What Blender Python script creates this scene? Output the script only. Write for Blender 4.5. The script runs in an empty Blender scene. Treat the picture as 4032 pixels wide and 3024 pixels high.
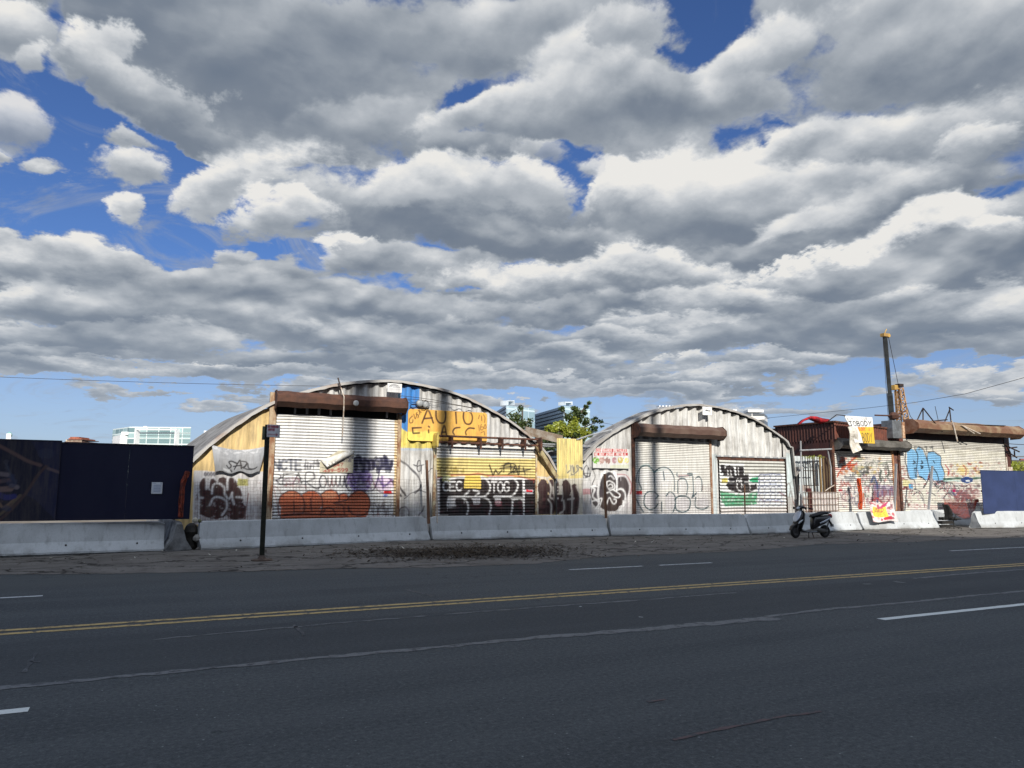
import bpy, bmesh, math, random
import numpy as np
from mathutils import Vector, Matrix
random.seed(7); rng = np.random.default_rng(7)
scene = bpy.context.scene
COL = scene.collection

# ---------------------------------------------------------------- camera model
FPX = 2950.0; CAM_H = 1.7
PITCH = math.atan((1920 - 1512) / FPX); ROLL = math.atan(0.006); YAW = math.radians(63.7)
_fh = Vector((math.cos(YAW), math.sin(YAW), 0)); _up = Vector((0, 0, 1)); _r = Vector((math.sin(YAW), -math.cos(YAW), 0))
CF = _fh * math.cos(PITCH) + _up * math.sin(PITCH)
_U = _up * math.cos(PITCH) - _fh * math.sin(PITCH)
CR = _r * math.cos(ROLL) + _U * math.sin(ROLL); CU = _U * math.cos(ROLL) - _r * math.sin(ROLL)
CO = Vector((0, 0, CAM_H))
def ray(u, v): return CR * ((u - 2016) / FPX) - CU * ((v - 1512) / FPX) + CF
def G(u, v, z=0.0):
    d = ray(u, v); return CO + d * ((z - CAM_H) / d.z)
def P(u, v, Y):
    d = ray(u, v); return CO + d * (Y / d.y)
def Dp(u, v, depth):
    return CO + ray(u, v) * depth
cam = bpy.data.cameras.new('camera'); cam.sensor_width = 36; cam.lens = 36 * FPX / 4032; cam.clip_start = .1; cam.clip_end = 5000
camo = bpy.data.objects.new('camera', cam); COL.objects.link(camo)
camo.matrix_world = Matrix(((CR.x, CU.x, -CF.x, 0), (CR.y, CU.y, -CF.y, 0), (CR.z, CU.z, -CF.z, CAM_H), (0, 0, 0, 1)))
scene.camera = camo

# ---------------------------------------------------------------- light and sky
SUN_EL = math.radians(31); SUN_AZ = math.radians(12)         # azimuth measured from -Y towards -X
SD = Vector((-math.sin(SUN_AZ) * math.cos(SUN_EL), -math.cos(SUN_AZ) * math.cos(SUN_EL), math.sin(SUN_EL)))
sl = bpy.data.lights.new('sun', 'SUN'); sl.energy = SUN_E = 4.8; sl.angle = math.radians(0.53); sl.color = (1, .94, .845)
so = bpy.data.objects.new('sun', sl); COL.objects.link(so)
so.rotation_euler = SD.to_track_quat('Z', 'Y').to_euler()

class NT:
    """tiny helper for building node trees"""
    def __init__(s, tree): s.t = tree
    def n(s, typ, inputs=None, **props):
        nd = s.t.nodes.new(typ)
        for k, v in props.items(): setattr(nd, k, v)
        for k, v in (inputs or {}).items():
            sock = nd.inputs[k]
            if isinstance(v, bpy.types.NodeSocket): s.t.links.new(v, sock)
            else: sock.default_value = v
        return nd
    def m(s, op, a, b=0.0, c=None, clamp=False):
        ins = {0: a, 1: b}
        if c is not None: ins[2] = c
        return s.n('ShaderNodeMath', ins, operation=op, use_clamp=clamp).outputs[0]
    def v(s, op, a, b=None, out=0):
        ins = {0: a}
        if b is not None: ins[1] = b
        return s.n('ShaderNodeVectorMath', ins, operation=op).outputs[out]
    def rng(s, x, a, b, c=0.0, d=1.0, interp='SMOOTHSTEP'):
        return s.n('ShaderNodeMapRange', {0: x, 1: a, 2: b, 3: c, 4: d}, interpolation_type=interp).outputs[0]
    def mix(s, f, a, b, blend='MIX'):
        nd = s.n('ShaderNodeMix', data_type='RGBA', blend_type=blend)
        for i, v in ((0, f), (6, a), (7, b)):
            if isinstance(v, bpy.types.NodeSocket): s.t.links.new(v, nd.inputs[i])
            else: nd.inputs[i].default_value = v if i == 0 else (*v[:3], 1)
        return nd.outputs[2]
    def noise(s, vec, scale, detail=4, rough=.55, dist=0.0, dim='3D', lac=2.0):
        return s.n('ShaderNodeTexNoise', {'Vector': vec, 'Scale': scale, 'Detail': detail, 'Roughness': rough, 'Distortion': dist, 'Lacunarity': lac}, noise_dimensions=dim).outputs[0]

def azel(u, v):
    d = ray(u, v).normalized()
    return math.atan2(d.x, d.y), math.asin(d.z)

# (u, v, radius u, radius v, tilt deg, weight): clouds (+) and gaps (-) of this sky, turned into azimuth / elevation
BLOBS = [
 # gaps of blue
 (420,880,620,330,8,-1.4),(330,560,260,330,0,-1.2),(560,600,300,200,15,-.7),(320,200,95,320,0,-2.2),(180,330,200,70,20,-.6),(760,640,230,75,25,-.75),(620,1010,380,110,8,-.9),
 (1130,680,330,60,12,-.7),(1290,700,170,50,-5,-.6),(1780,385,270,90,-27,-2.1),(1530,610,80,110,-20,-1.7),(1450,690,120,50,-10,-1.0),(1200,940,200,45,0,-.9),
 (2830,90,160,210,25,-1.9),(2640,205,140,75,-10,-1.5),(2255,760,115,240,15,-2.2),(2140,540,140,65,10,-1.2),(3040,550,100,60,-20,-1.4),(3960,770,150,65,0,-1.4),(3370,885,90,45,0,-1.2),(2890,560,60,70,0,-.7),
 (1840,1110,150,60,-12,-1.6),(2370,1040,70,35,0,-.8),(3700,830,120,45,-25,-.8),(2600,1040,80,30,0,-.9),(2700,1190,70,25,0,-.8),
 (300,1560,700,90,4,-.7),(200,1700,1200,110,0,-.5),(3700,1470,700,80,-5,-.8),(3500,1650,1100,110,0,-.35),(2300,1610,500,50,0,-.2),(1700,1640,800,80,0,-.15),
 # clouds
 (1300,300,1100,480,14,1.0),(620,240,200,150,0,.5),(820,330,380,260,20,.6),(1450,560,500,160,5,.5),(1650,760,700,180,8,1.0),(1060,830,170,110,-20,.6),(1700,900,520,120,12,.6),(1500,210,700,220,0,.5),
 (90,90,260,150,0,.9),(90,480,200,170,20,.75),
 (250,1010,470,85,8,1.35),(350,1130,600,130,0,.8),(1300,1030,330,110,0,.9),(1000,1100,300,70,0,.6),
 (2500,350,500,260,-20,.9),(2350,180,380,170,0,.5),(3450,250,800,330,-8,1.0),(3100,620,700,170,-14,.8),(3700,560,500,200,-10,.7),(2700,880,520,180,0,.9),(3300,980,650,150,-22,.9),(3800,1000,420,200,-10,.9),
 (2000,1200,900,160,0,.7),(1000,1300,900,170,0,.75),(2900,1250,900,150,0,.8),(3600,1230,600,150,0,.8),(1800,1400,900,80,0,.7),(2750,1420,500,60,0,.6),(500,1400,500,60,0,.6),
 (3770,1500,190,55,0,1.35),(3600,1540,110,40,0,.9),(4000,1500,120,45,0,1.2),(1000,1600,260,35,0,.8),(1350,1500,420,45,0,.7),(1900,1490,180,50,-10,.7),(2450,1550,200,30,0,.6),(3050,1570,330,30,-4,.8),(2750,1610,200,25,0,.5),
]
# single clouds, upper ones first: u, v, ru, rv (in 1/2212 of the width), tilt, brightness of top and of base, opacity
CLOUDS = [
 (640,140,540,225,-12,.52,.30,1),(900,60,420,120,0,.56,.38,1),(262,105,92,70,0,1.0,.62,1),(340,190,120,50,-25,.66,.44,1),(500,315,150,36,-25,.46,.33,1),(700,330,160,45,0,.5,.38,1),(800,255,200,60,10,.52,.42,1),
 (1170,40,300,90,0,.78,.52,1),(1330,120,230,100,10,.95,.58,1),(1400,60,110,60,0,.9,.6,1),
 (1950,30,420,110,0,.92,.60,1),(2000,150,360,110,8,.66,.36,1),(1650,130,190,80,20,1.05,.55,1),(1560,200,260,70,0,.80,.42,1),
 (1010,240,190,55,15,1.0,.5,1),(1250,220,300,95,12,.85,.36,1),(1000,320,180,45,0,.5,.3,1),
 (1850,330,440,90,10,.88,.33,1),(1640,345,160,45,18,1.0,.5,1),(2140,300,120,60,10,1.0,.5,1),(1990,400,280,50,0,.45,.32,1),
 (1330,360,90,32,0,.82,.55,.9),(1180,320,80,40,0,.7,.5,.8),
 (1640,440,300,80,8,.85,.38,1),(1420,460,240,110,10,.95,.34,1),(1780,490,260,60,20,.8,.34,1),(1620,560,260,45,10,.45,.28,1),
 (900,430,380,110,0,.98,.30,1),(1100,400,140,65,0,.95,.6,1),(600,450,130,75,5,1.05,.45,1),(870,385,160,60,5,1.1,.7,1),(1050,510,230,50,-10,.5,.30,1),
 (1960,540,360,62,20,1.1,.40,1),(1700,590,130,40,20,1.05,.5,1),(2150,540,120,60,15,.9,.5,1),(1930,620,360,75,8,.42,.25,1),
 (1000,600,160,35,0,.65,.4,1),(720,548,110,48,0,1.1,.50,1),(880,560,200,42,-5,.68,.40,1),(560,590,160,50,5,.62,.45,1),
 (130,560,280,68,-7,1.0,.40,1),(60,640,190,30,0,.8,.42,1),(280,650,200,36,0,.85,.40,1),
 (600,640,330,70,0,.68,.42,1),(1130,620,240,48,0,.92,.34,1),(1400,610,190,48,0,1.0,.36,1),(560,690,420,60,0,.55,.33,1),
 (1560,660,150,45,0,.98,.45,1),(820,690,330,66,0,.62,.25,1),(1230,680,210,38,0,.52,.24,1),
 (2020,680,260,60,0,.70,.40,1),(1760,700,330,50,5,.55,.32,1),(1480,705,190,34,0,.88,.36,1),(2120,740,160,40,0,.6,.42,1),
 (80,720,260,40,0,.72,.38,1),(330,740,260,45,0,.62,.38,1),(1000,745,380,50,0,.6,.28,1),(1350,740,200,32,0,.75,.34,1),(1700,740,300,40,0,.42,.28,1),
 (1230,770,170,30,0,.78,.34,1),(100,775,220,26,0,.62,.42,1),(700,775,240,34,0,.52,.32,1),(1150,800,260,24,0,.62,.36,1),
 (1490,790,80,30,0,1.05,.5,1),(1680,792,170,30,0,.85,.42,1),(400,800,66,22,0,1.0,.6,1),(560,806,150,22,0,.88,.5,1),(1035,806,52,22,0,.95,.5,1),(860,815,180,18,0,.6,.45,1),
 (2075,825,90,34,0,.98,.5,1),(1960,836,70,24,0,.85,.55,1),(2200,815,70,30,0,.95,.6,1),(1400,822,120,14,0,.66,.44,1),
 (490,880,110,15,0,.82,.58,1),(560,852,120,13,0,.8,.58,1),(1340,850,90,12,0,.85,.55,1),(1700,884,200,14,0,.8,.6,.9),(1480,870,120,12,0,.75,.6,.8),(1200,835,90,12,0,.75,.5,.9),
 (285,345,92,60,-5,.98,.55,1),(300,283,60,22,-15,.85,.6,1),(455,395,100,44,25,.85,.6,1),(140,370,56,22,0,.85,.6,1),(285,430,44,34,30,.8,.6,1),
 (50,260,110,75,-20,.82,.55,.85),(50,50,110,70,0,.88,.55,1),(90,115,50,40,0,.85,.6,1),(10,345,50,25,0,.8,.6,1),(490,560,54,28,0,.75,.55,1),
 (250,800,260,20,0,.72,.46,1),(940,830,160,16,0,.78,.5,1),(1150,828,240,16,0,.72,.46,1),(1620,818,200,20,0,.8,.42,1),(700,845,120,13,0,.78,.55,1),(1450,845,160,13,0,.75,.52,1),(1850,862,120,13,0,.8,.6,1),(80,800,160,18,0,.7,.5,1),(1050,870,140,12,0,.78,.6,1),(2150,845,80,16,0,.85,.6,1),(330,845,120,10,0,.75,.6,1),
]
NB1, NB2, CBASE = 2.3, .55, -.16
def build_world():
    w = bpy.data.worlds.new('World'); scene.world = w; w.use_nodes = True
    w.cycles.sampling_method = 'MANUAL'; w.cycles.sample_map_resolution = 512
    t = w.node_tree; t.nodes.clear(); N = NT(t)
    # blob group: (azimuth, elevation) -> where the clouds and the gaps of this sky lie
    g = bpy.data.node_groups.new('cloud_places', 'ShaderNodeTree')
    g.interface.new_socket('A', in_out='INPUT', socket_type='NodeSocketVector')
    g.interface.new_socket('D', in_out='OUTPUT', socket_type='NodeSocketFloat')
    M = NT(g); gi = M.n('NodeGroupInput'); go = M.n('NodeGroupOutput')
    acc = None
    for (u, v, ru, rv, tilt, wt) in BLOBS:
        a, e = azel(u, v); a2, e2 = azel(u + ru, v); a3, e3 = azel(u, v - rv)
        ra = math.hypot(a2 - a, e2 - e) * 1.5; re = math.hypot(a3 - a, e3 - e) * 1.5
        slope = math.atan2(e2 - e, a2 - a)
        mp = M.n('ShaderNodeMapping', {'Vector': gi.outputs['A'], 'Location': (a, e, 0), 'Rotation': (0, 0, slope - math.radians(tilt)), 'Scale': (ra, re, 1)}, vector_type='TEXTURE')
        gr = M.n('ShaderNodeTexGradient', {'Vector': mp.outputs[0]}, gradient_type='SPHERICAL').outputs[1]
        acc = M.m('MULTIPLY_ADD', gr, wt * 1.35, acc if acc is not None else 0.0)
    g.links.new(M.m('MINIMUM', M.m('MAXIMUM', acc, -1.6), 1.0), go.inputs['D'])
    # detail group: plane coordinates -> billowing noise
    h = bpy.data.node_groups.new('cloud_billows', 'ShaderNodeTree')
    h.interface.new_socket('P', in_out='INPUT', socket_type='NodeSocketVector')
    h.interface.new_socket('D', in_out='OUTPUT', socket_type='NodeSocketFloat')
    M = NT(h); gi = M.n('NodeGroupInput'); go = M.n('NodeGroupOutput'); Pn = gi.outputs['P']
    n1 = M.noise(Pn, 1.15, 8, .58, .15, '2D')
    n2 = M.noise(Pn, 3.1, 5, .5, .2, '2D')
    bil = M.m('ABSOLUTE', M.m('MULTIPLY_ADD', n2, 2.0, -1.0))
    d = M.m('MULTIPLY_ADD', bil, NB2, M.m('MULTIPLY_ADD', n1, NB1, -.5 * NB1 - .2 * NB2))
    h.links.new(d, go.inputs['D'])
    # main tree
    dr = N.v('NORMALIZE', N.n('ShaderNodeTexCoord').outputs['Generated'])
    sp = N.n('ShaderNodeSeparateXYZ', {0: dr})
    x, y, z = sp.outputs
    zc = N.m('MAXIMUM', z, 0.0)
    inv = N.m('MULTIPLY', N.m('POWER', N.m('ADD', zc, .09), -.66), 1.25)
    pl = N.n('ShaderNodeCombineXYZ', {0: N.m('MULTIPLY', x, inv), 1: N.m('MULTIPLY', y, inv), 2: 0.0}).outputs[0]
    az = N.m('ARCTAN2', x, y); el = N.m('ARCSINE', z)
    ae = N.n('ShaderNodeCombineXYZ', {0: az, 1: el, 2: 0.0}).outputs[0]
    wn = N.n('ShaderNodeTexNoise', {'Vector': pl, 'Scale': 1.5, 'Detail': 7.0, 'Roughness': .64}, noise_dimensions='2D').outputs['Color']
    ae = N.v('ADD', ae, N.v('MULTIPLY', N.v('SUBTRACT', wn, (.5, .5, .5)), (.15, .095, 0)))
    def nb(k):
        nd = N.n('ShaderNodeGroup', node_tree=h)
        N.t.links.new(pl if k == 1 else N.v('MULTIPLY', pl, (k, k, 1)), nd.inputs['P']); return nd.outputs[0]
    def bb(de):
        nd = N.n('ShaderNodeGroup', node_tree=g)
        if de: 
            de2 = N.n('ShaderNodeCombineXYZ', {0: -.01, 1: N.m('MULTIPLY', N.m('ADD', zc, .09), de), 2: 0.0}).outputs[0]
            N.t.links.new(N.v('ADD', ae, de2), nd.inputs['A'])
        else: N.t.links.new(ae, nd.inputs['A'])
        return nd.outputs[0]
    B0 = bb(0); n0 = nb(1); n1 = nb(.972)
    D0 = N.m('MULTIPLY_ADD', B0, .62, N.m('ADD', n0, CBASE))
    cover = N.rng(D0, .0, .30)
    rel = N.m('SUBTRACT', n0, n1)
    Lv = N.m('MULTIPLY_ADD', rel, .5, .52)
    # single clouds painted over one another, each bright along its top and grey at its base
    wv = N.v('ADD', ae, (0, 0, 0))
    one = 1.0
    nz = N.m('MULTIPLY_ADD', n0, .50, N.m('MULTIPLY', N.m('MINIMUM', B0, 0.0), .36))
    fz = N.noise(pl, 3.6, 7, .64, .2, '2D')
    nz = N.m('MULTIPLY_ADD', fz, .85, N.m('ADD', nz, .575)); nzb = N.m('MULTIPLY_ADD', fz, 2.3, N.m('MULTIPLY_ADD', n0, .45, -.22))
    sh0 = N.noise(pl, 1.9, 3.5, .5, .2, '2D'); sh1 = N.noise(N.v('MULTIPLY', pl, (.955, .955, 1)), 1.9, 3.5, .5, .2, '2D')
    relc = N.m('MULTIPLY_ADD', N.m('SUBTRACT', sh0, sh1), 1.5, N.m('MULTIPLY', rel, .42))
    for (u, v, ru, rv, tilt, lt, lb, op) in CLOUDS:
        u *= 1.8228; v *= 1.8228; ru *= 1.8228; rv *= 1.8228
        a, e = azel(u, v); a2, e2 = azel(u + ru, v); a3, e3 = azel(u, v - rv)
        big = 1.3 if ru > 260 else 1.2
        ra = math.hypot(a2 - a, e2 - e) * big; re = math.hypot(a3 - a, e3 - e) * big
        slope = math.atan2(e2 - e, a2 - a)
        # each step leans (by nothing visible) on the one before, so the shader compiler keeps them in order
        vv = N.n('ShaderNodeVectorMath', {0: Lv, 1: (0, 0, 1e-6), 2: wv}, operation='MULTIPLY_ADD').outputs[0]
        mp = N.n('ShaderNodeMapping', {'Vector': vv, 'Location': (a, e, 0), 'Rotation': (0, 0, slope + math.radians(tilt)), 'Scale': (ra, re, 1)}, vector_type='TEXTURE').outputs[0]
        yy = N.n('ShaderNodeSeparateXYZ', {0: mp}).outputs[1]
        small = ru < 260
        val = N.m('SUBTRACT', nzb if small else nz, N.v('LENGTH', mp, None, 1))
        al = N.n('ShaderNodeMapRange', {0: val, 1: .0, 2: .42 if small else .26, 3: 0.0, 4: op}, interpolation_type='SMOOTHSTEP').outputs[0]
        # brightness falls from the upper edge to the base; inside the cloud field one body melts into the next
        sf = N.rng(val, .0, .34)
        tt = N.rng(yy, -.45, .75, lb * .93, lt * 1.08)
        li = N.m('MULTIPLY_ADD', relc, N.rng(yy, -.9, .4, .45, 1.15), tt)
        mx = N.n('ShaderNodeMix', data_type='FLOAT')
        N.t.links.new(N.m('MULTIPLY', sf, N.rng(yy, -1.05, -.35, .0, 1.0)), mx.inputs[0]); N.t.links.new(Lv, mx.inputs[2]); N.t.links.new(li, mx.inputs[3]); Lv = mx.outputs[0]
        cover = N.m('MAXIMUM', cover, al)
    wisp = N.m('MULTIPLY', N.rng(N.noise(pl, 2.4, 8, .68, 1.4, '2D'), .52, .80), .62)
    cover = N.m('MAXIMUM', cover, wisp)
    lit = Lv
    # colours
    ramp = N.n('ShaderNodeValToRGB', {0: lit}); cr = ramp.color_ramp
    cr.elements[0].position = 0; cr.elements[0].color = (.16, .21, .29, 1)
    cr.elements[1].position = 1; cr.elements[1].color = (1.0, .985, .95, 1)
    for p, c in ((.28, (.235, .28, .35)), (.45, (.36, .405, .465)), (.65, (.55, .59, .64)), (.86, (.82, .84, .86))):
        q = cr.elements.new(p); q.color = (*c, 1)
    ccol = ramp.outputs[0]
    sky = N.n('ShaderNodeTexSky', sky_type='NISHITA'); sky.sun_disc = False
    sky.sun_elevation = SUN_EL; sky.sun_rotation = math.radians(180) + SUN_AZ; sky.air_density = 1.0; sky.dust_density = .6; sky.ozone_density = 2.0
    skyc = N.mix(1.0, sky.outputs[0], (.42, .57, .88), 'MULTIPLY')
    skyc = N.mix(N.m('MULTIPLY', N.rng(z, .0, .26, 1, 0), .62), skyc, (4.3, 5.2, 6.4))
    hz = N.rng(z, .0, .22, 1, 0)
    # low clouds sink into the bluish air
    ccol = N.mix(N.m('MULTIPLY', N.rng(z, 0.02, .30, 1, 0), .50), ccol, (.42, .50, .61))
    STR = .1
    csc = N.v('SCALE', ccol, None); csc.node.inputs['Scale'].default_value = .72 / STR
    cover = N.m('MAXIMUM', cover, N.rng(N.v('DOT_PRODUCT', dr, tuple(SD), 1), -.15, .45, 0.0, .7))
    # clouds on the sunny side of the sky are far brighter
    sd = N.v('DOT_PRODUCT', dr, tuple(SD), 1)
    csc2 = N.v('SCALE', csc, None); N.t.links.new(N.rng(sd, -.25, .85, 1.0, 3.2), csc2.node.inputs['Scale'])
    out = N.mix(cover, skyc, csc2)
    # below the horizon: dull ground colour
    out = N.mix(N.rng(z, -.03, .0), (.6, .62, .65), out)
    bg = N.n('ShaderNodeBackground', {'Color': out, 'Strength': STR})
    wo = N.n('ShaderNodeOutputWorld', {0: bg.outputs[0]})
build_world()
scene.view_settings.view_transform = 'Standard'; scene.view_settings.look = 'None'
scene.view_settings.exposure = 0.20; scene.view_settings.gamma = 1
scene.render.film_transparent = False
cy = scene.cycles; cy.max_bounces = 6; cy.diffuse_bounces = 3; cy.glossy_bounces = 2; cy.transmission_bounces = 3; cy.transparent_max_bounces = 8

# ================================================================ materials
def newmat(name):
    m = bpy.data.materials.new(name); m.use_nodes = True; m.node_tree.nodes.clear()
    return m, NT(m.node_tree)
def finish(N, color, rough=.6, metal=0.0, bump=None, bstr=.3, spec=.35, bdist=.02, emit=None, estr=0.0):
    b = N.n('ShaderNodeBsdfPrincipled')
    def put(k, v):
        if isinstance(v, bpy.types.NodeSocket): N.t.links.new(v, b.inputs[k])
        else: b.inputs[k].default_value = (*v[:3], 1) if isinstance(v, (tuple, list)) else v
    put('Base Color', color); put('Roughness', rough); put('Metallic', metal); put('Specular IOR Level', spec)
    if bump is not None:
        bp = N.n('ShaderNodeBump', {'Height': bump, 'Strength': bstr, 'Distance': bdist})
        N.t.links.new(bp.outputs[0], b.inputs['Normal'])
    N.n('ShaderNodeOutputMaterial', {0: b.outputs[0]})
def objco(N): return N.n('ShaderNodeTexCoord').outputs['Object']
_mc = {}
def mat(name, col, col2=None, scale=4.0, rough=.6, metal=0.0, stretch=(1, 1, 1), bump=0.25, detail=6, lo=.35, hi=.65, spec=.35, fine=40.0, finew=.25):
    """base colour with a second colour in noise patches, fine grain and a little bump"""
    if name in _mc: return _mc[name]
    m, N = newmat(name); o = objco(N)
    v = N.v('MULTIPLY', o, stretch)
    n = N.noise(v, scale, detail, .62)
    f = N.noise(o, fine, 3, .6)
    c = N.mix(N.rng(n, lo, hi), col, col2 or tuple(x * .7 for x in col))
    c = N.mix(finew, c, N.n('ShaderNodeCombineColor', {0: f, 1: f, 2: f}).outputs[0], 'OVERLAY')
    finish(N, c, rough, metal, N.m('ADD', n, N.m('MULTIPLY', f, .4)), bump, spec)
    _mc[name] = m; return m
def painted_mat(name='painted_metal', rough=.5, dirt=.35):
    """colour attribute holds the paint (coats, lettering, graffiti); noise adds grime and streaks"""
    if name in _mc: return _mc[name]
    m, N = newmat(name); o = objco(N)
    at = N.n('ShaderNodeVertexColor', layer_name='paint').outputs[0]
    st = N.noise(N.v('MULTIPLY', o, (7, 7, .9)), 1.6, 6, .65)
    bl = N.noise(o, 1.1, 5, .6); fi = N.noise(o, 28, 3, .6)
    k = N.m('MULTIPLY', N.rng(st, .35, .72), dirt)
    k = N.m('ADD', k, N.m('MULTIPLY', N.rng(bl, .48, .75), dirt * .7))
    k = N.m('ADD', k, N.m('MULTIPLY', N.rng(fi, .55, .8), dirt * .4))
    c = N.mix(k, at, (.10, .085, .07))
    finish(N, c, rough, 0, fi, .12, .3)
    _mc[name] = m; return m

# ================================================================ objects
def tag(o, label=None, cat=None, group=None, kind=None):
    if label: o['label'] = label
    if cat: o['category'] = cat
    if group: o['group'] = group
    if kind: o['kind'] = kind
    return o
def empty(name, loc, label, cat, group=None, rz=0.0):
    o = bpy.data.objects.new(name, None); COL.objects.link(o); o.location = loc; o.rotation_euler = (0, 0, rz)
    o.empty_display_size = .2
    return tag(o, label, cat, group)
class MB:
    """collects simple solids, in the thing's own coordinates, and links them as one mesh"""
    def __init__(s): s.v = []; s.f = []; s.mi = []; s.cur = 0
    def add(s, vs, fs):
        b = len(s.v); s.v += [tuple(v) for v in vs]; s.f += [tuple(b + i for i in f) for f in fs]; s.mi += [s.cur] * len(fs)
        return s
    def box(s, x0, x1, y0, y1, z0, z1, M=None):
        vs = [Vector((x, y, z)) for z in (z0, z1) for y in (y0, y1) for x in (x0, x1)]
        if M: vs = [M @ v for v in vs]
        return s.add(vs, [(0, 2, 3, 1), (4, 5, 7, 6), (0, 1, 5, 4), (2, 6, 7, 3), (0, 4, 6, 2), (1, 3, 7, 5)])
    def prism(s, poly, d0, d1, M=None):
        """polygon in (x, z), extruded along y from d0 to d1"""
        n = len(poly)
        vs = [Vector((p[0], d0, p[1])) for p in poly] + [Vector((p[0], d1, p[1])) for p in poly]
        if M: vs = [M @ v for v in vs]
        fs = [tuple(range(n)), tuple(range(2 * n - 1, n - 1, -1))] + [(i, n + i, n + (i + 1) % n, (i + 1) % n) for i in range(n)]
        return s.add(vs, fs)
    def tube(s, pts, r, n=8, cap=True):
        pts = [Vector(p) for p in pts]; rs = r if isinstance(r, (list, tuple)) else [r] * len(pts)
        rings = []
        for i, p in enumerate(pts):
            d = (pts[min(i + 1, len(pts) - 1)] - pts[max(i - 1, 0)]).normalized()
            a = d.orthogonal().normalized() if i == 0 else (a0 - d * a0.dot(d)).normalized()
            a0 = a; b = d.cross(a)
            rings.append([p + (a * math.cos(2 * math.pi * k / n) + b * math.sin(2 * math.pi * k / n)) * rs[i] for k in range(n)])
        vs = [q for ring in rings for q in ring]; fs = []
        for i in range(len(pts) - 1):
            for k in range(n):
                fs.append((i * n + k, i * n + (k + 1) % n, (i + 1) * n + (k + 1) % n, (i + 1) * n + k))
        if cap: fs += [tuple(range(n - 1, -1, -1)), tuple((len(pts) - 1) * n + k for k in range(n))]
        return s.add(vs, fs)
    def bar(s, a, b, w, h=None):
        a, b = Vector(a), Vector(b); h = h or w; d = (b - a).normalized()
        q = Vector((0, 0, 1)) if abs(d.z) < .95 else Vector((1, 0, 0))
        x = d.cross(q).normalized(); y = x.cross(d)
        vs = [p + x * i * w / 2 + y * j * h / 2 for p in (a, b) for i, j in ((-1, -1), (1, -1), (1, 1), (-1, 1))]
        return s.add(vs, [(3, 2, 1, 0), (4, 5, 6, 7), (0, 1, 5, 4), (1, 2, 6, 5), (2, 3, 7, 6), (3, 0, 4, 7)])
    def lathe(s, prof, n=24, M=None, axis='z'):
        vs = []
        for r, h in prof:
            for k in range(n):
                a = 2 * math.pi * k / n
                p = (r * math.cos(a), r * math.sin(a), h) if axis == 'z' else (r * math.cos(a), h, r * math.sin(a))
                vs.append(Vector(p))
        if M: vs = [M @ v for v in vs]
        m = len(prof); fs = [(i * n + k, i * n + (k + 1) % n, (i + 1) * n + (k + 1) % n, (i + 1) * n + k) for i in range(m - 1) for k in range(n)]
        fs += [tuple(range(n - 1, -1, -1)), tuple((m - 1) * n + k for k in range(n))]
        return s.add(vs, fs)
    def loft(s, rings, cap=True):
        n = len(rings[0]); vs = [Vector(p) for r in rings for p in r]
        fs = [(i * n + k, i * n + (k + 1) % n, (i + 1) * n + (k + 1) % n, (i + 1) * n + k) for i in range(len(rings) - 1) for k in range(n)]
        if cap: fs += [tuple(range(n - 1, -1, -1)), tuple((len(rings) - 1) * n + k for k in range(n))]
        return s.add(vs, fs)
    def build(s, name, m, parent=None, smooth=False, bevel=0.0, loc=None, sub=0):
        me = bpy.data.meshes.new(name); me.from_pydata(s.v, [], s.f); me.validate(); me.update()
        bm = bmesh.new(); bm.from_mesh(me); bmesh.ops.recalc_face_normals(bm, faces=bm.faces); bm.to_mesh(me); bm.free()
        ms = m if isinstance(m, (list, tuple)) else [m]
        for q in ms: me.materials.append(q)
        if len(ms) > 1:
            for p, i in zip(me.polygons, s.mi): p.material_index = i
        o = bpy.data.objects.new(name, me); COL.objects.link(o)
        if parent: o.parent = parent
        if loc: o.location = loc
        if smooth:
            for p in me.polygons: p.use_smooth = True
        if bevel:
            b = o.modifiers.new('bevel', 'BEVEL'); b.width = bevel; b.segments = 2; b.limit_method = 'ANGLE'
        if sub:
            b = o.modifiers.new('sub', 'SUBSURF'); b.levels = sub; b.render_levels = sub
        return o
def np_mesh(name, V, F, m, parent=None, cols=None, smooth=False, loc=None):
    me = bpy.data.meshes.new(name); nv, nf = len(V), len(F); k = F.shape[1]
    me.vertices.add(nv); me.vertices.foreach_set('co', np.asarray(V, dtype=np.float32).ravel())
    me.loops.add(nf * k); me.loops.foreach_set('vertex_index', F.astype(np.int32).ravel())
    me.polygons.add(nf); me.polygons.foreach_set('loop_start', np.arange(0, nf * k, k, dtype=np.int32))
    me.update(calc_edges=True); me.validate()
    if cols is not None:
        at = me.color_attributes.new('paint', 'FLOAT_COLOR', 'POINT')
        c = np.ones((nv, 4), dtype=np.float32); c[:, :3] = cols; at.data.foreach_set('color', c.ravel())
    me.materials.append(m)
    if smooth: me.polygons.foreach_set('use_smooth', np.ones(nf, dtype=bool))
    o = bpy.data.objects.new(name, me); COL.objects.link(o)
    if parent: o.parent = parent
    if loc: o.location = loc
    return o
def quads(nu, nv):
    i = np.arange(nu - 1)[:, None] * nv + np.arange(nv - 1)[None, :]
    return np.stack([i, i + nv, i + nv + 1, i + 1], -1).reshape(-1, 4)

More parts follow.
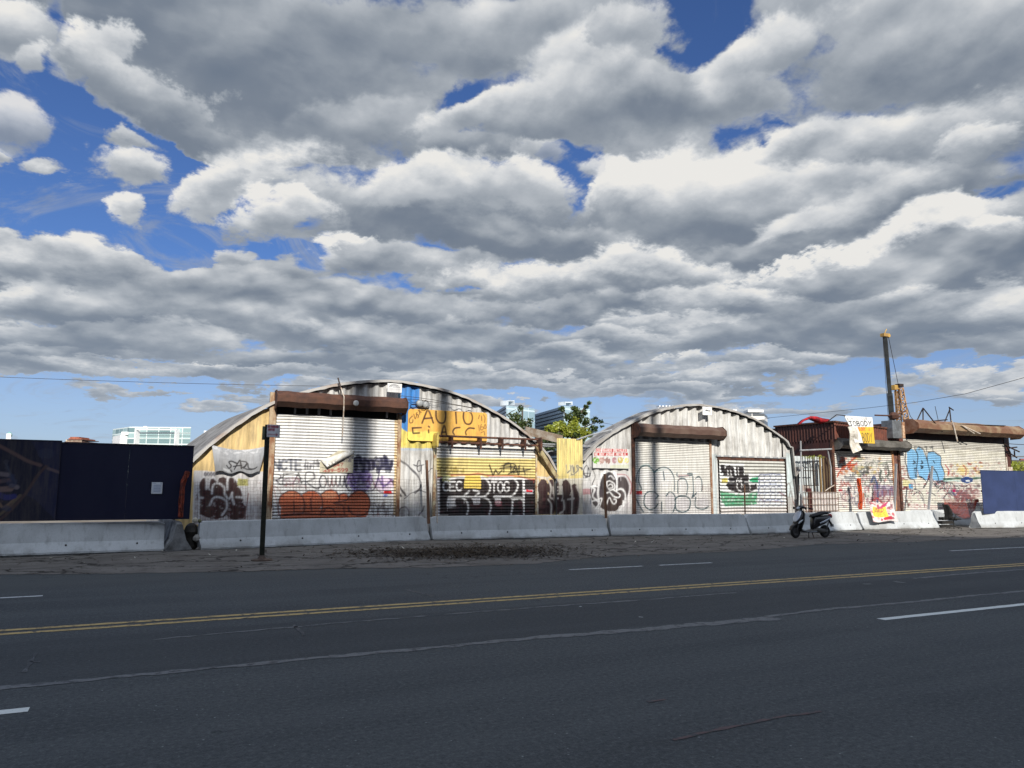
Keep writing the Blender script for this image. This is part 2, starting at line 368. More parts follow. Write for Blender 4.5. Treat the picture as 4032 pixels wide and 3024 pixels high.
# ================================================================ paint canvas
class Canvas:
    """colours on an upright plane: x to the right, z up; coordinates may come through a mapping 'tr'"""
    def __init__(s, x0, x1, z0, z1, res, base=(1, 1, 1)):
        s.x0, s.z0, s.res = x0, z0, res; s.w = int((x1 - x0) / res) + 2; s.h = int((z1 - z0) / res) + 2
        s.c = np.zeros((s.h, s.w, 3), np.float32); s.c[:] = base; s.a = np.zeros((s.h, s.w), np.float32); s.tr = None; s.halo = False; s.rr = random.Random(5)
    def T(s, p):
        return s.tr(*p) if s.tr else p
    def _blend(s, i0, i1, j0, j1, al, col):
        a = al[..., None] * 1.0; s.c[j0:j1, i0:i1] = s.c[j0:j1, i0:i1] * (1 - a) + np.array(col, np.float32) * a
        s.a[j0:j1, i0:i1] = 1 - (1 - s.a[j0:j1, i0:i1]) * (1 - al)
    def _win(s, xs, zs, pad):
        i0 = max(0, int((min(xs) - pad - s.x0) / s.res)); i1 = min(s.w, int((max(xs) + pad - s.x0) / s.res) + 2)
        j0 = max(0, int((min(zs) - pad - s.z0) / s.res)); j1 = min(s.h, int((max(zs) + pad - s.z0) / s.res) + 2)
        if i1 <= i0 or j1 <= j0: return None
        gx = s.x0 + np.arange(i0, i1) * s.res; gz = s.z0 + np.arange(j0, j1) * s.res
        return i0, i1, j0, j1, gx[None, :], gz[:, None]
    def stroke(s, pts, w, col, al=1.0, curve=True, soft=.012):
        if s.halo: w *= 1.08 if min(col) > .5 else 1.25
        q = [s.T(p) for p in pts]
        if curve and len(q) > 2:      # Catmull-Rom
            o = []; e = [q[0]] + q + [q[-1]]
            for k in range(1, len(e) - 2):
                for t in np.linspace(0, 1, 7)[:-1]:
                    a, b, c, d = (np.array(e[k + m]) for m in (-1, 0, 1, 2))
                    o.append(tuple(.5 * ((2 * b) + (c - a) * t + (2 * a - 5 * b + 4 * c - d) * t * t + (3 * b - a - 3 * c + d) * t ** 3)))
            q = o + [q[-1]]
        W = s._win([p[0] for p in q], [p[1] for p in q], w + soft)
        if W is None: return
        if s.halo and w >= .03:      # spray fade round the line, and a few drips
            s.halo = False; raw = s.tr; s.tr = None
            if al > .3: s.stroke(q[::2] + [q[-1]], w * 1.5, col, al * .10, False, .04)
            for _ in range(2):
                if s.rr.random() < .22: p_ = s.rr.choice(q); s.stroke([p_, (p_[0] + s.rr.uniform(-.006, .006), p_[1] - s.rr.uniform(.06, .34))], .014, col, al * .75, False, .008)
            s.tr = raw; s.halo = True
        i0, i1, j0, j1, gx, gz = W; D = np.full((j1 - j0, i1 - i0), 9.0)
        for (ax, az), (bx, bz) in zip(q, q[1:]):
            dx, dz = bx - ax, bz - az; L = dx * dx + dz * dz + 1e-9
            t = np.clip(((gx - ax) * dx + (gz - az) * dz) / L, 0, 1)
            D = np.minimum(D, np.hypot(gx - ax - t * dx, gz - az - t * dz))
        A_ = np.clip((w / 2 + soft - D) / (soft * 1.6), 0, 1) * al
        if w > .02 and soft < .03: A_ = A_ * (.93 + .07 * np.sin(gx * 9.1 + gz * 3) * np.sin(gz * 7.3))      # paint thins out in places
        s._blend(i0, i1, j0, j1, A_, col)
    def poly(s, pts, col, al=1.0, curve=False):
        q = [s.T(p) for p in pts]
        W = s._win([p[0] for p in q], [p[1] for p in q], .02)
        if W is None: return
        i0, i1, j0, j1, gx, gz = W; ins = np.zeros((j1 - j0, i1 - i0), bool)
        for (ax, az), (bx, bz) in zip(q, q[1:] + q[:1]):
            if az == bz: continue
            c = (az > gz) != (bz > gz); xx = ax + (gz - az) * (bx - ax) / (bz - az)
            ins ^= (c & (gx < xx))
        s._blend(i0, i1, j0, j1, ins.astype(np.float32) * al, col)
    def blob(s, cx, cy, rx, ry, col, al=1.0, n=26, wob=.06, seed=0):
        r = random.Random(seed + int(cx * 7 + cy)); k = [r.uniform(-wob, wob) for _ in range(n)]
        s.poly([(cx + rx * (1 + k[i]) * math.cos(2 * math.pi * i / n), cy + ry * (1 + k[i]) * math.sin(2 * math.pi * i / n)) for i in range(n)], col, al)
    def ring(s, cx, cy, rx, ry, w, col, al=1.0, a0=0, a1=360, n=14):
        s.stroke([(cx + rx * math.cos(math.radians(a0 + (a1 - a0) * i / n)), cy + ry * math.sin(math.radians(a0 + (a1 - a0) * i / n))) for i in range(n + 1)], w, col, al)
    def spray(s, x0, y0, x1, y1, cols, n, rmin, rmax, al=.8, seed=1):
        r = random.Random(seed)
        for _ in range(n):
            x, y = r.uniform(x0, x1), r.uniform(y0, y1); s.blob(x, y, r.uniform(rmin, rmax), r.uniform(rmin, rmax) * .7, r.choice(cols), al, 10, .3, seed)
    def scrawl(s, x0, y0, x1, y1, w, col, n=5, al=1.0, seed=1):
        """hand tag: looping strokes running from left to right"""
        r = random.Random(seed); L = (x1 - x0) / n
        for k in range(n):
            cx = x0 + L * (k + .5); h = (y1 - y0) / 2; cy = (y0 + y1) / 2
            pts = [(cx + L * r.uniform(-.6, .6), cy + h * r.uniform(-1, 1)) for _ in range(r.choice((3, 4, 4, 5)))]
            pts.sort(key=lambda p: p[0] + r.uniform(-L, L) * .3); s.stroke(pts, w, col, al)
    def text(s, txt, x, y, h, wd, w, col, al=1.0, gap=.28, slant=0.0, rise=0.0, jit=0.0, seed=3):
        """y is the top of the letters, growing downwards like picture coordinates when h > 0"""
        r = random.Random(seed); h_ = s.halo; s.halo = False
        for k, ch in enumerate(txt):
            jx, jy = r.uniform(-jit, jit) * wd, r.uniform(-jit, jit) * abs(h)
            for st in GLY.get(ch.upper(), []):
                s.stroke([(x + jx + px * wd + slant * (1 - py) * h, y + jy + py * h + rise * k) for px, py in st], w, col, al, curve=len(st) > 4)
            x += wd * (1 + gap)
        s.halo = h_
    def sample(s, X, Z):
        fx = np.clip((X - s.x0) / s.res, 0, s.w - 1.001); fz = np.clip((Z - s.z0) / s.res, 0, s.h - 1.001)
        i, j = fx.astype(int), fz.astype(int); u, v = (fx - i), (fz - j)
        def g(A, jj, ii): return A[jj, ii]
        def bl(A):
            uu, vv = (u[..., None], v[..., None]) if A.ndim == 3 else (u, v)
            return (A[j, i] * (1 - uu) + A[j, i + 1] * uu) * (1 - vv) + (A[j + 1, i] * (1 - uu) + A[j + 1, i + 1] * uu) * vv
        return bl(s.c), bl(s.a)
# stroke alphabet, unit box, y down
GLY = {
 'A': [[(0, 1), (.5, 0), (1, 1)], [(.2, .62), (.8, .62)]], 'B': [[(0, 0), (0, 1)], [(0, 0), (.6, .02), (.85, .22), (.6, .46), (0, .48)], [(0, .48), (.7, .52), (.98, .75), (.7, .98), (0, 1)]],
 'C': [[(.95, .15), (.6, 0), (.2, .12), (0, .5), (.2, .88), (.6, 1), (.95, .85)]], 'D': [[(0, 0), (0, 1)], [(0, 0), (.6, .05), (1, .5), (.6, .95), (0, 1)]],
 'E': [[(.95, 0), (0, 0)], [(0, 0), (0, 1)], [(0, 1), (.95, 1)], [(0, .5), (.75, .5)]], 'F': [[(.95, 0), (0, 0)], [(0, 0), (0, 1)], [(0, .5), (.7, .5)]],
 'G': [[(.95, .15), (.55, 0), (.15, .12), (0, .5), (.15, .88), (.55, 1), (.95, .8)], [(.95, .8), (.95, .55)], [(.95, .55), (.6, .55)]], 'H': [[(0, 0), (0, 1)], [(1, 0), (1, 1)], [(0, .5), (1, .5)]],
 'I': [[(.5, 0), (.5, 1)]], 'K': [[(0, 0), (0, 1)], [(.95, 0), (0, .55)], [(.25, .42), (1, 1)]], 'L': [[(0, 0), (0, 1)], [(0, 1), (.9, 1)]],
 'M': [[(0, 1), (.08, 0), (.5, .6), (.92, 0)], [(.92, 0), (1, 1)]], 'N': [[(0, 1), (0, 0)], [(0, 0), (1, 1)], [(1, 1), (1, 0)]],
 'O': [[(.5, 0), (.12, .15), (0, .5), (.12, .85), (.5, 1), (.88, .85), (1, .5), (.88, .15), (.5, 0)]], 'P': [[(0, 0), (0, 1)], [(0, 0), (.65, .03), (.95, .27), (.65, .52), (0, .54)]],
 'Q': [[(.5, 0), (.12, .15), (0, .5), (.12, .85), (.5, 1), (.88, .85), (1, .5), (.88, .15), (.5, 0)], [(.6, .7), (1, 1.05)]],
 'R': [[(0, 0), (0, 1)], [(0, 0), (.65, .03), (.95, .25), (.65, .5), (0, .52)], [(.4, .52), (1, 1)]], 'S': [[(.9, .12), (.5, 0), (.08, .15), (.15, .42), (.8, .58), (.92, .85), (.5, 1), (.05, .87)]],
 'T': [[(0, 0), (1, 0)], [(.5, 0), (.5, 1)]], 'U': [[(0, 0), (0, .65), (.2, .95), (.5, 1), (.8, .95), (1, .65), (1, 0)]], 'V': [[(0, 0), (.5, 1), (1, 0)]], 'W': [[(0, 0), (.25, 1), (.5, .3), (.75, 1)], [(.75, 1), (1, 0)]],
 'X': [[(0, 0), (1, 1)], [(1, 0), (0, 1)]], 'Y': [[(0, 0), (.5, .5), (1, 0)], [(.5, .5), (.5, 1)]], 'Z': [[(0, 0), (1, 0), (0, 1)], [(0, 1), (1, 1)]],
 '0': [[(.5, 0), (.1, .2), (0, .5), (.1, .8), (.5, 1), (.9, .8), (1, .5), (.9, .2), (.5, 0)]], '1': [[(.3, .2), (.6, 0), (.6, 1)]], '3': [[(.05, .1), (.5, 0), (.9, .2), (.45, .45), (.95, .75), (.5, 1), (.05, .88)]],
 '4': [[(.75, 1), (.75, 0), (0, .68)], [(0, .68), (1, .68)]], '5': [[(.9, 0), (.15, 0), (.1, .45)], [(.1, .45), (.6, .4), (.95, .7), (.6, 1), (.05, .9)]],
 '6': [[(.8, 0), (.3, .25), (0, .65), (.3, 1), (.8, .9), (.85, .6), (.4, .5), (.08, .7)]], '7': [[(0, 0), (1, 0), (.4, 1)]], '9': [[(.9, .4), (.5, .55), (.1, .3), (.5, 0), (.9, .2), (.85, .7), (.4, 1)]],
 '-': [[(.1, .5), (.9, .5)]], '.': [[(.45, .95), (.55, 1)]], '>': [[(0, .5), (1, .5)], [(.7, .2), (1, .5), (.7, .8)]],
}

# ================================================================ default placement rule: vertices are given in world space
_ob, _on = MB.build, np_mesh
def _w(kw, parent):
    if parent is not None and not kw.pop('local', False) and parent.type == 'EMPTY': kw['loc'] = -Vector(parent.location)
    kw.pop('local', None); return kw
def build(mb, name, m, parent=None, **kw): return _ob(mb, name, m, parent, **_w(kw, parent))
def npm(name, V, F, m, parent=None, cols=None, **kw): return _on(name, V, F, m, parent, cols, **_w(kw, parent))

YF = 23.3
CROPS = {'A': (0, 1600, 2.37), 'B': (700, 1450, 2.765), 'C': (1000, 1450, 2.0743), 'D': (1500, 1450, 2.765), 'E': (1900, 1500, 2.552), 'F': (2200, 1550, 2.765),
         'G': (2600, 1550, 2.765), 'H': (3000, 1550, 2.765), 'I': (3400, 1250, 1.8434), 'J': (3500, 1600, 3.017)}
def q(c, x, y):
    ox, oy, s = CROPS[c]; return (ox + x / s, oy + y / s)
def fx(u, v, Y=YF):
    p = P(u, v, Y); return p.x, p.z
def PQ(c, x, y, Y=YF): return P(*q(c, x, y), Y)
SILVER = (.58, .58, .57); TAN = (.68, .50, .23); YEL = (.74, .60, .20); DOORW = (.82, .82, .81); BLK = (.018, .018, .022); WHT = (.80, .80, .80); RED = (.45, .03, .03); MAR = (.045, .018, .02)
x_l = fx(640, 2000)[0]; x_r = fx(4032, 1900)[0] + 2
CV = Canvas(x_l, x_r, -.05, 5.4, .014); CV.halo = True
def use(c, Y=YF): CV.tr = lambda x, y: fx(*q(c, x, y), Y)
# ---- leftmost wall of the first building
use('B')
CV.poly([(175, 1112), (460, 1125), (700, 1118), (945, 1125), (940, 1700), (160, 1700)], (.60, .59, .60))
CV.spray(190, 1400, 930, 1650, [(.35, .28, .26), (.20, .12, .11), (.5, .42, .40)], 90, 8, 34, .45, 3)
for b in ((285, 1265, 62, 82), (372, 1255, 55, 70), (490, 1262, 66, 78), (592, 1262, 60, 82), (300, 1400, 95, 90), (430, 1400, 110, 95), (610, 1400, 110, 110), (400, 1540, 170, 100), (640, 1550, 120, 100), (520, 1480, 150, 120)):
    CV.blob(*b, MAR)
CV.spray(230, 1420, 740, 1640, [(.35, .33, .34), (.10, .04, .04), (.22, .18, .2)], 60, 6, 22, .7, 5)
for st in ([(232, 1420), (222, 1270), (268, 1188), (312, 1200), (312, 1312)], [(330, 1300), (345, 1210), (390, 1190), (430, 1230)], [(372, 1362), (388, 1272), (450, 1255), (505, 1300), (512, 1372), (560, 1422), (592, 1355)],
           [(540, 1320), (545, 1200), (600, 1180), (650, 1230), (700, 1330), (712, 1390)], [(348, 1490), (382, 1420), (440, 1402), (522, 1440), (532, 1520), (480, 1600)], [(590, 1370), (600, 1430), (612, 1480)], [(640, 1402), (722, 1420), (756, 1500), (742, 1600)], [(270, 1412), (232, 1430), (225, 1640)]):
    CV.stroke(st, .05, (.66, .66, .68))
CV.poly([(650, 1202), (765, 1205), (768, 1280), (652, 1278)], (.55, .52, .10), .8); CV.text('TEF', 665, 1215, 50, 24, .018, (.25, .25, .05))
for k in range(4): CV.ring(300 + 32 * k, 1155, 9, 20, .022, (.06, .06, .09), 1, 150, 420)
CV.stroke([(770, 1360), (750, 1500), (730, 1640)], .02, (.2, .08, .08)); CV.spray(780, 1180, 930, 1640, [(.40, .36, .34), (.25, .12, .10)], 45, 3, 9, .6, 8)
# ---- first door
use('C')
CV.poly([(165, 400), (270, 405), (250, 470), (165, 475)], (.75, .62, .25), .35); CV.poly([(840, 380), (1150, 390), (1150, 720), (840, 720)], (.70, .70, .70), .4)
CV.text('NCTE', 158, 750, 80, 46, .075, (.05, .06, .10), .95, .3); CV.blob(250, 790, 110, 36, (.2, .22, .26), .35); CV.scrawl(410, 740, 545, 830, .035, (.05, .05, .07), 6, .9, 4)
CV.text('REA', 145, 862, 90, 70, .036, (.04, .04, .05), 1, .22, .1, -2, .06); CV.ring(308, 918, 60, 28, .022, (.2, .1, .18)); CV.ring(306, 920, 24, 14, .02, (.25, .08, .2)); CV.stroke([(150, 900), (200, 910), (260, 870), (330, 865), (400, 920), (330, 945), (200, 950)], .022, (.05, .05, .06))
CV.stroke([(420, 990), (420, 860), (480, 855), (490, 900), (430, 930), (510, 985), (540, 960)], .036, (.04, .04, .05)); CV.ring(560, 925, 28, 48, .034, (.04, .04, .05))
for k in range(5): CV.stroke([(600 + 34 * k, 880), (602 + 34 * k, 950), (620 + 34 * k, 960), (634 + 34 * k, 880)], .034, (.05, .05, .06))
for i in range(7): CV.ring(250 + 26 * i, 985 - 6 * (i % 2), 40, 26, .012, (.35, .16, .14), .8, 180, 380)
CV.blob(860, 915, 105, 95, (.36, .24, .58), .85); CV.blob(1060, 940, 80, 60, (.66, .42, .68), .75); CV.blob(870, 790, 120, 66, (.12, .09, .26), .85); CV.blob(1050, 780, 85, 56, (.05, .05, .13), .9); CV.blob(910, 880, 60, 30, (.5, .36, .7), .7)
for st in ([(800, 870), (830, 940), (870, 880), (900, 950), (940, 880)], [(820, 980), (880, 950), (950, 985)], [(780, 900), (800, 960)], [(1010, 900), (1060, 960), (1120, 910)], [(1040, 880), (1050, 980)]): CV.stroke(st, .05, (.13, .06, .26), .9)
CV.scrawl(800, 715, 1140, 850, .075, (.02, .02, .06), 10, .95, 11); CV.scrawl(790, 850, 950, 990, .022, (.16, .10, .3), 6, .9, 12)
CV.stroke([(770, 850), (745, 930), (775, 1000), (860, 1000), (960, 1000), (1000, 930), (1020, 840)], .04, (.04, .03, .10)); CV.stroke([(960, 900), (1010, 1000), (1130, 1020), (1140, 960), (1100, 900)], .028, (.15, .06, .12))
ORG = (.66, .17, .075)
for b in ((300, 1092, 98, 90), (462, 1092, 92, 88), (615, 1082, 84, 88), (720, 1120, 66, 100), (852, 1102, 98, 102)): CV.blob(*b, ORG, 1, 40, .015)
CV.poly([(212, 1150), (935, 1150), (930, 1195), (900, 1222), (215, 1228)], ORG)
CV.blob(610, 1035, 66, 30, (.80, .36, .20), .7); CV.blob(300, 1030, 60, 22, (.78, .33, .18), .5)
for st in ([(215, 1220), (200, 1170), (205, 1060), (260, 1010), (330, 1003), (385, 1040), (410, 1110), (395, 1180), (300, 1200), (230, 1205)], [(385, 1030), (450, 1000), (520, 1015), (550, 1060), (555, 1140), (540, 1190)], [(540, 1030), (600, 993), (660, 1000), (692, 1050), (690, 1080)],
           [(690, 1040), (730, 1018), (760, 1035), (755, 1075), (650, 1100), (720, 1120), (735, 1190)], [(775, 1050), (850, 998), (920, 1030), (946, 1110), (920, 1180), (850, 1205), (790, 1180), (765, 1130), (770, 1170)], [(460, 1060), (465, 1160)], [(322, 1090), (326, 1180)], [(560, 1180), (590, 1140), (640, 1150), (665, 1200)], [(240, 1195), (400, 1185), (520, 1195), (700, 1200), (760, 1205)]):
    CV.stroke(st, .028, (.09, .03, .03))
for st in ([(140, 950), (165, 1000), (200, 1200)], [(160, 960), (200, 990), (240, 1060)], [(120, 1100), (150, 1130), (150, 1200)]): CV.stroke(st, .02, (.35, .12, .10))
CV.poly([(1055, 995), (1120, 997), (1120, 1027), (1055, 1025)], (.75, .01, .02)); CV.poly([(1050, 1027), (1085, 1028), (1085, 1050), (1050, 1049)], (.25, .30, .65)); CV.text('EE', 1070, 1002, 16, 12, .02, (.4, 0, 0))
CV.scrawl(950, 1070, 1135, 1210, .024, (.09, .05, .06), 12, .95, 14); CV.spray(130, 1190, 1130, 1225, [(.45, .15, .12)], 40, 6, 18, .4, 9)
for k in range(9): CV.scrawl(150 + 105 * k, 860 + 30 * (k % 3), 260 + 105 * k, 990, .018, [(.10, .08, .12), (.35, .10, .10), (.08, .10, .16)][k % 3], 3, .6, 400 + k)
CV.spray(130, 730, 1140, 1000, [(.62, .62, .64), (.70, .69, .68), (.50, .48, .52)], 24, 12, 40, .25, 61)
# ---- wall between first and second door, and the gable above it
use('D')
CV.poly([(222, 150), (420, 150), (415, 330), (400, 440), (330, 440), (300, 700), (196, 700), (196, 470), (225, 440)], (.05, .24, .62))
CV.poly([(182, 280), (200, 280), (200, 650), (182, 650)], (.05, .25, .35)); CV.poly([(160, 868), (575, 872), (575, 900), (160, 895)], (.10, .28, .5), .6)
CV.poly([(198, 655), (225, 645), (262, 680), (300, 700), (580, 690), (580, 868), (430, 872), (192, 866)], (.78, .66, .16)); CV.spray(200, 700, 570, 860, [(.70, .52, .08), (.9, .8, .3)], 26, 8, 20, .4, 5)
for st, w in (([(145, 955), (250, 1030), (350, 1115), (432, 1230), (432, 1295), (370, 1355)], .06), ([(150, 1090), (190, 1250), (265, 1385)], .055), ([(130, 1225), (170, 1320), (222, 1392)], .06), ([(250, 1422), (330, 1362), (420, 1330), (485, 1350)], .03),
              ([(190, 1600), (210, 1535), (262, 1510), (302, 1560), (300, 1605)], .04), ([(410, 1600), (455, 1555), (470, 1500)], .04), ([(360, 1050), (385, 1062), (400, 1010), (432, 1015), (436, 1110), (400, 1120), (392, 1070), (470, 1050)], .035), ([(448, 1060), (446, 1150)], .03), ([(512, 1130), (545, 1095), (575, 1090)], .03)):
    CV.stroke(st, w, (.03, .03, .04))
CV.spray(150, 1420, 480, 1600, [(.40, .36, .44), (.5, .46, .5)], 40, 10, 30, .4, 6)
CV.poly([(145, 520), (178, 520), (180, 870), (170, 870), (150, 1600), (128, 1600)], (.68, .48, .22), .9)
# ---- second door
CV.poly([(575, 972), (1700, 985), (1700, 1215), (1400, 1180), (575, 1196)], (.74, .61, .24)); CV.spray(590, 1120, 1680, 1190, [(.72, .56, .3)], 40, 10, 24, .4, 4)
CV.scrawl(600, 1065, 890, 1140, .03, (.30, .22, .05), 7, .8, 21)
for st in ([(1175, 1055), (1200, 1130), (1215, 1165), (1240, 1110), (1270, 1150), (1310, 1110)], [(1290, 1090), (1360, 1080), (1450, 1085), (1490, 1160), (1500, 1060), (1480, 1120)], [(1330, 1130), (1340, 1050), (1400, 1040), (1410, 1140), (1450, 1070)], [(1430, 1140), (1530, 1120), (1620, 1100)], [(1540, 1080), (1560, 1150)], [(1310, 1060), (1430, 1040), (1470, 1100), (1380, 1150)]): CV.stroke(st, .034, (.03, .025, .02))
CV.poly([(582, 1190), (1700, 1212), (1700, 1600), (582, 1600)], (.72, .70, .72)); CV.poly([(634, 1200), (1690, 1215), (1690, 1600), (634, 1600)], (.022, .016, .018))
CV.spray(640, 1440, 1680, 1590, [(.075, .02, .025), (.05, .02, .03), (.03, .03, .035)], 70, 14, 40, .7, 7)
CV.stroke([(590, 1196), (760, 1165), (950, 1160), (1060, 1148), (1200, 1175), (1450, 1172), (1600, 1205), (1690, 1215)], .03, (.42, .06, .04))
CV.poly([(905, 1172), (1084, 1172), (1080, 1312), (895, 1308)], (.78, .58, .12)); CV.poly([(662, 1165), (752, 1165), (748, 1230), (664, 1226)], (.70, .68, .25)); CV.scrawl(668, 1170, 745, 1225, .02, (.85, .85, .6), 4, 1, 3)
CV.text('CEC', 672, 1236, 98, 58, .05, WHT, 1, .22, 0, 0, .04); CV.text('TOG', 1196, 1240, 108, 56, .045, WHT, 1, .22, 0, 0, .04)
for st in ([(735, 1210), (820, 1190), (900, 1186)], [(1084, 1182), (1140, 1210), (1182, 1290), (1150, 1370), (1080, 1402), (900, 1400), (735, 1402)], [(800, 1405), (870, 1405), (925, 1450), (944, 1520), (930, 1590)], [(730, 1410), (720, 1500), (800, 1500)], [(990, 1420), (1080, 1400), (1160, 1430), (1190, 1500), (1172, 1590)], [(1440, 1202), (1482, 1262), (1462, 1340), (1400, 1392), (1236, 1392)],
           [(1200, 1220), (1440, 1200)], [(950, 1340), (900, 1385)], [(1220, 1402), (1400, 1402), (1424, 1480), (1410, 1590)], [(1440, 1430), (1500, 1410), (1545, 1450)], [(1000, 1330), (1060, 1350), (1020, 1390)]): CV.stroke(st, .05, WHT)
CV.poly([(1530, 1212), (1556, 1212), (1556, 1595), (1540, 1595)], WHT); CV.poly([(1225, 1385), (1300, 1385), (1296, 1480), (1240, 1482)], (.6, .6, .62)); CV.poly([(985, 1402), (1072, 1402), (1070, 1480), (1000, 1488)], (.55, .55, .58)); CV.poly([(722, 1402), (850, 1402), (800, 1420), (800, 1500), (735, 1500)], (.6, .6, .62)); CV.blob(1270, 1470, 40, 36, (.45, .12, .16), .5)
CV.poly([(1560, 1315), (1648, 1318), (1648, 1365), (1560, 1362)], (.7, .7, .75)); CV.poly([(1572, 1322), (1642, 1324), (1642, 1350), (1572, 1348)], (.72, .01, .03)); CV.poly([(1400, 1402), (1545, 1398), (1540, 1420), (1420, 1440)], (.6, .6, .6))
# ---- right end of the first building, and the yellow sheet panel in the gap
use('E')
CV.poly([(528, 1000), (570, 985), (570, 1340), (535, 1340)], (.66, .64, .55), .9); CV.poly([(750, 985), (1010, 975), (1010, 1340), (750, 1340)], (.62, .60, .54), .85)
for b in ((608, 1085, 52, 100), (705, 1070, 52, 85), (820, 1085, 46, 95), (905, 1130, 42, 100)): CV.blob(*b, MAR)
CV.poly([(565, 1140), (950, 1150), (962, 1250), (940, 1340), (560, 1340)], MAR); CV.spray(570, 1180, 940, 1330, [(.12, .05, .05), (.03, .02, .02)], 40, 10, 30, .6, 4)
for st in ([(540, 1330), (540, 1000), (590, 972), (650, 985), (690, 1070), (682, 1172), (740, 1180)], [(640, 985), (700, 962), (745, 1010)], [(775, 1060), (790, 1150), (780, 1200)], [(690, 1330), (690, 1240), (660, 1190)], [(870, 1040), (885, 1140), (880, 1330)], [(930, 1060), (960, 1180), (940, 1330)], [(800, 1200), (802, 1290), (760, 1330)], [(840, 1190), (900, 1180)]): CV.stroke(st, .05, (.64, .60, .55))
CV.text('EF', 708, 1066, 68, 34, .04, (.7, .66, .6)); CV.scrawl(820, 842, 990, 950, .028, (.03, .03, .02), 5, 1, 31); CV.stroke([(860, 850), (880, 940), (935, 905), (930, 850), (985, 890)], .03, (.03, .03, .02))
# ---- left wall of the second building
use('F')
CV.poly([(235, 960), (800, 900), (800, 1310), (235, 1310)], (.42, .38, .38), .55); CV.scrawl(250, 790, 355, 930, .034, (.03, .03, .035), 4, 1, 33); CV.stroke([(250, 900), (300, 780), (330, 900), (260, 870), (350, 870)], .035, (.03, .03, .035))
for k in range(4): CV.stroke([(262, 1048 + 16 * k), (310, 1040 + 16 * k), (352, 1050 + 14 * k)], .03, (.40, .05, .08), .8)
CV.blob(700, 1030, 75, 140, (.05, .04, .045)); CV.blob(560, 1140, 140, 140, (.03, .015, .015)); CV.blob(540, 990, 90, 150, (.03, .025, .03)); CV.blob(420, 1110, 60, 120, (.05, .04, .05))
for st, w, c in (([(440, 1190), (425, 1060), (465, 900), (530, 840), (592, 852), (632, 940), (630, 1040)], .09, WHT), ([(630, 1050), (690, 1040), (722, 1110), (700, 1220), (645, 1285)], .06, WHT), ([(640, 892), (722, 905), (772, 985), (768, 1085), (722, 1165)], .045, (.62, .6, .62)), ([(632, 876), (740, 892), (790, 985), (785, 1090)], .03, (.30, .04, .06)),
                 ([(375, 830), (395, 900), (372, 980), (345, 1060), (372, 1150), (410, 1250)], .03, (.04, .04, .04)), ([(400, 1250), (432, 1190), (375, 1120), (392, 1040), (352, 1010), (420, 1010)], .05, WHT), ([(360, 1175), (460, 1140), (470, 1160), (440, 1240), (405, 1250)], .04, WHT),
                 ([(520, 960), (560, 950), (600, 980), (605, 1030), (560, 1050), (525, 1010), (520, 960)], .035, WHT), ([(540, 1000), (575, 985), (590, 1020), (550, 1030)], .03, WHT), ([(520, 1080), (560, 1072), (600, 1120), (655, 1130), (672, 1100), (640, 1078), (600, 1050)], .04, WHT), ([(520, 1200), (535, 1150), (560, 1135), (590, 1195), (615, 1190), (620, 1155), (600, 1150)], .035, WHT), ([(545, 905), (575, 895), (600, 930)], .04, (.6, .6, .62)), ([(700, 1240), (770, 1185), (740, 1230), (780, 1240)], .02, (.5, .45, .5))): CV.stroke(st, w, c)
# ---- third door
TEAL = (.04, .09, .11)
CV.poly([(830, 1080), (1659, 1080), (1659, 1310), (830, 1310)], (.50, .46, .47), .55)
for b_ in ((940, 940, 85, 120), (1140, 940, 90, 110), (985, 1165, 60, 75), (1200, 1180, 55, 90), (1340, 1010, 45, 75), (1345, 1200, 70, 70), (1505, 1000, 35, 80), (1560, 1190, 70, 55)): CV.blob(*b_, (.42, .39, .46), .42)
for st in ([(832, 960), (850, 860), (890, 800), (950, 785), (1005, 815), (1030, 880), (1032, 1070)], [(1028, 862), (1080, 815), (1150, 802), (1210, 840), (1248, 930), (1245, 1060)], [(870, 830), (862, 960), (890, 1040), (850, 1080)], [(925, 1110), (960, 1070), (1030, 1072), (1075, 1110)], [(1130, 850), (1140, 940)],
           [(925, 1110), (920, 1200), (965, 1255), (1030, 1250), (1070, 1200)], [(1070, 1110), (1050, 1140)], [(1160, 1110), (1200, 1068), (1250, 1110), (1262, 1200), (1235, 1290)], [(1285, 1080), (1285, 960), (1320, 925), (1370, 935), (1392, 1010), (1380, 1100)], [(1250, 1160), (1290, 1120), (1370, 1118), (1420, 1160), (1410, 1250), (1350, 1290), (1280, 1270), (1255, 1210)],
           [(1450, 900), (1455, 1080), (1440, 1130), (1490, 1080)], [(1480, 920), (1520, 905), (1548, 960), (1545, 1060)], [(1480, 1130), (1480, 1230), (1560, 1258), (1620, 1230)], [(835, 1150), (870, 1220), (910, 1285)], [(1110, 1180), (1112, 1280)], [(1280, 860), (1290, 900), (1430, 890), (1440, 870), (1390, 875)]): CV.stroke(st, .045, TEAL)
CV.stroke([(880, 790), (960, 765), (1000, 820), (1030, 850), (1150, 815)], .05, (.10, .26, .26), .6); CV.stroke([(1300, 890), (1400, 895)], .03, (.45, .1, .12), .6); CV.stroke([(840, 950), (850, 1050)], .05, (.12, .3, .3), .5)
CV.poly([(832, 1058), (900, 1060), (900, 1096), (834, 1094)], (.72, .02, .03)); CV.poly([(832, 1096), (905, 1098), (905, 1112), (834, 1110)], (.6, .6, .75)); CV.scrawl(1540, 980, 1650, 1080, .016, (.3, .2, .18), 7, .8, 35)
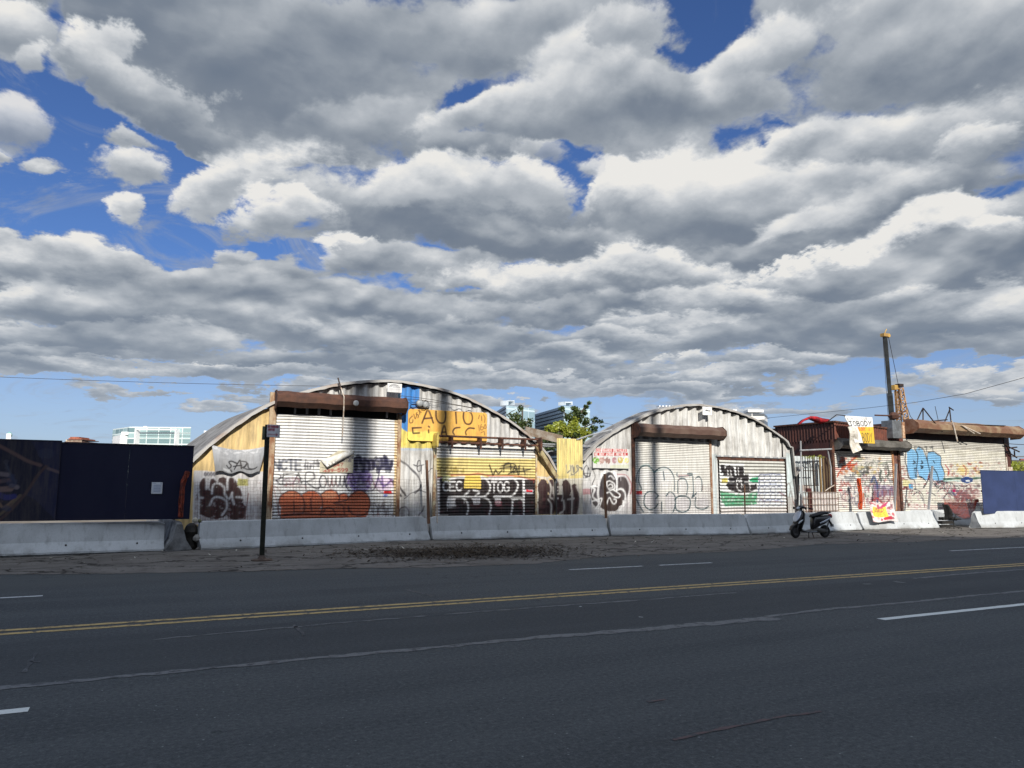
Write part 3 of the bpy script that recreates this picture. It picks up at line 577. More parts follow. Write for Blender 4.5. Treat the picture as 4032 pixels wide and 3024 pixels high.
# ---- fourth door
use('G')
CV.poly([(625, 768), (900, 762), (905, 880), (960, 870), (1050, 880), (1355, 870), (1372, 1240), (640, 1250)], (.76, .78, .78))
CV.poly([(640, 1240), (1372, 1230), (1372, 1310), (640, 1310)], (.58, .50, .48), .7)
for p in ([(645, 775), (690, 775), (692, 865), (650, 868)], [(700, 800), (740, 778), (790, 800), (800, 890), (668, 892)], [(812, 790), (898, 800), (900, 960), (820, 960)], [(725, 895), (950, 880), (950, 990), (1035, 985), (1042, 1040), (960, 1070), (850, 1085), (740, 1050), (700, 990), (735, 960)]): CV.poly(p, (.025, .022, .025))
for st in ([(722, 832), (724, 890)], [(755, 830), (760, 885)], [(838, 810), (840, 880)], [(780, 905), (740, 900), (722, 935), (745, 965), (790, 962)], [(815, 965), (830, 930), (850, 965), (868, 925), (872, 1010)], [(905, 965), (950, 968), (965, 1010), (962, 1050)], [(825, 975), (825, 1030), (870, 1070)], [(905, 1010), (880, 1000)], [(700, 1040), (760, 1070), (840, 1090), (940, 1090), (1040, 1040)]): CV.stroke(st, .035, WHT)
GRN = (.03, .30, .12)
CV.poly([(640, 1058), (760, 1085), (900, 1105), (1042, 1062), (1040, 1200), (900, 1225), (700, 1228), (650, 1160)], GRN, .85); CV.poly([(972, 920), (1050, 905), (1055, 965), (1000, 968), (955, 955)], (.03, .32, .15)); CV.spray(650, 1080, 1040, 1220, [(.7, .75, .72), (.05, .4, .2)], 60, 5, 16, .7, 5)
for i in range(4):
    for j in range(5): CV.ring(1092 + 62 * i, 912 + 68 * j, 30, 36, .02, (.10, .12, .24), .9, 170 + 40 * (i % 2), 460)
for j in range(3): CV.stroke([(1065, 990 + 85 * j), (1120, 1000 + 85 * j), (1200, 985 + 85 * j), (1340, 1005 + 85 * j)], .02, (.12, .18, .38), .8)
CV.stroke([(1050, 1090), (1065, 960), (1060, 900), (1090, 878), (1150, 880), (1220, 872), (1290, 885)], .03, (.05, .08, .2)); CV.poly([(655, 922), (720, 920), (720, 972), (657, 976)], (.78, .66, .15)); CV.text('EF', 664, 930, 34, 18, .016, (.3, .28, .1)); CV.stroke([(1280, 1070), (1340, 1110), (1355, 1120)], .03, (.25, .08, .08))
CV.stroke([(1060, 1100), (1130, 1180), (1250, 1170), (1330, 1200)], .02, (.3, .12, .16), .7)
# ---- wall to the right of the fourth door
CV.poly([(545, 655), (622, 655), (622, 1310), (545, 1310)], (.56, .62, .63)); CV.poly([(1370, 640), (1545, 690), (1545, 1310), (1370, 1310)], (.58, .67, .68)); CV.poly([(1370, 1130), (1560, 1100), (1560, 1310), (1370, 1310)], (.42, .38, .36), .7)
for st in ([(1375, 1010), (1400, 975), (1420, 1040), (1430, 1120)], [(1420, 970), (1455, 950), (1475, 1000), (1478, 1100)], [(1478, 1030), (1510, 960), (1548, 945), (1552, 990)], [(1400, 1130), (1420, 1060), (1440, 1140)], [(1500, 1130), (1540, 1080), (1555, 1100)]): CV.stroke(st, .045, (.26, .26, .25))
CV.stroke([(1440, 1020), (1450, 1120)], .03, (.7, .7, .7)); CV.stroke([(1440, 1160), (1500, 1290)], .03, (.25, .08, .07))
# ---- fifth door
use('H')
CV.spray(790, 640, 1445, 1245, [(.60, .57, .52), (.50, .46, .42), (.66, .60, .50), (.40, .36, .34)], 150, 10, 40, .6, 91)
for k in range(26): CV.scrawl(800 + (k * 97) % 520, 700 + (k * 61) % 430, 930 + (k * 97) % 520, 790 + (k * 61) % 430, .03 + .02 * (k % 3), [(.08, .08, .09), (.38, .07, .05), (.10, .12, .20), (.14, .16, .12), (.30, .10, .14)][k % 5], 4, .85, 200 + k)
CV.spray(800, 690, 1020, 880, [(.55, .10, .05), (.60, .22, .06), (.5, .08, .04)], 26, 10, 34, .8, 2); CV.spray(960, 700, 1300, 880, [(.65, .60, .25), (.55, .52, .30), (.62, .35, .12)], 26, 10, 34, .7, 3); CV.spray(1000, 690, 1430, 1000, [(.20, .20, .18), (.10, .11, .10), (.35, .34, .3)], 40, 8, 36, .75, 4)
CV.spray(790, 900, 1440, 1240, [(.16, .16, .18), (.40, .12, .10), (.30, .30, .33), (.5, .2, .18)], 90, 5, 22, .7, 5)
for st in ([(1010, 690), (900, 790), (850, 830), (810, 900)], [(1020, 760), (930, 800)], [(860, 800), (950, 770)]): CV.stroke(st, .07, (.52, .09, .04))
CV.stroke([(1200, 720), (1260, 770), (1380, 740), (1430, 760)], .06, (.35, .38, .32)); CV.stroke([(1090, 880), (1100, 850), (1150, 860)], .08, (.07, .07, .07)); CV.stroke([(1290, 840), (1270, 900), (1290, 950)], .07, (.10, .12, .10)); CV.stroke([(1360, 790), (1370, 870), (1350, 900)], .08, (.10, .11, .09))
CV.poly([(880, 905), (1000, 900), (990, 960), (900, 960)], (.22, .22, .22), .8); CV.text('OMTS', 895, 918, 30, 18, .014, (.7, .7, .7)); CV.poly([(1200, 990), (1445, 1005), (1440, 1110), (1215, 1120)], (.22, .15, .28), .75); CV.stroke([(1180, 960), (1210, 900), (1240, 990), (1250, 1130), (1240, 1200)], .09, (.06, .09, .2))
for st in ([(840, 1080), (860, 1140), (930, 1170), (960, 1130)], [(960, 1150), (990, 1210), (1040, 1160), (1060, 1060)], [(860, 1110), (980, 1010), (990, 1100)], [(1250, 1050), (1300, 1030), (1330, 1100), (1280, 1160)], [(1340, 1060), (1390, 1080), (1360, 1180)]): CV.stroke(st, .04, (.20, .18, .2))
CV.stroke([(1090, 1090), (1110, 1240)], .05, (.6, .15, .06)); CV.stroke([(1180, 1180), (1240, 1140), (1300, 1200)], .06, (.45, .05, .06)); CV.poly([(820, 1040), (865, 1038), (862, 1065), (820, 1066)], (.5, .02, .05)); CV.scrawl(1190, 1040, 1440, 1230, .03, (.30, .08, .09), 8, .8, 44); CV.scrawl(840, 1000, 1060, 1220, .02, (.4, .2, .2), 8, .7, 45)
CV.poly([(440, 990), (620, 1000), (625, 1060), (440, 1060)], (.35, .26, .22), .9); CV.spray(445, 1070, 830, 1250, [(.45, .34, .32), (.25, .2, .2), (.7, .66, .6), (.3, .12, .12)], 90, 6, 20, .6, 46)
# ---- sixth door
use('J')
CV.spray(600, 880, 1370, 1220, [(.42, .36, .34), (.30, .24, .24), (.50, .36, .36), (.25, .27, .30)], 120, 8, 34, .6, 94)
CV.spray(260, 480, 1370, 1220, [(.66, .62, .50), (.58, .54, .46), (.70, .60, .36)], 110, 14, 50, .4, 92)
for k in range(30): CV.scrawl(250 + (k * 113) % 700, 700 + (k * 71) % 440, 430 + (k * 113) % 700, 800 + (k * 71) % 440, .03 + .018 * (k % 3), [(.06, .06, .07), (.34, .06, .06), (.06, .10, .12), (.28, .10, .12), (.12, .12, .2)][k % 5], 4, .85, 300 + k)
CV.poly([(118, 378), (1375, 440), (1375, 540), (118, 480)], (.16, .14, .11), .62)  # shade under the box, painted over the slats together with soot
CV.poly([(130, 490), (190, 490), (215, 1225), (130, 1225)], (.62, .58, .52), .6); CV.spray(135, 700, 260, 1215, [(.30, .06, .05), (.18, .05, .04), (.5, .3, .26)], 60, 8, 26, .8, 2)
BLU = (.24, .52, .80)
for p in ([(200, 540), (240, 500), (290, 520), (330, 600), (330, 700), (320, 860), (240, 860), (205, 740)], [(300, 520), (340, 480), (390, 520), (430, 620), (470, 760), (440, 880), (350, 840), (320, 700)], [(450, 540), (510, 540), (600, 600), (610, 690), (650, 790), (630, 880), (520, 880), (470, 800), (440, 640)]): CV.poly(p, BLU)
for st in ([(195, 500), (180, 640), (205, 740), (225, 850), (290, 880), (300, 980)], [(290, 500), (330, 590), (320, 700), (305, 830)], [(340, 480), (400, 520), (440, 640), (475, 790), (450, 880), (400, 970)], [(430, 480), (445, 640)], [(450, 545), (520, 540), (560, 570), (604, 600), (608, 690), (650, 790), (640, 880)], [(300, 830), (370, 840), (420, 880)], [(520, 740), (560, 800), (580, 880)], [(280, 650), (300, 670), (275, 680)], [(375, 650), (390, 670), (372, 680)], [(515, 650), (530, 670)], [(290, 740), (310, 740)], [(365, 710), (395, 720), (370, 740)], [(480, 500), (500, 480), (510, 540)]): CV.stroke(st, .05, (.025, .035, .05))
CV.spray(190, 470, 520, 520, [(.10, .10, .09), (.2, .2, .18)], 22, 8, 26, .7, 7)
CV.spray(650, 660, 1090, 830, [(.50, .12, .08), (.7, .5, .16), (.30, .10, .07), (.72, .62, .3), (.45, .2, .1)], 90, 6, 26, .75, 8); CV.poly([(800, 760), (830, 700), (900, 700), (950, 760), (920, 820), (840, 820)], (.72, .58, .22), .8); CV.stroke([(870, 700), (905, 750), (900, 820)], .05, (.45, .07, .05)); CV.stroke([(660, 700), (700, 760), (690, 820)], .07, (.45, .06, .06))
CV.poly([(600, 600), (740, 480), (720, 560), (640, 640)], (.85, .82, .66), .6); CV.spray(1090, 660, 1380, 760, [(.45, .25, .18), (.25, .12, .09)], 30, 5, 22, .6, 9)
CV.stroke([(640, 868), (800, 855), (900, 862), (1090, 850)], .09, (.03, .12, .08)); CV.blob(915, 875, 75, 38, (.03, .07, .22)); CV.blob(925, 885, 26, 12, (.7, .75, .8)); CV.stroke([(640, 890), (760, 880), (830, 890)], .03, (.5, .75, .7))
CV.poly([(150, 870), (240, 880), (240, 950), (150, 945)], (.74, .70, .30), .8); CV.poly([(220, 920), (275, 925), (270, 985), (225, 975)], (.10, .38, .66))
for st in ([(250, 1040), (280, 990), (340, 1000), (390, 1060), (385, 1120)], [(270, 1060), (330, 1020), (380, 1090)], [(400, 1100), (410, 1200)], [(520, 960), (580, 900), (660, 900), (730, 910), (760, 950)], [(560, 1020), (600, 980), (660, 980)], [(640, 1080), (690, 1030), (740, 1060)], [(430, 1040), (470, 1020), (540, 1060)], [(200, 1110), (215, 1200)], [(390, 970), (420, 920), (440, 900)], [(820, 940), (880, 960), (940, 930), (960, 980)], [(500, 900), (560, 960), (600, 940)]): CV.stroke(st, .042, (.06, .05, .06))
CV.spray(250, 900, 800, 1215, [(.45, .16, .16), (.22, .22, .24), (.30, .08, .1), (.65, .4, .42)], 110, 4, 18, .7, 10); CV.poly([(740, 990), (775, 985), (778, 1015), (742, 1016)], (.5, .01, .12)); CV.spray(780, 930, 1060, 1100, [(.32, .10, .10), (.22, .14, .14), (.14, .14, .14)], 60, 10, 30, .7, 11); CV.poly([(820, 985), (1040, 975), (1040, 1100), (810, 1100)], (.30, .09, .09), .5); CV.poly([(230, 1150), (640, 1180), (640, 1230), (230, 1230)], (.5, .2, .2), .45)

PM = painted_mat(dirt=.48); PMD = painted_mat('painted_shutter', .45, .24)
def col_of(base, X, Z):
    b = base(X, Z) if callable(base) else np.broadcast_to(np.array(base, np.float32), X.shape + (3,))
    c, a = CV.sample(X, Z); return b * (1 - a[..., None]) + c * a[..., None]
def wall(name, parent, x0, x1, zb, zt, base, pitch=.32, depth=.045, y=YF, m=None, label=None, dx=.02, dz=.022, phase=0.0):
    """upright corrugated sheet between x0..x1, from zb up to zt (numbers or functions of x)"""
    xs = np.arange(x0, x1 + dx * .5, dx); nz = None
    ztv = np.array([zt(x) if callable(zt) else zt for x in xs]); zbv = np.array([zb(x) if callable(zb) else zb for x in xs])
    ztv = np.maximum(ztv, zbv + .01); nz = max(2, int((ztv - zbv).max() / dz)); t = np.linspace(0, 1, nz)
    X = np.repeat(xs[:, None], nz, 1); Z = zbv[:, None] + (ztv - zbv)[:, None] * t[None, :]
    if pitch:
        ph = ((xs + phase) / pitch) % 1; tri = np.clip(np.abs(ph - .5) * 4 - .75, -.25, .75) - .25      # trapezoid
        yo = tri * depth
    else: yo = xs * 0
    Y = np.repeat((y + yo)[:, None], nz, 1) + .006 * np.sin(X * 2.3) * np.sin(Z * 1.7)
    V = np.stack([X, Y, Z], -1).reshape(-1, 3); C = col_of(base, X, Z).reshape(-1, 3)
    o = npm(name, V, quads(len(xs), nz), m or PM, parent, C)
    if label: o['label'] = label
    return o
def curtain(name, parent, x0, x1, z0, z1, base, pitch=.09, y=YF - .05, bow=.01, groove=.55, label=None):
    """roller shutter of horizontal slats"""
    xs = np.arange(x0, x1 + .01, .02); n = int(round((z1 - z0) / pitch)); rel = [0, .14, .34, .62, .9]; off = [.022, .006, -.014, -.014, .0]
    zs = np.array([z1 - (k + 1 - r) * pitch for k in range(n) for r in rel[::-1]][::-1]); ys = np.array([o for k in range(n) for o in off])
    zs = np.sort(zs); X = np.repeat(xs[:, None], len(zs), 1); Z = np.repeat(zs[None, :], len(xs), 0)
    jit = np.repeat(rng.normal(0, .0022, n), 5)
    Y = y + ys[None, :] * (pitch / .09) + jit[None, :] + bow * np.sin((X - x0) / (x1 - x0) * math.pi) * np.sin(Z * 3)
    Z = Z + .012 * np.sin((X - x0) / (x1 - x0) * 5) * (np.sin(Z * 2.1))
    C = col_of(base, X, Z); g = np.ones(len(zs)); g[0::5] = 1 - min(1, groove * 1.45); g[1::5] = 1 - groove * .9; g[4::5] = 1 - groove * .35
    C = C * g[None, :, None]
    o = npm(name, np.stack([X, Y, Z], -1).reshape(-1, 3), quads(len(xs), len(zs)), PMD, parent, C.reshape(-1, 3))
    if label: o['label'] = label
    return o
def housing(parent, x0, x1, zt, zb, m, y=YF - .04, d=.5, name='housing', ends=None):
    """long folded box that hides the rolled-up shutter; eight-sided, open below"""
    h = zt - zb; pr = [(0, zt), (-d * .62, zt), (-d, zt - h * .32), (-d, zt - h * .70), (-d * .66, zb), (-d * .55, zb + .02), (-d + .05, zt - h * .66), (-d + .05, zt - h * .33), (-d * .6, zt - .04), (0, zt - .04)]
    mb = MB(); n = len(pr); N = 12
    rings = [[(x0 + (x1 - x0) * i / N, y + a, b + .012 * math.sin(i * 2.1)) for a, b in pr] for i in range(N + 1)]
    mb.loft(rings, False); o = build(mb, name, m, parent)
    for xx in (x0, x1):
        e = MB(); pl = [(0, zt + .03), (-d * .64, zt + .03), (-d - .03, zt - h * .31), (-d - .03, zt - h * .71), (-d * .66, zb - .03), (0, zb - .05)]
        e.add([(xx - .012, y + a, b) for a, b in pl] + [(xx + .012, y + a, b) for a, b in pl], [tuple(range(6)), tuple(range(11, 5, -1))] + [(i, (i + 1) % 6, 6 + (i + 1) % 6, 6 + i) for i in range(6)])
        build(e, 'end_plate', ends or m, o)
    return o
RUST = mat('rust_brown', (.058, .028, .020), (.095, .042, .026), 5, .75, fine=60, finew=.35)
RUSTD = mat('rust_dark', (.04, .02, .016), (.12, .05, .03), 7, .8)
RAILM = mat('rail_rusty', (.42, .33, .22), (.20, .08, .035), 6, .7, stretch=(1, 1, .35))
GALV = mat('galvanised', (.46, .47, .48), (.32, .33, .34), 3, .42, .35, stretch=(1, 1, .4))
TIN = mat('roof_tin', (.29, .285, .28), (.16, .155, .15), 2.2, .6, .1)
DARK = mat('dark_inside', (.012, .012, .012), (.02, .018, .016), 3, .9)
WOODM = mat('old_wood', (.20, .115, .06), (.11, .06, .035), 5, .8, stretch=(6, 6, .8))
def rail(parent, x, z0, z1, m, w=.11, y=YF - .1): return build(MB().box(x - w / 2, x + w / 2, y, y + .1, z0, z1), 'guide_rail', m, parent)

def arch(pts):
    A = sorted(fx(*p) for p in pts); X = np.array([a[0] for a in A]); Z = np.array([a[1] for a in A])
    # smooth
    xs = np.linspace(X[0], X[-1], 90); zs = np.interp(xs, X, Z)
    k = np.array([1, 2, 3, 2, 1]) / 9.; zz = np.convolve(np.pad(zs, 2, 'edge'), k, 'valid'); zz[:6] = zs[:6]; zz[-6:] = zs[-6:]
    return xs, np.maximum(zz, 0)
def vault(root, xs, zs, depth, skew, m, trim, y0=YF, wob=.014, zmin=0):
    """ribbed barrel roof: ribs run round the arch"""
    nx = len(xs); T = np.gradient(np.stack([xs, zs], 1), axis=0); T /= np.linalg.norm(T, axis=1)[:, None]; Nn = np.stack([-T[:, 1], T[:, 0]], 1)
    ys = np.arange(-.02, depth + .01, .09); ny = len(ys)
    off = np.where(np.arange(ny) % 2 == 0, .035, -.02)
    X = xs[:, None] + Nn[:, 0:1] * (off[None, :] + .05) + skew * ys[None, :]; Z = zs[:, None] + Nn[:, 1:2] * (off[None, :] + .05); Y = np.repeat((y0 + ys)[None, :], nx, 0)
    o = npm('roof', np.stack([X, Y, Z], -1).reshape(-1, 3), quads(nx, ny), m, root)
    mb = MB(); rings = []
    for i in range(nx):
        if zs[i] < zmin: continue
        w = wob * math.sin(i * 1.9) * math.sin(i * .37); a, b = Nn[i]
        rings.append([(xs[i] + a * .10, y0 - .02, zs[i] + b * .10), (xs[i] + a * (.075 + w * .3), y0 - .17, zs[i] + b * (.075 + w * .3)), (xs[i] - a * (.005 + w), y0 - .18, zs[i] - b * (.005 + w)), (xs[i] - a * (.0 + w), y0 - .17, zs[i] - b * (.0 + w)), (xs[i] + a * .055, y0 - .15, zs[i] + b * .055), (xs[i] + a * .05, y0 - .02, zs[i] + b * .05)])
    mb.loft(rings); build(mb, 'roof_edge', trim, root)
    return o

# ================================================================ ground, road
def sheet(name, pts, z, m, kind='structure'):
    me = bpy.data.meshes.new(name); me.from_pydata([(x, y, z) for x, y in pts], [], [tuple(range(len(pts)))]); me.update()
    me.materials.append(m); o = bpy.data.objects.new(name, me); COL.objects.link(o); o['kind'] = kind; return o
def ground_mat():
    m, N = newmat('rubble_ground'); o = objco(N)
    a = N.noise(o, .35, 7, .65); b = N.noise(o, 6, 5, .6)
    c = N.mix(N.rng(a, .35, .65), (.16, .13, .10), (.24, .215, .18)); c = N.mix(N.rng(b, .5, .8), c, (.08, .075, .06))
    finish(N, c, .95, bump=b, bstr=.5); return m
def asphalt_mat():
    m, N = newmat('asphalt'); o = objco(N)
    big = N.noise(o, .22, 5, .6); trk = N.noise(N.v('MULTIPLY', o, (.05, 1.0, 1)), 1.3, 4, .6); mid = N.noise(N.v('MULTIPLY', o, (.4, 1.3, 1)), 2.2, 5, .65)
    fi = N.noise(o, 70, 3, .75); st = N.n('ShaderNodeTexVoronoi', {'Vector': o, 'Scale': 95.0}).outputs[0]
    c = N.mix(N.rng(trk, .36, .64), (.052, .054, .057), (.074, .076, .078))
    c = N.mix(N.m('MULTIPLY', N.rng(big, .4, .68), .55), c, (.086, .087, .087)); c = N.mix(N.m('MULTIPLY', N.rng(mid, .5, .75), .4), c, (.044, .045, .048))
    c = N.mix(N.m('MULTIPLY', N.rng(fi, .52, .72), .6), c, (.16, .162, .16)); c = N.mix(N.m('MULTIPLY', N.rng(fi, .48, .3), .6), c, (.020, .021, .023))
    f2 = N.noise(o, 24, 4, .7); c = N.mix(N.m('MULTIPLY', N.rng(f2, .50, .68), .5), c, (.15, .15, .15)); c = N.mix(N.m('MULTIPLY', N.rng(f2, .48, .32), .6), c, (.022, .023, .025)); sp_ = N.n('ShaderNodeTexVoronoi', {'Vector': o, 'Scale': 8.0}).outputs[0]; c = N.mix(N.m('MULTIPLY', N.rng(sp_, .075, .04), N.rng(big, .40, .60)), c, (.30, .30, .29)); st2 = N.noise(N.v('MULTIPLY', o, (.5, .9, 1)), .8, 7, .7); c = N.mix(N.m('MULTIPLY', N.rng(st2, .60, .70), .35), c, (.035, .035, .037))
    # a darker band of newer paving between the seams
    y = N.n('ShaderNodeSeparateXYZ', {0: o}).outputs[1]; wob = N.m('MULTIPLY_ADD', N.noise(o, .8, 4, .6), .3, -.15)
    band = N.m('MULTIPLY', N.rng(N.m('ADD', y, wob), 7.85, 7.95), N.rng(N.m('ADD', y, wob), 10.05, 9.9))
    c = N.mix(N.m('MULTIPLY', band, .38), c, (.034, .035, .038))
    edge = N.rng(N.m('ADD', y, N.m('MULTIPLY', wob, 6.0)), 13.9, 15.6); c = N.mix(N.m('MULTIPLY', edge, .55), c, (.085, .083, .080))
    # hairline cracks
    cv = N.v('ADD', N.v('MULTIPLY', o, (.22, .5, 1)), N.v('SCALE', N.n('ShaderNodeTexNoise', {'Vector': o, 'Scale': 1.3, 'Detail': 5.0}).outputs['Color'], None)); 
    ck = N.n('ShaderNodeTexVoronoi', {'Vector': cv, 'Scale': .55}, feature='DISTANCE_TO_EDGE').outputs[0]
    c = N.mix(N.m('MULTIPLY', N.rng(ck, .006, .0), N.m('MULTIPLY', N.rng(big, .5, .6), .7)), c, (.010, .010, .011))
    c = N.mix(1.0, c, (.88, .95, .97), 'MULTIPLY')
    finish(N, c, .84, bump=N.m('ADD', N.m('MULTIPLY', fi, .8), N.m('MULTIPLY', st, .8)), bstr=.8, spec=.3, bdist=.009); return m
def walk_mat():
    m, N = newmat('broken_pavement'); o = objco(N)
    a = N.noise(o, .9, 7, .65); b = N.noise(N.v('MULTIPLY', o, (.5, 1.5, 1)), 2.6, 6, .65); f = N.noise(o, 45, 4, .7)
    c = N.mix(N.rng(a, .35, .65), (.115, .105, .095), (.165, .152, .137)); c = N.mix(N.m('MULTIPLY', N.rng(b, .50, .68), .75), c, (.085, .075, .065)); c = N.mix(N.m('MULTIPLY', N.rng(f, .5, .75), .4), c, (.22, .205, .185))
    w = N.v('SCALE', N.n('ShaderNodeTexNoise', {'Vector': o, 'Scale': 2.2, 'Detail': 6.0}).outputs['Color'], None); w.node.inputs['Scale'].default_value = .55
    ck = N.n('ShaderNodeTexVoronoi', {'Vector': N.v('ADD', N.v('MULTIPLY', o, (.45, .9, 1)), w), 'Scale': .95}, feature='DISTANCE_TO_EDGE').outputs[0]
    c = N.mix(N.m('MULTIPLY', N.rng(ck, .028, .006), .9), c, (.022, .019, .016))
    ck2 = N.n('ShaderNodeTexVoronoi', {'Vector': N.v('ADD', o, w), 'Scale': 2.8}, feature='DISTANCE_TO_EDGE').outputs[0]
    c = N.mix(N.m('MULTIPLY', N.rng(ck2, .03, .0), N.m('MULTIPLY', N.rng(a, .5, .6), .8)), c, (.03, .026, .022))
    finish(N, c, .93, bump=N.m('ADD', N.m('ADD', N.m('MULTIPLY', f, .25), N.m('MULTIPLY', b, .8)), N.rng(ck, .0, .04)), bstr=.8, spec=.2, bdist=.03); return m
ASPH = asphalt_mat()
sheet('ground', [(-900, -600), (1600, -600), (1600, 1600), (-900, 1600)], -.03, ground_mat())
edge_px = [(-900, 2290), (0, 2262), (300, 2262), (600, 2257), (1000, 2250), (1300, 2240), (1700, 2236), (2100, 2221), (2300, 2200), (2498, 2186), (2700, 2180), (2900, 2172), (3070, 2158), (3230, 2143), (3420, 2139), (3600, 2134), (3830, 2123), (4032, 2117)]
ex = [(G(u, v).x, G(u, v).y) for u, v in edge_px]
sheet('road', [(-300, -30), (400, -30), (400, 17.4), (-300, 17.4)], 0.0, ASPH)
def jag(pts, n=10, amp=.05):
    o = []
    for (ax, ay), (bx, by) in zip(pts, pts[1:]):
        for k in range(n): t = k / n; o.append((ax + (bx - ax) * t + random.uniform(-amp, amp), ay + (by - ay) * t + random.uniform(-amp, amp)))
    return o + [pts[-1]]
ex = [(-60, 17.6), (-20, 17.5)] + ex[1:] + [(60, 16.9), (160, 17)]
ejag = [(-60, 17.5)] + jag(ex[1:-1], 16, .07) + [(160, 17)]
def walk_z(x, y): return .012 + .05 * max(0, min(1, (y - 16.4) / 4.5)) * (1 + .6 * math.sin(x * .7) * math.sin(y * 1.3 + x * .2))
xs = np.array([p[0] for p in ejag]); ys0 = np.array([p[1] for p in ejag]); o_ = np.argsort(xs); xs, ys0 = xs[o_], ys0[o_]
NY = 14; V = []
for x, y0 in zip(xs, ys0):
    for k in range(NY):
        y = y0 + (24.5 - y0) * k / (NY - 1); V.append((x, y, walk_z(x, y) if k else .006))
sw = np_mesh('sidewalk', np.array(V), quads(len(xs), NY), walk_mat()); sw['kind'] = 'structure'
def paint_mat(name, col, wear=.5, road=(.045, .047, .05), rough=.7):
    m, N = newmat(name); o = objco(N); a = N.noise(o, 9, 6, .7); b = N.noise(o, 45, 3, .7); g = N.noise(N.v('MULTIPLY', o, (.3, 1, 1)), 2.0, 4, .6)
    k = N.m('ADD', N.rng(a, .66 - wear * .3, .82 - wear * .3), N.m('MULTIPLY', N.rng(b, .6, .72), .7), clamp=True)
    k = N.m('ADD', k, N.m('MULTIPLY', N.rng(g, .6, .75), .35), clamp=True)
    finish(N, N.mix(k, col, road), rough, bump=b, bstr=.3); return m
YLINE = paint_mat('yellow_line_paint', (.44, .315, .125), .55); WLINE = paint_mat('white_line_paint', (.60, .63, .61), .2); WLINE2 = paint_mat('white_line_worn', (.50, .52, .53), .5); SEAM = paint_mat('seam_grey', (.135, .14, .142), .62); CHALK = paint_mat('chalk_mark', (.15, .155, .16), 1.1); REDP = paint_mat('faint_red', (.095, .058, .058), .75)
def strip(name, pts, w, m, z=.004, amp=.008, n=1):
    """ragged painted strip along a polyline"""
    P_ = []
    for (ax, ay), (bx, by) in zip(pts, pts[1:]):
        L = math.hypot(bx - ax, by - ay); k = max(2, int(L / .12))
        for i in range(k): P_.append((ax + (bx - ax) * i / k, ay + (by - ay) * i / k))
    P_.append(pts[-1]); V = []; F = []
    for i, (x, y) in enumerate(P_):
        a = P_[max(0, i - 1)]; b = P_[min(len(P_) - 1, i + 1)]; d = Vector((b[0] - a[0], b[1] - a[1])).normalized()
        ww = (w[0] + (w[1] - w[0]) * i / len(P_)) if isinstance(w, tuple) else w
        for s in (-1, 1): j = ww / 2 + random.uniform(-amp, amp); V.append((x - d.y * s * j, y + d.x * s * j, z))
        if i: F.append((2 * i - 2, 2 * i, 2 * i + 1, 2 * i - 1))
    me = bpy.data.meshes.new(name); me.from_pydata(V, [], F); me.update(); me.materials.append(m)
    o = bpy.data.objects.new(name, me); COL.objects.link(o); o['kind'] = 'structure'; return o
def wav(x0, x1, y, a=.03): return [(x, y + a * math.sin(x * .31) + a * .4 * math.sin(x * 1.3)) for x in np.arange(x0, x1, 1.0)]
strip('yellow_line', wav(-60, 160, 10.82, .01), .12, YLINE); strip('yellow_line', wav(-60, 160, 10.56, .01), .12, YLINE)
for a, b in ((-7.9, -.63), (8.93, 18.1), (27.2, 36), (-26, -17)): strip('lane_line', [(a, 7.01), (b, 7.01)], .13, WLINE, amp=.005)
for a, b in ((-9, -1.2), (8.23, 10.1), (10.55, 12.05), (20.7, 29.5), (38, 46)): strip('lane_line', [(a, 13.88), (b, 13.88)], .10, WLINE2)
def gp(*p): return [(G(u, v).x, G(u, v).y) for u, v in p]
strip('paving_seam', gp((-200, 2730), (0, 2710), (500, 2663), (900, 2625), (1300, 2587)), .10, SEAM, amp=.03)
strip('paving_seam', gp((1300, 2587), (1700, 2552), (2100, 2513), (2500, 2482), (2900, 2447), (3060, 2434)), (.10, .24), SEAM, amp=.035)
strip('paving_seam', gp((3020, 2428), (3232, 2402), (3600, 2370), (3850, 2344), (4032, 2328), (4300, 2310)), (.10, .09), SEAM, amp=.025)
strip('paving_seam', gp((600, 2520), (1300, 2456), (2100, 2393), (2500, 2365), (2900, 2334)), .05, SEAM, amp=.03); strip('paving_seam', gp((3600, 2278), (3850, 2255), (4032, 2243)), .09, SEAM, amp=.03)
strip('chalk_mark', gp((95, 2648), (145, 2570)), .035, CHALK, amp=.015); strip('chalk_mark', gp((115, 2606), (160, 2606)), .03, CHALK, amp=.015); strip('chalk_mark', gp((1160, 2462), (1196, 2503)), .04, CHALK, amp=.012)
strip('chalk_mark', gp((1600, 2322), (1710, 2350)), .09, CHALK, amp=.03); strip('chalk_mark', gp((3400, 2300), (3432, 2300)), .1, SEAM, amp=.02); strip('chalk_mark', gp((3520, 2290), (3562, 2295)), .12, SEAM, amp=.03); strip('chalk_mark', gp((2515, 2430), (2532, 2431)), .03, WLINE2); strip('chalk_mark', gp((2280, 2389), (2290, 2389)), .03, WLINE2)
strip('red_mark', gp((2650, 2915), (2850, 2870), (3100, 2820), (3230, 2800)), (.03, .05), REDP, amp=.02); strip('red_mark', gp((2550, 2765), (2620, 2755)), .05, REDP, amp=.02)

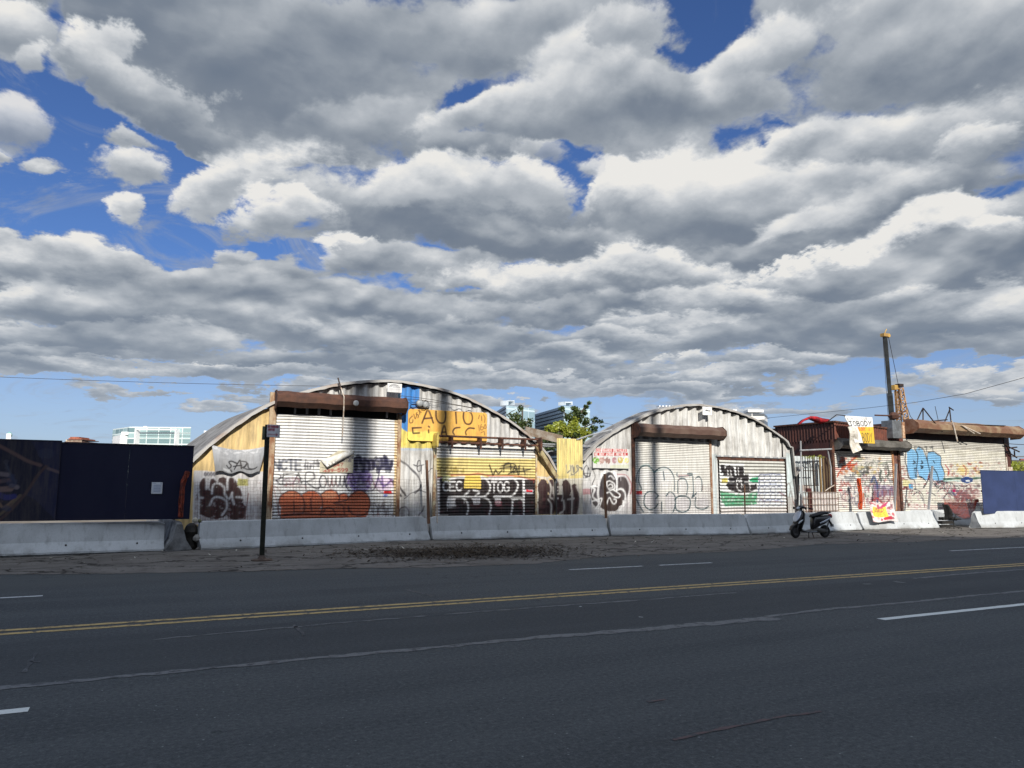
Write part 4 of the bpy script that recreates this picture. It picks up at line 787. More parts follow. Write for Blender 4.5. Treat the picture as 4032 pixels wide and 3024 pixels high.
# ================================================================ first arched building
def root_at(name, x, y, label, cat, group=None): return empty(name, (x, y, 0), label, cat, group)
A1 = [(672, 2160), (684, 2000), (720, 1882), (765, 1812), (845, 1743), (917, 1689), (997, 1634), (1071, 1592), (1202, 1549), (1337, 1519), (1434, 1509), (1530, 1506), (1583, 1510), (1663, 1524), (1753, 1544), (1825, 1569), (1898, 1605), (1934, 1624), (2003, 1665), (2068, 1715), (2119, 1762), (2155, 1806), (2190, 1876), (2192, 2160)]
xs1, zs1 = arch(A1); a1 = lambda x: float(np.interp(x, xs1, zs1))
B1 = root_at('arched_workshop', 7.0, YF, 'wide arched metal workshop with blue and yellow patches and two graffiti covered shutters', 'building', 'row of derelict arched workshops')
X = lambda u, v=1800: fx(u, v)[0]
Zt = lambda u, v: fx(u, v)[1]
d1l, d1r = X(1078, 1850), X(1560, 1850); d2l, d2r = X(1714, 1900), X(2104, 1900)
h1t, h1b = Zt(1080, 1546), Zt(1080, 1606); h2 = Zt(1720, 1716)
wall('gable_wall', B1, xs1[0] + .02, d1l - .06, 0, lambda x: a1(x) - .03, TAN, .42, .035, label='tan corrugated wall with a painted and tagged lower half')
wall('gable_wall', B1, d1l - .06, d1r + .04, h1b - .15, lambda x: max(a1(x) - .03, h1b), lambda Xx, Z: np.array(SILVER) * np.ones(Xx.shape + (3,)), .36, .10)
wall('gable_wall', B1, d1r + .04, d2l, 0, lambda x: a1(x) - .03, SILVER, .36, .085, label='silver corrugated wall with blue and yellow patches of paint')
wall('gable_wall', B1, d2l, d2r, h2 - .35, lambda x: max(a1(x) - .03, h2 - .3), SILVER, .36, .10)
wall('gable_wall', B1, d2r, xs1[-1] - .02, 0, lambda x: a1(x) - .03, TAN, .42, .03, label='yellow corrugated wall with dark graffiti')
vault(B1, xs1, zs1, 6.5, -.085, TIN, mat('trim_worn', (.36, .35, .335), (.25, .17, .12), 1.0, .6, lo=.45, hi=.72), zmin=1.75)
build(MB().prism([(a, b) for a, b in zip(xs1, zs1)][::3] , YF + 6.2, YF + 6.25, Matrix.Translation((-.53, 0, 0))), 'rear_wall', TIN, B1)
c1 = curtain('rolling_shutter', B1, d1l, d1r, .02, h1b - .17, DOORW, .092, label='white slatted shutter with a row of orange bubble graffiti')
rail(c1, d1l - .12, .02, h1t, RAILM, .2); rail(c1, d1r + .05, .02, h1b, RAILM, .12)
build(MB().box(d1l, d1r, YF - .05, YF + .05, h1b - .17, h1b + .05), 'shade_plate', DARK, c1)  # dark plate put in for the shaded gap under the box
hs = housing(c1, d1l - .08, d1r + .14, h1t + .02, h1b, RUST, d=.55)
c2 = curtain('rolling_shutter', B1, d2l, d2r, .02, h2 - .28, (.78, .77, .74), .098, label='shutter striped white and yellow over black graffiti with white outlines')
rail(c2, d2l - .05, .02, h2 - .2, mat('rail_yellow', (.55, .50, .34), (.30, .16, .08), 5, .6), .09); rail(c2, d2r + .03, .02, h2 - .2, mat('rail_yellow', None), .06)
# open roller gear over the second door
mb = MB()
zr = h2 - .02; dxr = X(2118, 1740)
def sl(u): return P(u, 1718 + (u - 1730) * .037, YF - .3)
for k, dz in ((0, .0), (1, -.22)):
    mb.tube([P(1728, 1716 + k * 24, YF - .32), P(2118, 1731 + k * 24, YF - .32)], .035, 8)
g0 = build(mb, 'roller_gear', RUSTD, c2)
for u, v in ((1780, 1722), (1893, 1727), (1978, 1730), (2068, 1735)):
    p = P(u, v, YF - .34); mb = MB().box(p.x - .035, p.x + .035, p.y - .03, p.y + .28, p.z - .24, p.z + .03); mb.box(p.x - .025, p.x + .025, p.y - .05, p.y, p.z - .34, p.z + .02); build(mb, 'bracket', RUSTD, g0)
for u, v, m in ((1716, 1722, mat('plate_yellow', (.70, .56, .12), (.4, .28, .1), 3)), (2122, 1739, RUSTD)):
    p = P(u, v, YF - .3); mb = MB(); mb.prism([(p.x + .16 * math.cos(a) * .25, p.z - .10 + .24 * math.sin(a)) for a in np.linspace(0, 2 * math.pi, 9)[:-1]], p.y - .2, p.y + .25); build(mb, 'end_plate', m, g0)
mb = MB(); p0 = P(2112, 1752, YF - .3); build(mb.bar(p0, P(2192, 1880, YF - .12), .07, .16), 'fallen_strut', mat('strut_tan', (.42, .36, .20), (.2, .13, .07), 4), B1)
# ---- things hung on the first building
def sign_obj(name, label, cat, x0, x1, z0, z1, y, paint_fn, group=None, res=.010, th=.02, corner=0.0, bend=None, parts=True, rad=0):
    """painted board: face sampled from its own canvas, with a back and edges"""
    cv = Canvas(x0, x1, z0, z1, res, (.7, .7, .7)); paint_fn(cv)
    nx, nz = max(3, int((x1 - x0) / .014)), max(3, int((z1 - z0) / .014))
    u = np.linspace(0, 1, nx); w = np.linspace(0, 1, nz); U, Wd = np.meshgrid(u, w, indexing='ij')
    Xx = x0 + (x1 - x0) * U; Z = z0 + (z1 - z0) * Wd; C, _ = cv.sample(Xx, Z)
    if rad:       # rounded corners: pull the outline in
        cx, cz = (x0 + x1) / 2, (z0 + z1) / 2; hx, hz = (x1 - x0) / 2, (z1 - z0) / 2
        dx = np.maximum(np.abs(Xx - cx) - (hx - rad), 0); dz = np.maximum(np.abs(Z - cz) - (hz - rad), 0); d = np.hypot(dx, dz) + 1e-6; k = np.minimum(1, rad / d * 1.0)
        Xx = np.where(d > rad, cx + np.sign(Xx - cx) * (hx - rad + dx * k), Xx); Z = np.where(d > rad, cz + np.sign(Z - cz) * (hz - rad + dz * k), Z)
    Y = np.full_like(Xx, y)
    if bend: Xx, Y, Z = bend(Xx, Y, Z, U, Wd)
    V = np.stack([Xx, Y, Z], -1).reshape(-1, 3); Vb = V + np.array([0, th, 0]); n = len(V); F = quads(nx, nz)
    idx = np.arange(n).reshape(nx, nz); loop = np.concatenate([idx[:-1, 0], idx[-1, :-1], idx[:0:-1, -1], idx[0, :0:-1]]); l2 = np.roll(loop, -1)
    F = np.concatenate([F, F[:, ::-1] + n, np.stack([loop, loop + n, l2 + n, l2], -1)])
    C = C.reshape(-1, 3); Cb = C * 0 + np.array((.25, .24, .22)); org = np.array([(x0 + x1) / 2, y, z0])
    o = _on(name, np.concatenate([V, Vb]) - org, F, painted_mat('painted_board', .55, .30), None, np.concatenate([C, Cb]), loc=tuple(org))
    if label: tag(o, label, cat, group)
    return o
YS = YF - .10
def sgn(name, label, cat, pxs, y, fn, **k):
    a, b = [fx(u, v, y) for u, v in pxs]; return sign_obj(name, label, cat, min(a[0], b[0]), max(a[0], b[0]), min(a[1], b[1]), max(a[1], b[1]), y, fn, **k)
def auto(cv):
    cv.tr = lambda x, y: fx(*q('D', x, y), YS - .02)
    cv.poly([(280, 420), (1180, 440), (1180, 820), (280, 820)], (.76, .42, .085)); cv.poly([(280, 690), (640, 690), (640, 830), (280, 830)], (.82, .66, .14)); cv.spray(320, 450, 1130, 740, [(.62, .32, .06), (.80, .50, .14), (.70, .40, .10)], 50, 12, 46, .3, 3)
    cv.spray(330, 690, 560, 720, [(.80, .62, .13)], 12, 10, 30, .9, 3)
    C = (.05, .018, .01)
    for st in ([(450, 596), (500, 470), (515, 455), (540, 500), (572, 594)], [(475, 548), (560, 540)], [(602, 462), (605, 540), (640, 592), (690, 588), (706, 530), (704, 458)], [(756, 462), (870, 466)], [(815, 464), (824, 598)], [(905, 470), (900, 540), (925, 600), (975, 604), (998, 550), (985, 490), (940, 462), (905, 472)]): cv.stroke(st, .055, C)
    for st in ([(345, 650), (440, 646)], [(345, 650), (350, 700)], [(355, 708), (420, 704)], [(520, 632), (530, 640)], [(520, 672), (522, 700)], [(660, 720), (685, 632), (700, 640), (716, 722)], [(665, 696), (705, 694)], [(862, 645), (810, 652), (785, 690), (800, 722)], [(1018, 655), (960, 652), (925, 690), (930, 722)]): cv.stroke(st, .05, C)
    for st in ([(345, 520), (315, 550), (315, 590), (345, 590), (350, 560)], [(360, 500), (375, 550), (395, 500)], [(395, 480), (385, 500), (410, 510), (405, 540)], [(410, 460), (440, 480)], [(420, 450), (425, 500)]): cv.stroke(st, .03, (.15, .07, .02))
    for st in ([(1075, 510), (1065, 550)], [(1095, 520), (1100, 570)], [(1120, 505), (1135, 540), (1130, 590)], [(1068, 620), (1072, 680)], [(1095, 610), (1085, 660), (1110, 670), (1115, 640), (1090, 640)], [(1135, 610), (1125, 650), (1148, 650), (1140, 612)], [(1095, 700), (1125, 690), (1130, 725)]): cv.stroke(st, .028, (.22, .10, .03))
sgn('shop_sign', 'orange board with rounded corners hand lettered AUTO, fixed across the blue and yellow wall', 'sign', ((1608, 1609), (1917, 1745)), YS, auto, rad=.10, th=.03)
def tarp(cv):
    cv.tr = lambda x, y: fx(*q('B', x, y), YS - .03); cv.poly([(300, 700), (1000, 700), (1000, 1250), (300, 1250)], (.30, .31, .33)); cv.spray(380, 840, 920, 900, [(.52, .53, .55), (.45, .46, .48)], 40, 8, 26, .6, 6); cv.spray(390, 850, 930, 1120, [(.26, .27, .29), (.36, .37, .39)], 40, 14, 44, .5, 7)
    cv.poly([(455, 1085), (560, 1088), (560, 1120), (455, 1116)], (.58, .60, .62), .8)
    for st in ([(512, 1045), (540, 1070), (570, 1040), (545, 1000), (580, 985), (640, 1020)], [(610, 1090), (660, 1010), (680, 990), (700, 1100)], [(600, 1050), (700, 1060)], [(700, 1000), (760, 1010), (745, 1060), (700, 1090)], [(730, 1090), (770, 1020), (790, 1070), (860, 1085), (892, 1078)], [(750, 1090), (830, 1085)], [(560, 1090), (575, 1110)]): cv.stroke(st, .04, (.02, .02, .025))
def tarp_bend(Xx, Y, Z, U, Wd):
    return Xx + (.5 - U) * (1 - Wd) * .28, Y - .05 * np.sin(U * 9) * .5 - .05 * np.sin(Wd * 3) - .03, Z - .12 * np.sin(U * math.pi) * Wd + .04 * np.sin(U * 14) * (1 - Wd)
sgn('tarpaulin', 'torn grey tarpaulin with a black tag, hanging on the tan wall', 'tarpaulin', ((833, 1752), (1040, 1862)), YS, tarp, bend=tarp_bend, th=.006)
def nameplate(cv):
    w = cv.w * cv.res; x, z = cv.x0, cv.z0; H = cv.h * cv.res; cv.c[:] = (.74, .74, .73); cv.a[:] = 1
    f = lambda a, b: (x + a * w, z + (1 - b) * H); cv.tr = f
    cv.ring(.45, .42, .30, .26, .02, (.12, .12, .13), 1, 180, 330); cv.ring(.45, .45, .22, .18, .015, (.15, .15, .16), 1, 180, 320); cv.poly([(.34, .38), (.86, .40), (.86, .48), (.34, .47)], (.2, .2, .22), .8)
    for k in range(3): cv.stroke([(.14, .62 + .11 * k), (.88, .62 + .11 * k)], .016, (.3, .3, .32), .7, soft=.004)
sgn('nameplate', 'small white plate with an arc emblem at the peak of the wider arched workshop', 'sign', ((1526, 1508), (1582, 1547)), YF - .30, nameplate)
def nameplate2(cv):
    w = cv.w * cv.res; x, z = cv.x0, cv.z0; H = cv.h * cv.res; cv.c[:] = (.84, .84, .82); cv.a[:] = 1; cv.tr = lambda a, b: (x + a * w, z + (1 - b) * H)
    cv.ring(.48, .5, .32, .30, .014, (.2, .2, .2), .8, 185, 300); cv.poly([(.26, .42), (.42, .34), (.62, .42), (.80, .44), (.80, .54), (.30, .54)], (.12, .12, .13)); cv.stroke([(.14, .72), (.9, .72)], .016, (.3, .3, .32), .8, soft=.004)
sgn('nameplate', 'small white plate with a car emblem at the peak of the silver arched workshop', 'sign', ((2766, 1601), (2804, 1636)), YF - .30, nameplate2)
# torn paper poster on the first shutter: lower left sheet and the curled flap
def poster(cv):
    cv.tr = lambda x, y: fx(*q('C', x, y), YS - .02); cv.poly([(500, 600), (860, 600), (860, 900), (500, 900)], (.50, .46, .34)); cv.spray(545, 750, 790, 850, [(.42, .38, .28), (.6, .57, .45)], 30, 8, 24, .5, 2)
    cv.text('439-599', 568, 818, 26, 24, .026, (.30, .04, .03), 1, .22); cv.text('347', 650, 775, 24, 22, .024, (.28, .05, .04)); cv.text('YOU BEND TO', 700, 720, 18, 12, .014, (.08, .08, .13)); cv.text('DRIVE', 715, 745, 18, 13, .014, (.08, .08, .13)); cv.text('WE BUY', 745, 690, 16, 11, .012, (.1, .1, .15)); cv.stroke([(548, 765), (600, 810)], .014, (.03, .03, .03))
def poster_bend(Xx, Y, Z, U, Wd):      # the top left is torn away along a diagonal
    top = 1 - np.clip((.55 - U) / .55, 0, 1) * .52; z0 = Z.min(); return Xx, Y - .015 * np.sin(U * 8), z0 + (Z - z0) * top
ps = sgn('torn_poster', 'torn paper poster with red digits and a curled flap, above the orange graffiti', 'poster', ((1262, 1772), (1390, 1862)), YS, poster, bend=poster_bend, th=.004)
FLAP = mat('paper_back', (.66, .65, .62), (.52, .50, .45), 8, .7, bump=.6)
a, b, c, d = PQ('C', 545, 752, YS - .03), PQ('C', 800, 662, YS - .04), PQ('C', 812, 700, YS - .05), PQ('C', 598, 812, YS - .12)
me = MB(); rings = []
for t in np.linspace(0, 1, 10):
    p = a.lerp(b, t); r = d.lerp(c, t); mdl = (p + r) / 2 + Vector((0, -.10 * math.sin(t * 2.6 + .3), 0)); rings.append([p, mdl, r, r + Vector((0, .006, 0)), mdl + Vector((0, .006, 0)), p + Vector((0, .006, 0))])
fl = _ob(me.loft(rings), 'flap', FLAP, ps, smooth=True, loc=-Vector(ps.location))
def rods(name, label, cat, segs, r, m, group=None, sides=6, part='bar'):
    p0 = Vector(segs[0][0])
    if len(segs) == 1:
        o = _ob(MB().tube([Vector(p) - p0 for p in segs[0]], r, sides), name, m, None); o.location = p0; return tag(o, label, cat, group)
    e = empty(name, p0, label, cat, group)
    for s_ in segs: _ob(MB().tube([Vector(p) - p0 for p in s_], r, sides), part, m, e)
    return e
def each(name, labels, cat, segs, r, m, group=None):
    for l, s_ in zip(labels, segs): rods(name, l, cat, [s_], r, m, group)
IRON = mat('black_iron', (.018, .016, .016), (.06, .035, .025), 8, .6, .3)
PALE = mat('pale_rod', (.62, .58, .52), (.4, .3, .22), 8, .6)
rods('metal_rod', 'thin broken rod standing up from the rusty shutter box', 'rod', [[PQ('C', 686, 78, YF - .35), PQ('C', 706, 150, YF - .4), PQ('C', 712, 232, YF - .45)]], .022, IRON)
rods('metal_rod', 'pale rod hanging down in front of the tallest shutter', 'rod', [[PQ('C', 712, 160, YF - .5), PQ('C', 736, 235, YF - .62), PQ('C', 734, 330, YF - .6), PQ('C', 722, 560, YF - .35)]], .018, PALE)
lamp = empty('floodlight', PQ('C', 832, 285, YF - .62), 'small round white floodlight on the long rusty shutter box', 'lamp')
_ob(MB().lathe([(.03, .10), (.07, .05), (.085, -.02), (.08, -.06), (.06, -.065)], 16, axis='y'), 'reflector', mat('white_enamel', (.75, .75, .72), (.5, .48, .45), 6), lamp, smooth=True); _ob(MB().bar((0, .1, 0), (.02, .1, -.2), .03), 'bracket', IRON, lamp)
mb = MB(); p = PQ('D', 440, 390, YF - .12)
m1 = empty('electric_meter', p, 'round electric meters and loose cable above the orange AUTO board', 'meter')
for dx, dz, r in ((-.06, .02, .12), (.16, -.01, .13)): _ob(MB().lathe([(r, .06), (r, -.03), (r * .8, -.08), (r * .3, -.09)], 16, Matrix.Translation((dx, 0, dz)), 'y'), 'meter_glass', mat('meter_grey', (.36, .38, .38), (.25, .26, .27), 5, .4), m1, smooth=True)
def cab(c, pts, y): return [PQ(c, *p, y) for p in pts]
each('cable', ['black cable looped on the left of the electric meters', 'black cable ring round the right electric meter'], 'cable', [cab('D', [(400, 390), (330, 392), (316, 420), (345, 430), (400, 425)], YF - .15), cab('D', [(450, 355), (490, 350), (515, 375), (510, 410), (480, 436), (440, 430)], YF - .2)], .012, IRON)
each('cable', ['upper of the two slack wires across the silver wall above the orange AUTO board', 'lower of the two slack wires across the silver wall above the orange AUTO board'], 'cable', [cab('D', [(190, 325), (225, 300), (400, 320), (580, 345), (780, 390), (1005, 432)], YF - .2), cab('D', [(230, 330), (400, 342), (600, 372), (880, 412), (1000, 436)], YF - .2)], .008, IRON)
# ================================================================ second arched building
A2 = [(2284, 2160), (2285, 1835), (2290, 1818), (2345, 1752), (2410, 1705), (2482, 1666), (2562, 1628), (2634, 1610), (2688, 1601), (2745, 1599), (2817, 1608), (2889, 1626), (2962, 1655), (2998, 1677), (3034, 1702), (3070, 1727), (3106, 1756), (3146, 1800), (3152, 1840), (3154, 2160)]
xs2, zs2 = arch(A2); a2 = lambda x: float(np.interp(x, xs2, zs2))
B2 = root_at('arched_workshop', 17.5, YF, 'narrower arched silver workshop with a tall grey slatted shutter and a low graffiti covered one', 'building', 'row of derelict arched workshops')
d3l, d3r = X(2497, 1900), X(2792, 1900); d4l, d4r = X(2830, 1900), X(3088, 1900)
h3t, h3b = Zt(2500, 1672), Zt(2500, 1722); d4t = Zt(2830, 1798)
SIL2 = lambda Xx, Z: np.array((.66, .66, .64)) * np.ones(Xx.shape + (3,))
wall('gable_wall', B2, xs2[0] + .02, d3l - .05, 0, lambda x: a2(x) - .03, SILVER, .40, .05, label='grey corrugated wall with a black and white graffiti figure')
wall('gable_wall', B2, d3l - .05, d3r + .05, h3b - .1, lambda x: a2(x) - .03, SIL2, .44, .13)
wall('gable_wall', B2, d3r + .05, d4l, 0, lambda x: a2(x) - .03, SIL2, .44, .05)
wall('gable_wall', B2, d4l, d4r, d4t, lambda x: a2(x) - .03, SIL2, .44, .15, label='deep white corrugated sheets')
wall('gable_wall', B2, d4r, xs2[-1] - .02, 0, lambda x: a2(x) - .03, SIL2, .40, .02)
vault(B2, xs2, zs2, .95, 0, TIN, mat('trim_grey', (.36, .355, .34), (.26, .24, .22), 1.5, .6), zmin=2.2)
build(MB().prism([(a, b) for a, b in zip(xs2, zs2)][::3], YF + .8, YF + .84), 'rear_wall', TIN, B2)
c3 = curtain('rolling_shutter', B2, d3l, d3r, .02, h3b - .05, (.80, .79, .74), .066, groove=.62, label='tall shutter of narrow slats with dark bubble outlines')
rail(c3, d3l - .06, .02, h3t, RUSTD, .12); rail(c3, d3r + .05, .02, h3b, mat('rail_brown', (.22, .10, .05), (.35, .25, .18), 5), .09)
housing(c3, d3l - .08, X(2822, 1700), h3t + .02, h3b + .02, mat('brown_sheet', (.125, .082, .062), (.09, .05, .038), 2.5, .6), d=.5, ends=RUSTD)
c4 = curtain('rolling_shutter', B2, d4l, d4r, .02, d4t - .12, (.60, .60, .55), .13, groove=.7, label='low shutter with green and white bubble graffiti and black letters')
build(MB().box(d4l - .02, d4r + .02, YF - .02, YF + .1, d4t - .13, d4t + .0), 'lintel', RUSTD, c4); rail(c4, d4r + .03, .02, d4t, IRON, .05)
build(MB().box(d4l - .1, d4r + .1, YF - .06, YF - .02, d4t, d4t + .06), 'lintel_flashing', GALV, B2)
p = PQ('G', 620, 430, YF - .3); al = empty('alarm_box', p, 'square black and white bracket box at the right end of the brown shutter box', 'box')
_ob(MB().box(-.2, .16, 0, .28, -.22, .2).box(-.2, .2, -.06, 0, .1, .2).box(-.2, .2, -.06, 0, -.26, -.18).box(.12, .2, -.06, 0, -.2, .12), 'frame', IRON, al); _ob(MB().box(-.14, .08, -.04, -.005, -.16, .1), 'cover', PALE, al, bevel=.02)
def wash(cv):
    cv.tr = lambda x, y: fx(*q('F', x, y), YS); cv.poly([(340, 560), (820, 560), (820, 860), (340, 860)], (.60, .60, .58))
    cv.poly([(405, 598), (742, 600), (740, 636), (402, 632)], (.42, .04, .04)); cv.poly([(384, 642), (750, 642), (752, 676), (384, 676)], (.42, .04, .04))
    cv.text('COMPRAMOS METALES', 412, 606, 22, 13, .022, (.80, .62, .6), .9, .48); cv.text('WE BUY SCRAP METALS', 392, 650, 20, 12, .022, (.8, .62, .6), .9, .5)
    for st in ([(600, 600), (598, 680), (605, 720)], [(520, 660), (510, 700)], [(690, 640), (688, 690)], [(470, 600), (462, 640)]): cv.stroke(st, .02, (.8, .75, .73))
    cv.blob(405, 725, 34, 38, (.16, .38, .05)); cv.blob(470, 725, 30, 34, (.45, .30, .26)); cv.blob(535, 730, 28, 36, (.30, .18, .16)); cv.blob(605, 725, 26, 34, (.42, .24, .26)); cv.blob(672, 725, 30, 34, (.50, .40, .12)); cv.blob(738, 728, 26, 32, (.66, .60, .22)); cv.spray(380, 690, 750, 765, [(.7, .6, .6), (.3, .1, .1), (.75, .72, .66)], 50, 4, 12, .7, 4)
    cv.stroke([(690, 770), (720, 700), (750, 690)], .035, (.74, .74, .72)); cv.poly([(560, 780), (765, 770), (765, 812), (560, 812)], (.55, .58, .38), .6)
sgn('shop_sign', 'white board with two red lines of lettering over a row of coloured pictures', 'sign', ((2334, 1764), (2480, 1846)), YS, wash, th=.03)
# ---- gap between the two arched buildings
gp1 = X(2195, 1900), X(2287, 1900)
pn = wall('corrugated_sheet', None, gp1[0] - .09, gp1[1], 0, Zt(2240, 1728), (.72, .60, .24), .165, .05, y=YF - .12)
pn.location = (0, 0, 0); tag(pn, 'upright yellow corrugated sheet standing alone between the two arched workshops', 'fence panel')
each('metal_pipe', ['upper pale pipe running level left of the yellow sheet', 'lower pale pipe running level left of the yellow sheet', 'upper pale pipe running level right of the yellow sheet', 'lower pale pipe running level right of the yellow sheet'], 'pipe', [cab('E', [(580, 632), (760, 640)], YF + .1), cab('E', [(590, 655), (760, 662)], YF + .3), cab('E', [(980, 655), (1180, 662)], YF + .1), cab('E', [(990, 672), (1100, 678)], YF + .2)], .03, GALV)
rods('metal_pipe', 'bent pipe rising from the yellow sheet to the silver arched roof', 'pipe', [cab('E', [(945, 590), (1080, 545), (1300, 492)], YF - .15)], .03, GALV)
p = MB(); a, b = PQ('E', 430, 500, YF - .1), PQ('E', 800, 590, YF + .2)
o = _ob(MB().bar((0, 0, 0), b - a, .05, .30), 'sheet_metal', mat('sheet_dull', (.30, .27, .23), (.18, .13, .09), 4), None, loc=a); tag(o, 'fallen strip of dull sheet metal leaning from the wider roof to the yellow sheet', 'metal sheet')
mb = MB(); c0 = PQ('E', 700, 790, YF + .3); rings = []
for t in np.linspace(.2, 2.6, 9): rings.append([(-.32 * math.cos(t), yy, .32 * math.sin(t)) for yy in (0, .9)] + [(-.30 * math.cos(t), yy, .30 * math.sin(t)) for yy in (.9, 0)])
o = _ob(mb.loft(rings), 'duct', mat('duct_grey', (.42, .46, .52), (.3, .32, .36), 4, .5, .3), None, loc=c0); tag(o, 'curved blue grey duct piece lying in the gap beside the yellow sheet', 'duct')
# low dark wall closing the gap behind
o = wall('board_wall', None, X(2140), X(2340), 0, 1.9, (.09, .08, .06), .3, .02, y=YF + 2.0, m=PM, dx=.1, dz=.1); tag(o, 'low dark board wall behind the gap between the arched workshops', 'wall')

# ================================================================ brown shop with the loose sign, and the last shop
def flat(c): return lambda Xx, Z: np.array(c) * np.ones(Xx.shape + (3,))
xc = X(3266, 1680); x3r = X(3535, 1750); d5l, d5r = X(3285, 1900), X(3512, 1900)
B3 = root_at('brown_workshop', (xc + x3r) / 2, YF, 'low workshop with a dark brown ribbed metal fascia and a paint splashed shutter', 'building', 'row of derelict arched workshops')
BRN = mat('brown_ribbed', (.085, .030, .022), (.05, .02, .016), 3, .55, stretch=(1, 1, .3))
ft_l, ft_r = Zt(3266, 1664), Zt(3510, 1697); fb = Zt(3300, 1732)
def ribbed(x0, y0, x1, y1, zb, zt0, zt1, m, name, parent, pitch=.17, depth=.035):
    a = Vector((x0, y0)); b = Vector((x1, y1)); L = (b - a).length; n = int(L / pitch * 4); d = (b - a) / L; nn = Vector((d.y, -d.x)); mb = MB(); vs = []
    for i in range(n + 1):
        t = i / n; p = a + (b - a) * t + nn * (depth if i % 4 in (1, 2) else 0); zt = zt0 + (zt1 - zt0) * t
        vs += [(p.x, p.y, zb), (p.x, p.y, zt)]
    mb.add(vs, [(2 * i, 2 * i + 2, 2 * i + 3, 2 * i + 1) for i in range(n)]); return build(mb, name, m, parent)
dz3 = 3.2
ribbed(xc, YF - .25, xc, YF + dz3, fb - .12, ft_l, ft_l + .02, BRN, 'fascia', B3); ribbed(xc, YF - .25, x3r, YF - .25, fb, ft_l, ft_r, mat('brown_ribbed_lit', (.17, .055, .035), (.10, .035, .025), 3, .55), 'fascia', B3, .15)  # front fascia uses a lighter brown with its sunlight put into the colour
build(MB().bar((xc - .02, YF - .27, ft_l + .03), (xc - .02, YF + dz3, ft_l + .05), .09, .07).bar((xc, YF - .28, ft_l + .03), (x3r, YF - .28, ft_r + .03), .09, .07), 'coping', RUSTD, B3)
build(MB().add([(xc, YF - .25, ft_l - .05), (x3r, YF - .25, ft_r - .05), (x3r, YF + 5, ft_r - .05), (xc, YF + 5, ft_l - .05)], [(0, 1, 2, 3)]), 'roof', TIN, B3)
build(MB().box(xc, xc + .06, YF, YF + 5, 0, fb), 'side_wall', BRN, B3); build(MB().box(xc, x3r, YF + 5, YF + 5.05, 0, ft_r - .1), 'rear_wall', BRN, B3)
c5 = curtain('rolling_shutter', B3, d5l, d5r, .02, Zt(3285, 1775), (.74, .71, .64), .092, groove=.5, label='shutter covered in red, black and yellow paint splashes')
CHAR = mat('charcoal_box', (.15, .14, .125), (.08, .075, .065), 3, .6)
h5 = housing(c5, X(3278, 1740), X(3545, 1750), Zt(3400, 1733), Zt(3400, 1772), CHAR, d=.5)
rail(c5, d5l - .07, .02, fb, RUSTD, .13); rail(c5, d5r + .05, .02, fb, mat('rail_orange', (.50, .26, .12), (.25, .10, .05), 5), .10); build(MB().box(d5r + .12, d5r + .42, YF - .04, YF + .04, 0, fb), 'pier', mat('pier_stained', (.20, .10, .075), (.08, .04, .035), 4), B3)
# recessed infill between the silver workshop and the brown one
yi = YF + .5
i0, i1 = X(3160), xc
w_ = wall('gable_wall', None, i0 - .3, i1 + .2, 0, Zt(3200, 1795), (.60, .66, .68), .24, .03, y=yi); tag(w_, 'pale blue recessed wall behind the barred window grille beside the brown workshop', 'wall')
w_.name = 'recessed_wall'
gr = empty('window_grille', P(3195, 1880, YF + .05), 'barred iron grille in front of the pale blue recessed wall', 'window grille'); gl = gr.location
g0, g1 = P(3160, 1795, YF + .05), P(3222, 1912, YF + .05)
for k in range(7): xx = g0.x + (g1.x - g0.x) * k / 6; _ob(MB().bar((xx - gl.x, 0, g1.z - gl.z), (xx - gl.x, 0, g0.z - gl.z), .022), 'bar', IRON, gr)
for z in (g0.z, (g0.z + g1.z) / 2, g1.z): _ob(MB().bar((g0.x - gl.x, -.02, z - gl.z), (g1.x - gl.x, -.02, z - gl.z), .03), 'rail', IRON, gr)
PLK = [(3226, 3238, (.26, .17, .07)), (3240, 3252, (.18, .12, .06)), (3254, 3264, (.13, .09, .05)), (3266, 3274, (.22, .16, .09))]
for k, (a, b, c) in enumerate(PLK):
    p0, p1 = P(a, 1790 + 6 * k, YF - .02), P(b, 1925 + 4 * k, YF - .02)
    o = _ob(MB().box(0, (p1.x - p0.x), 0, .04, 0, p0.z - p1.z + .5), 'timber_plank', mat('plank%d' % k, c, tuple(x * .6 for x in c), 6, .8, stretch=(5, 5, .7)), None, loc=(p0.x, p0.y + .012 * k, p1.z - .5))
    tag(o, ['tan upright plank nearest the barred grille', 'second upright plank to the right of the grille, greyish brown', 'dark thin plank between the grille and the splashed shutter', 'plank nearest the splashed shutter, beside its dark post'][k], 'plank', 'upright planks beside the brown workshop')
rods('scaffold_pole', 'pale upright pole at the right foot of the silver arched roof', 'pole', [[PQ('H', 422, 515, YF - .25), PQ('H', 430, 900, YF - .25), PQ('H', 436, 1250, YF - .25)]], .035, GALV)
rods('scaffold_pole', 'pale level pole running from the arched roof to the brown workshop', 'pole', [[PQ('H', 415, 618, YF - .3), PQ('H', 760, 603, YF - .3)]], .035, GALV)
rods('scaffold_pole', 'short pale upright pole beside the dark post of the splashed shutter', 'pole', [[PQ('H', 716, 610, YF - .2), PQ('H', 752, 800, YF - .2), PQ('H', 756, 1000, YF - .2)]], .03, GALV)
o = _ob(MB().box(-.12, .12, -.06, .06, 0, 1.75), 'sheet_post', mat('dark_red_post', (.075, .018, .016), (.04, .012, .01), 4), None, loc=tuple(G(3157, 2095)[:2]) + (0,)); o.location.y = YF - .45; o.location.x = X(3153, 1990); tag(o, 'dark red upright sheet at the left end of the pale mesh panel', 'post')
mp = empty('mesh_panel', P(3230, 2000, YF - .55), 'rusty wire grid panel in front of a paint spattered board, behind the scooter', 'mesh panel'); ml = mp.location
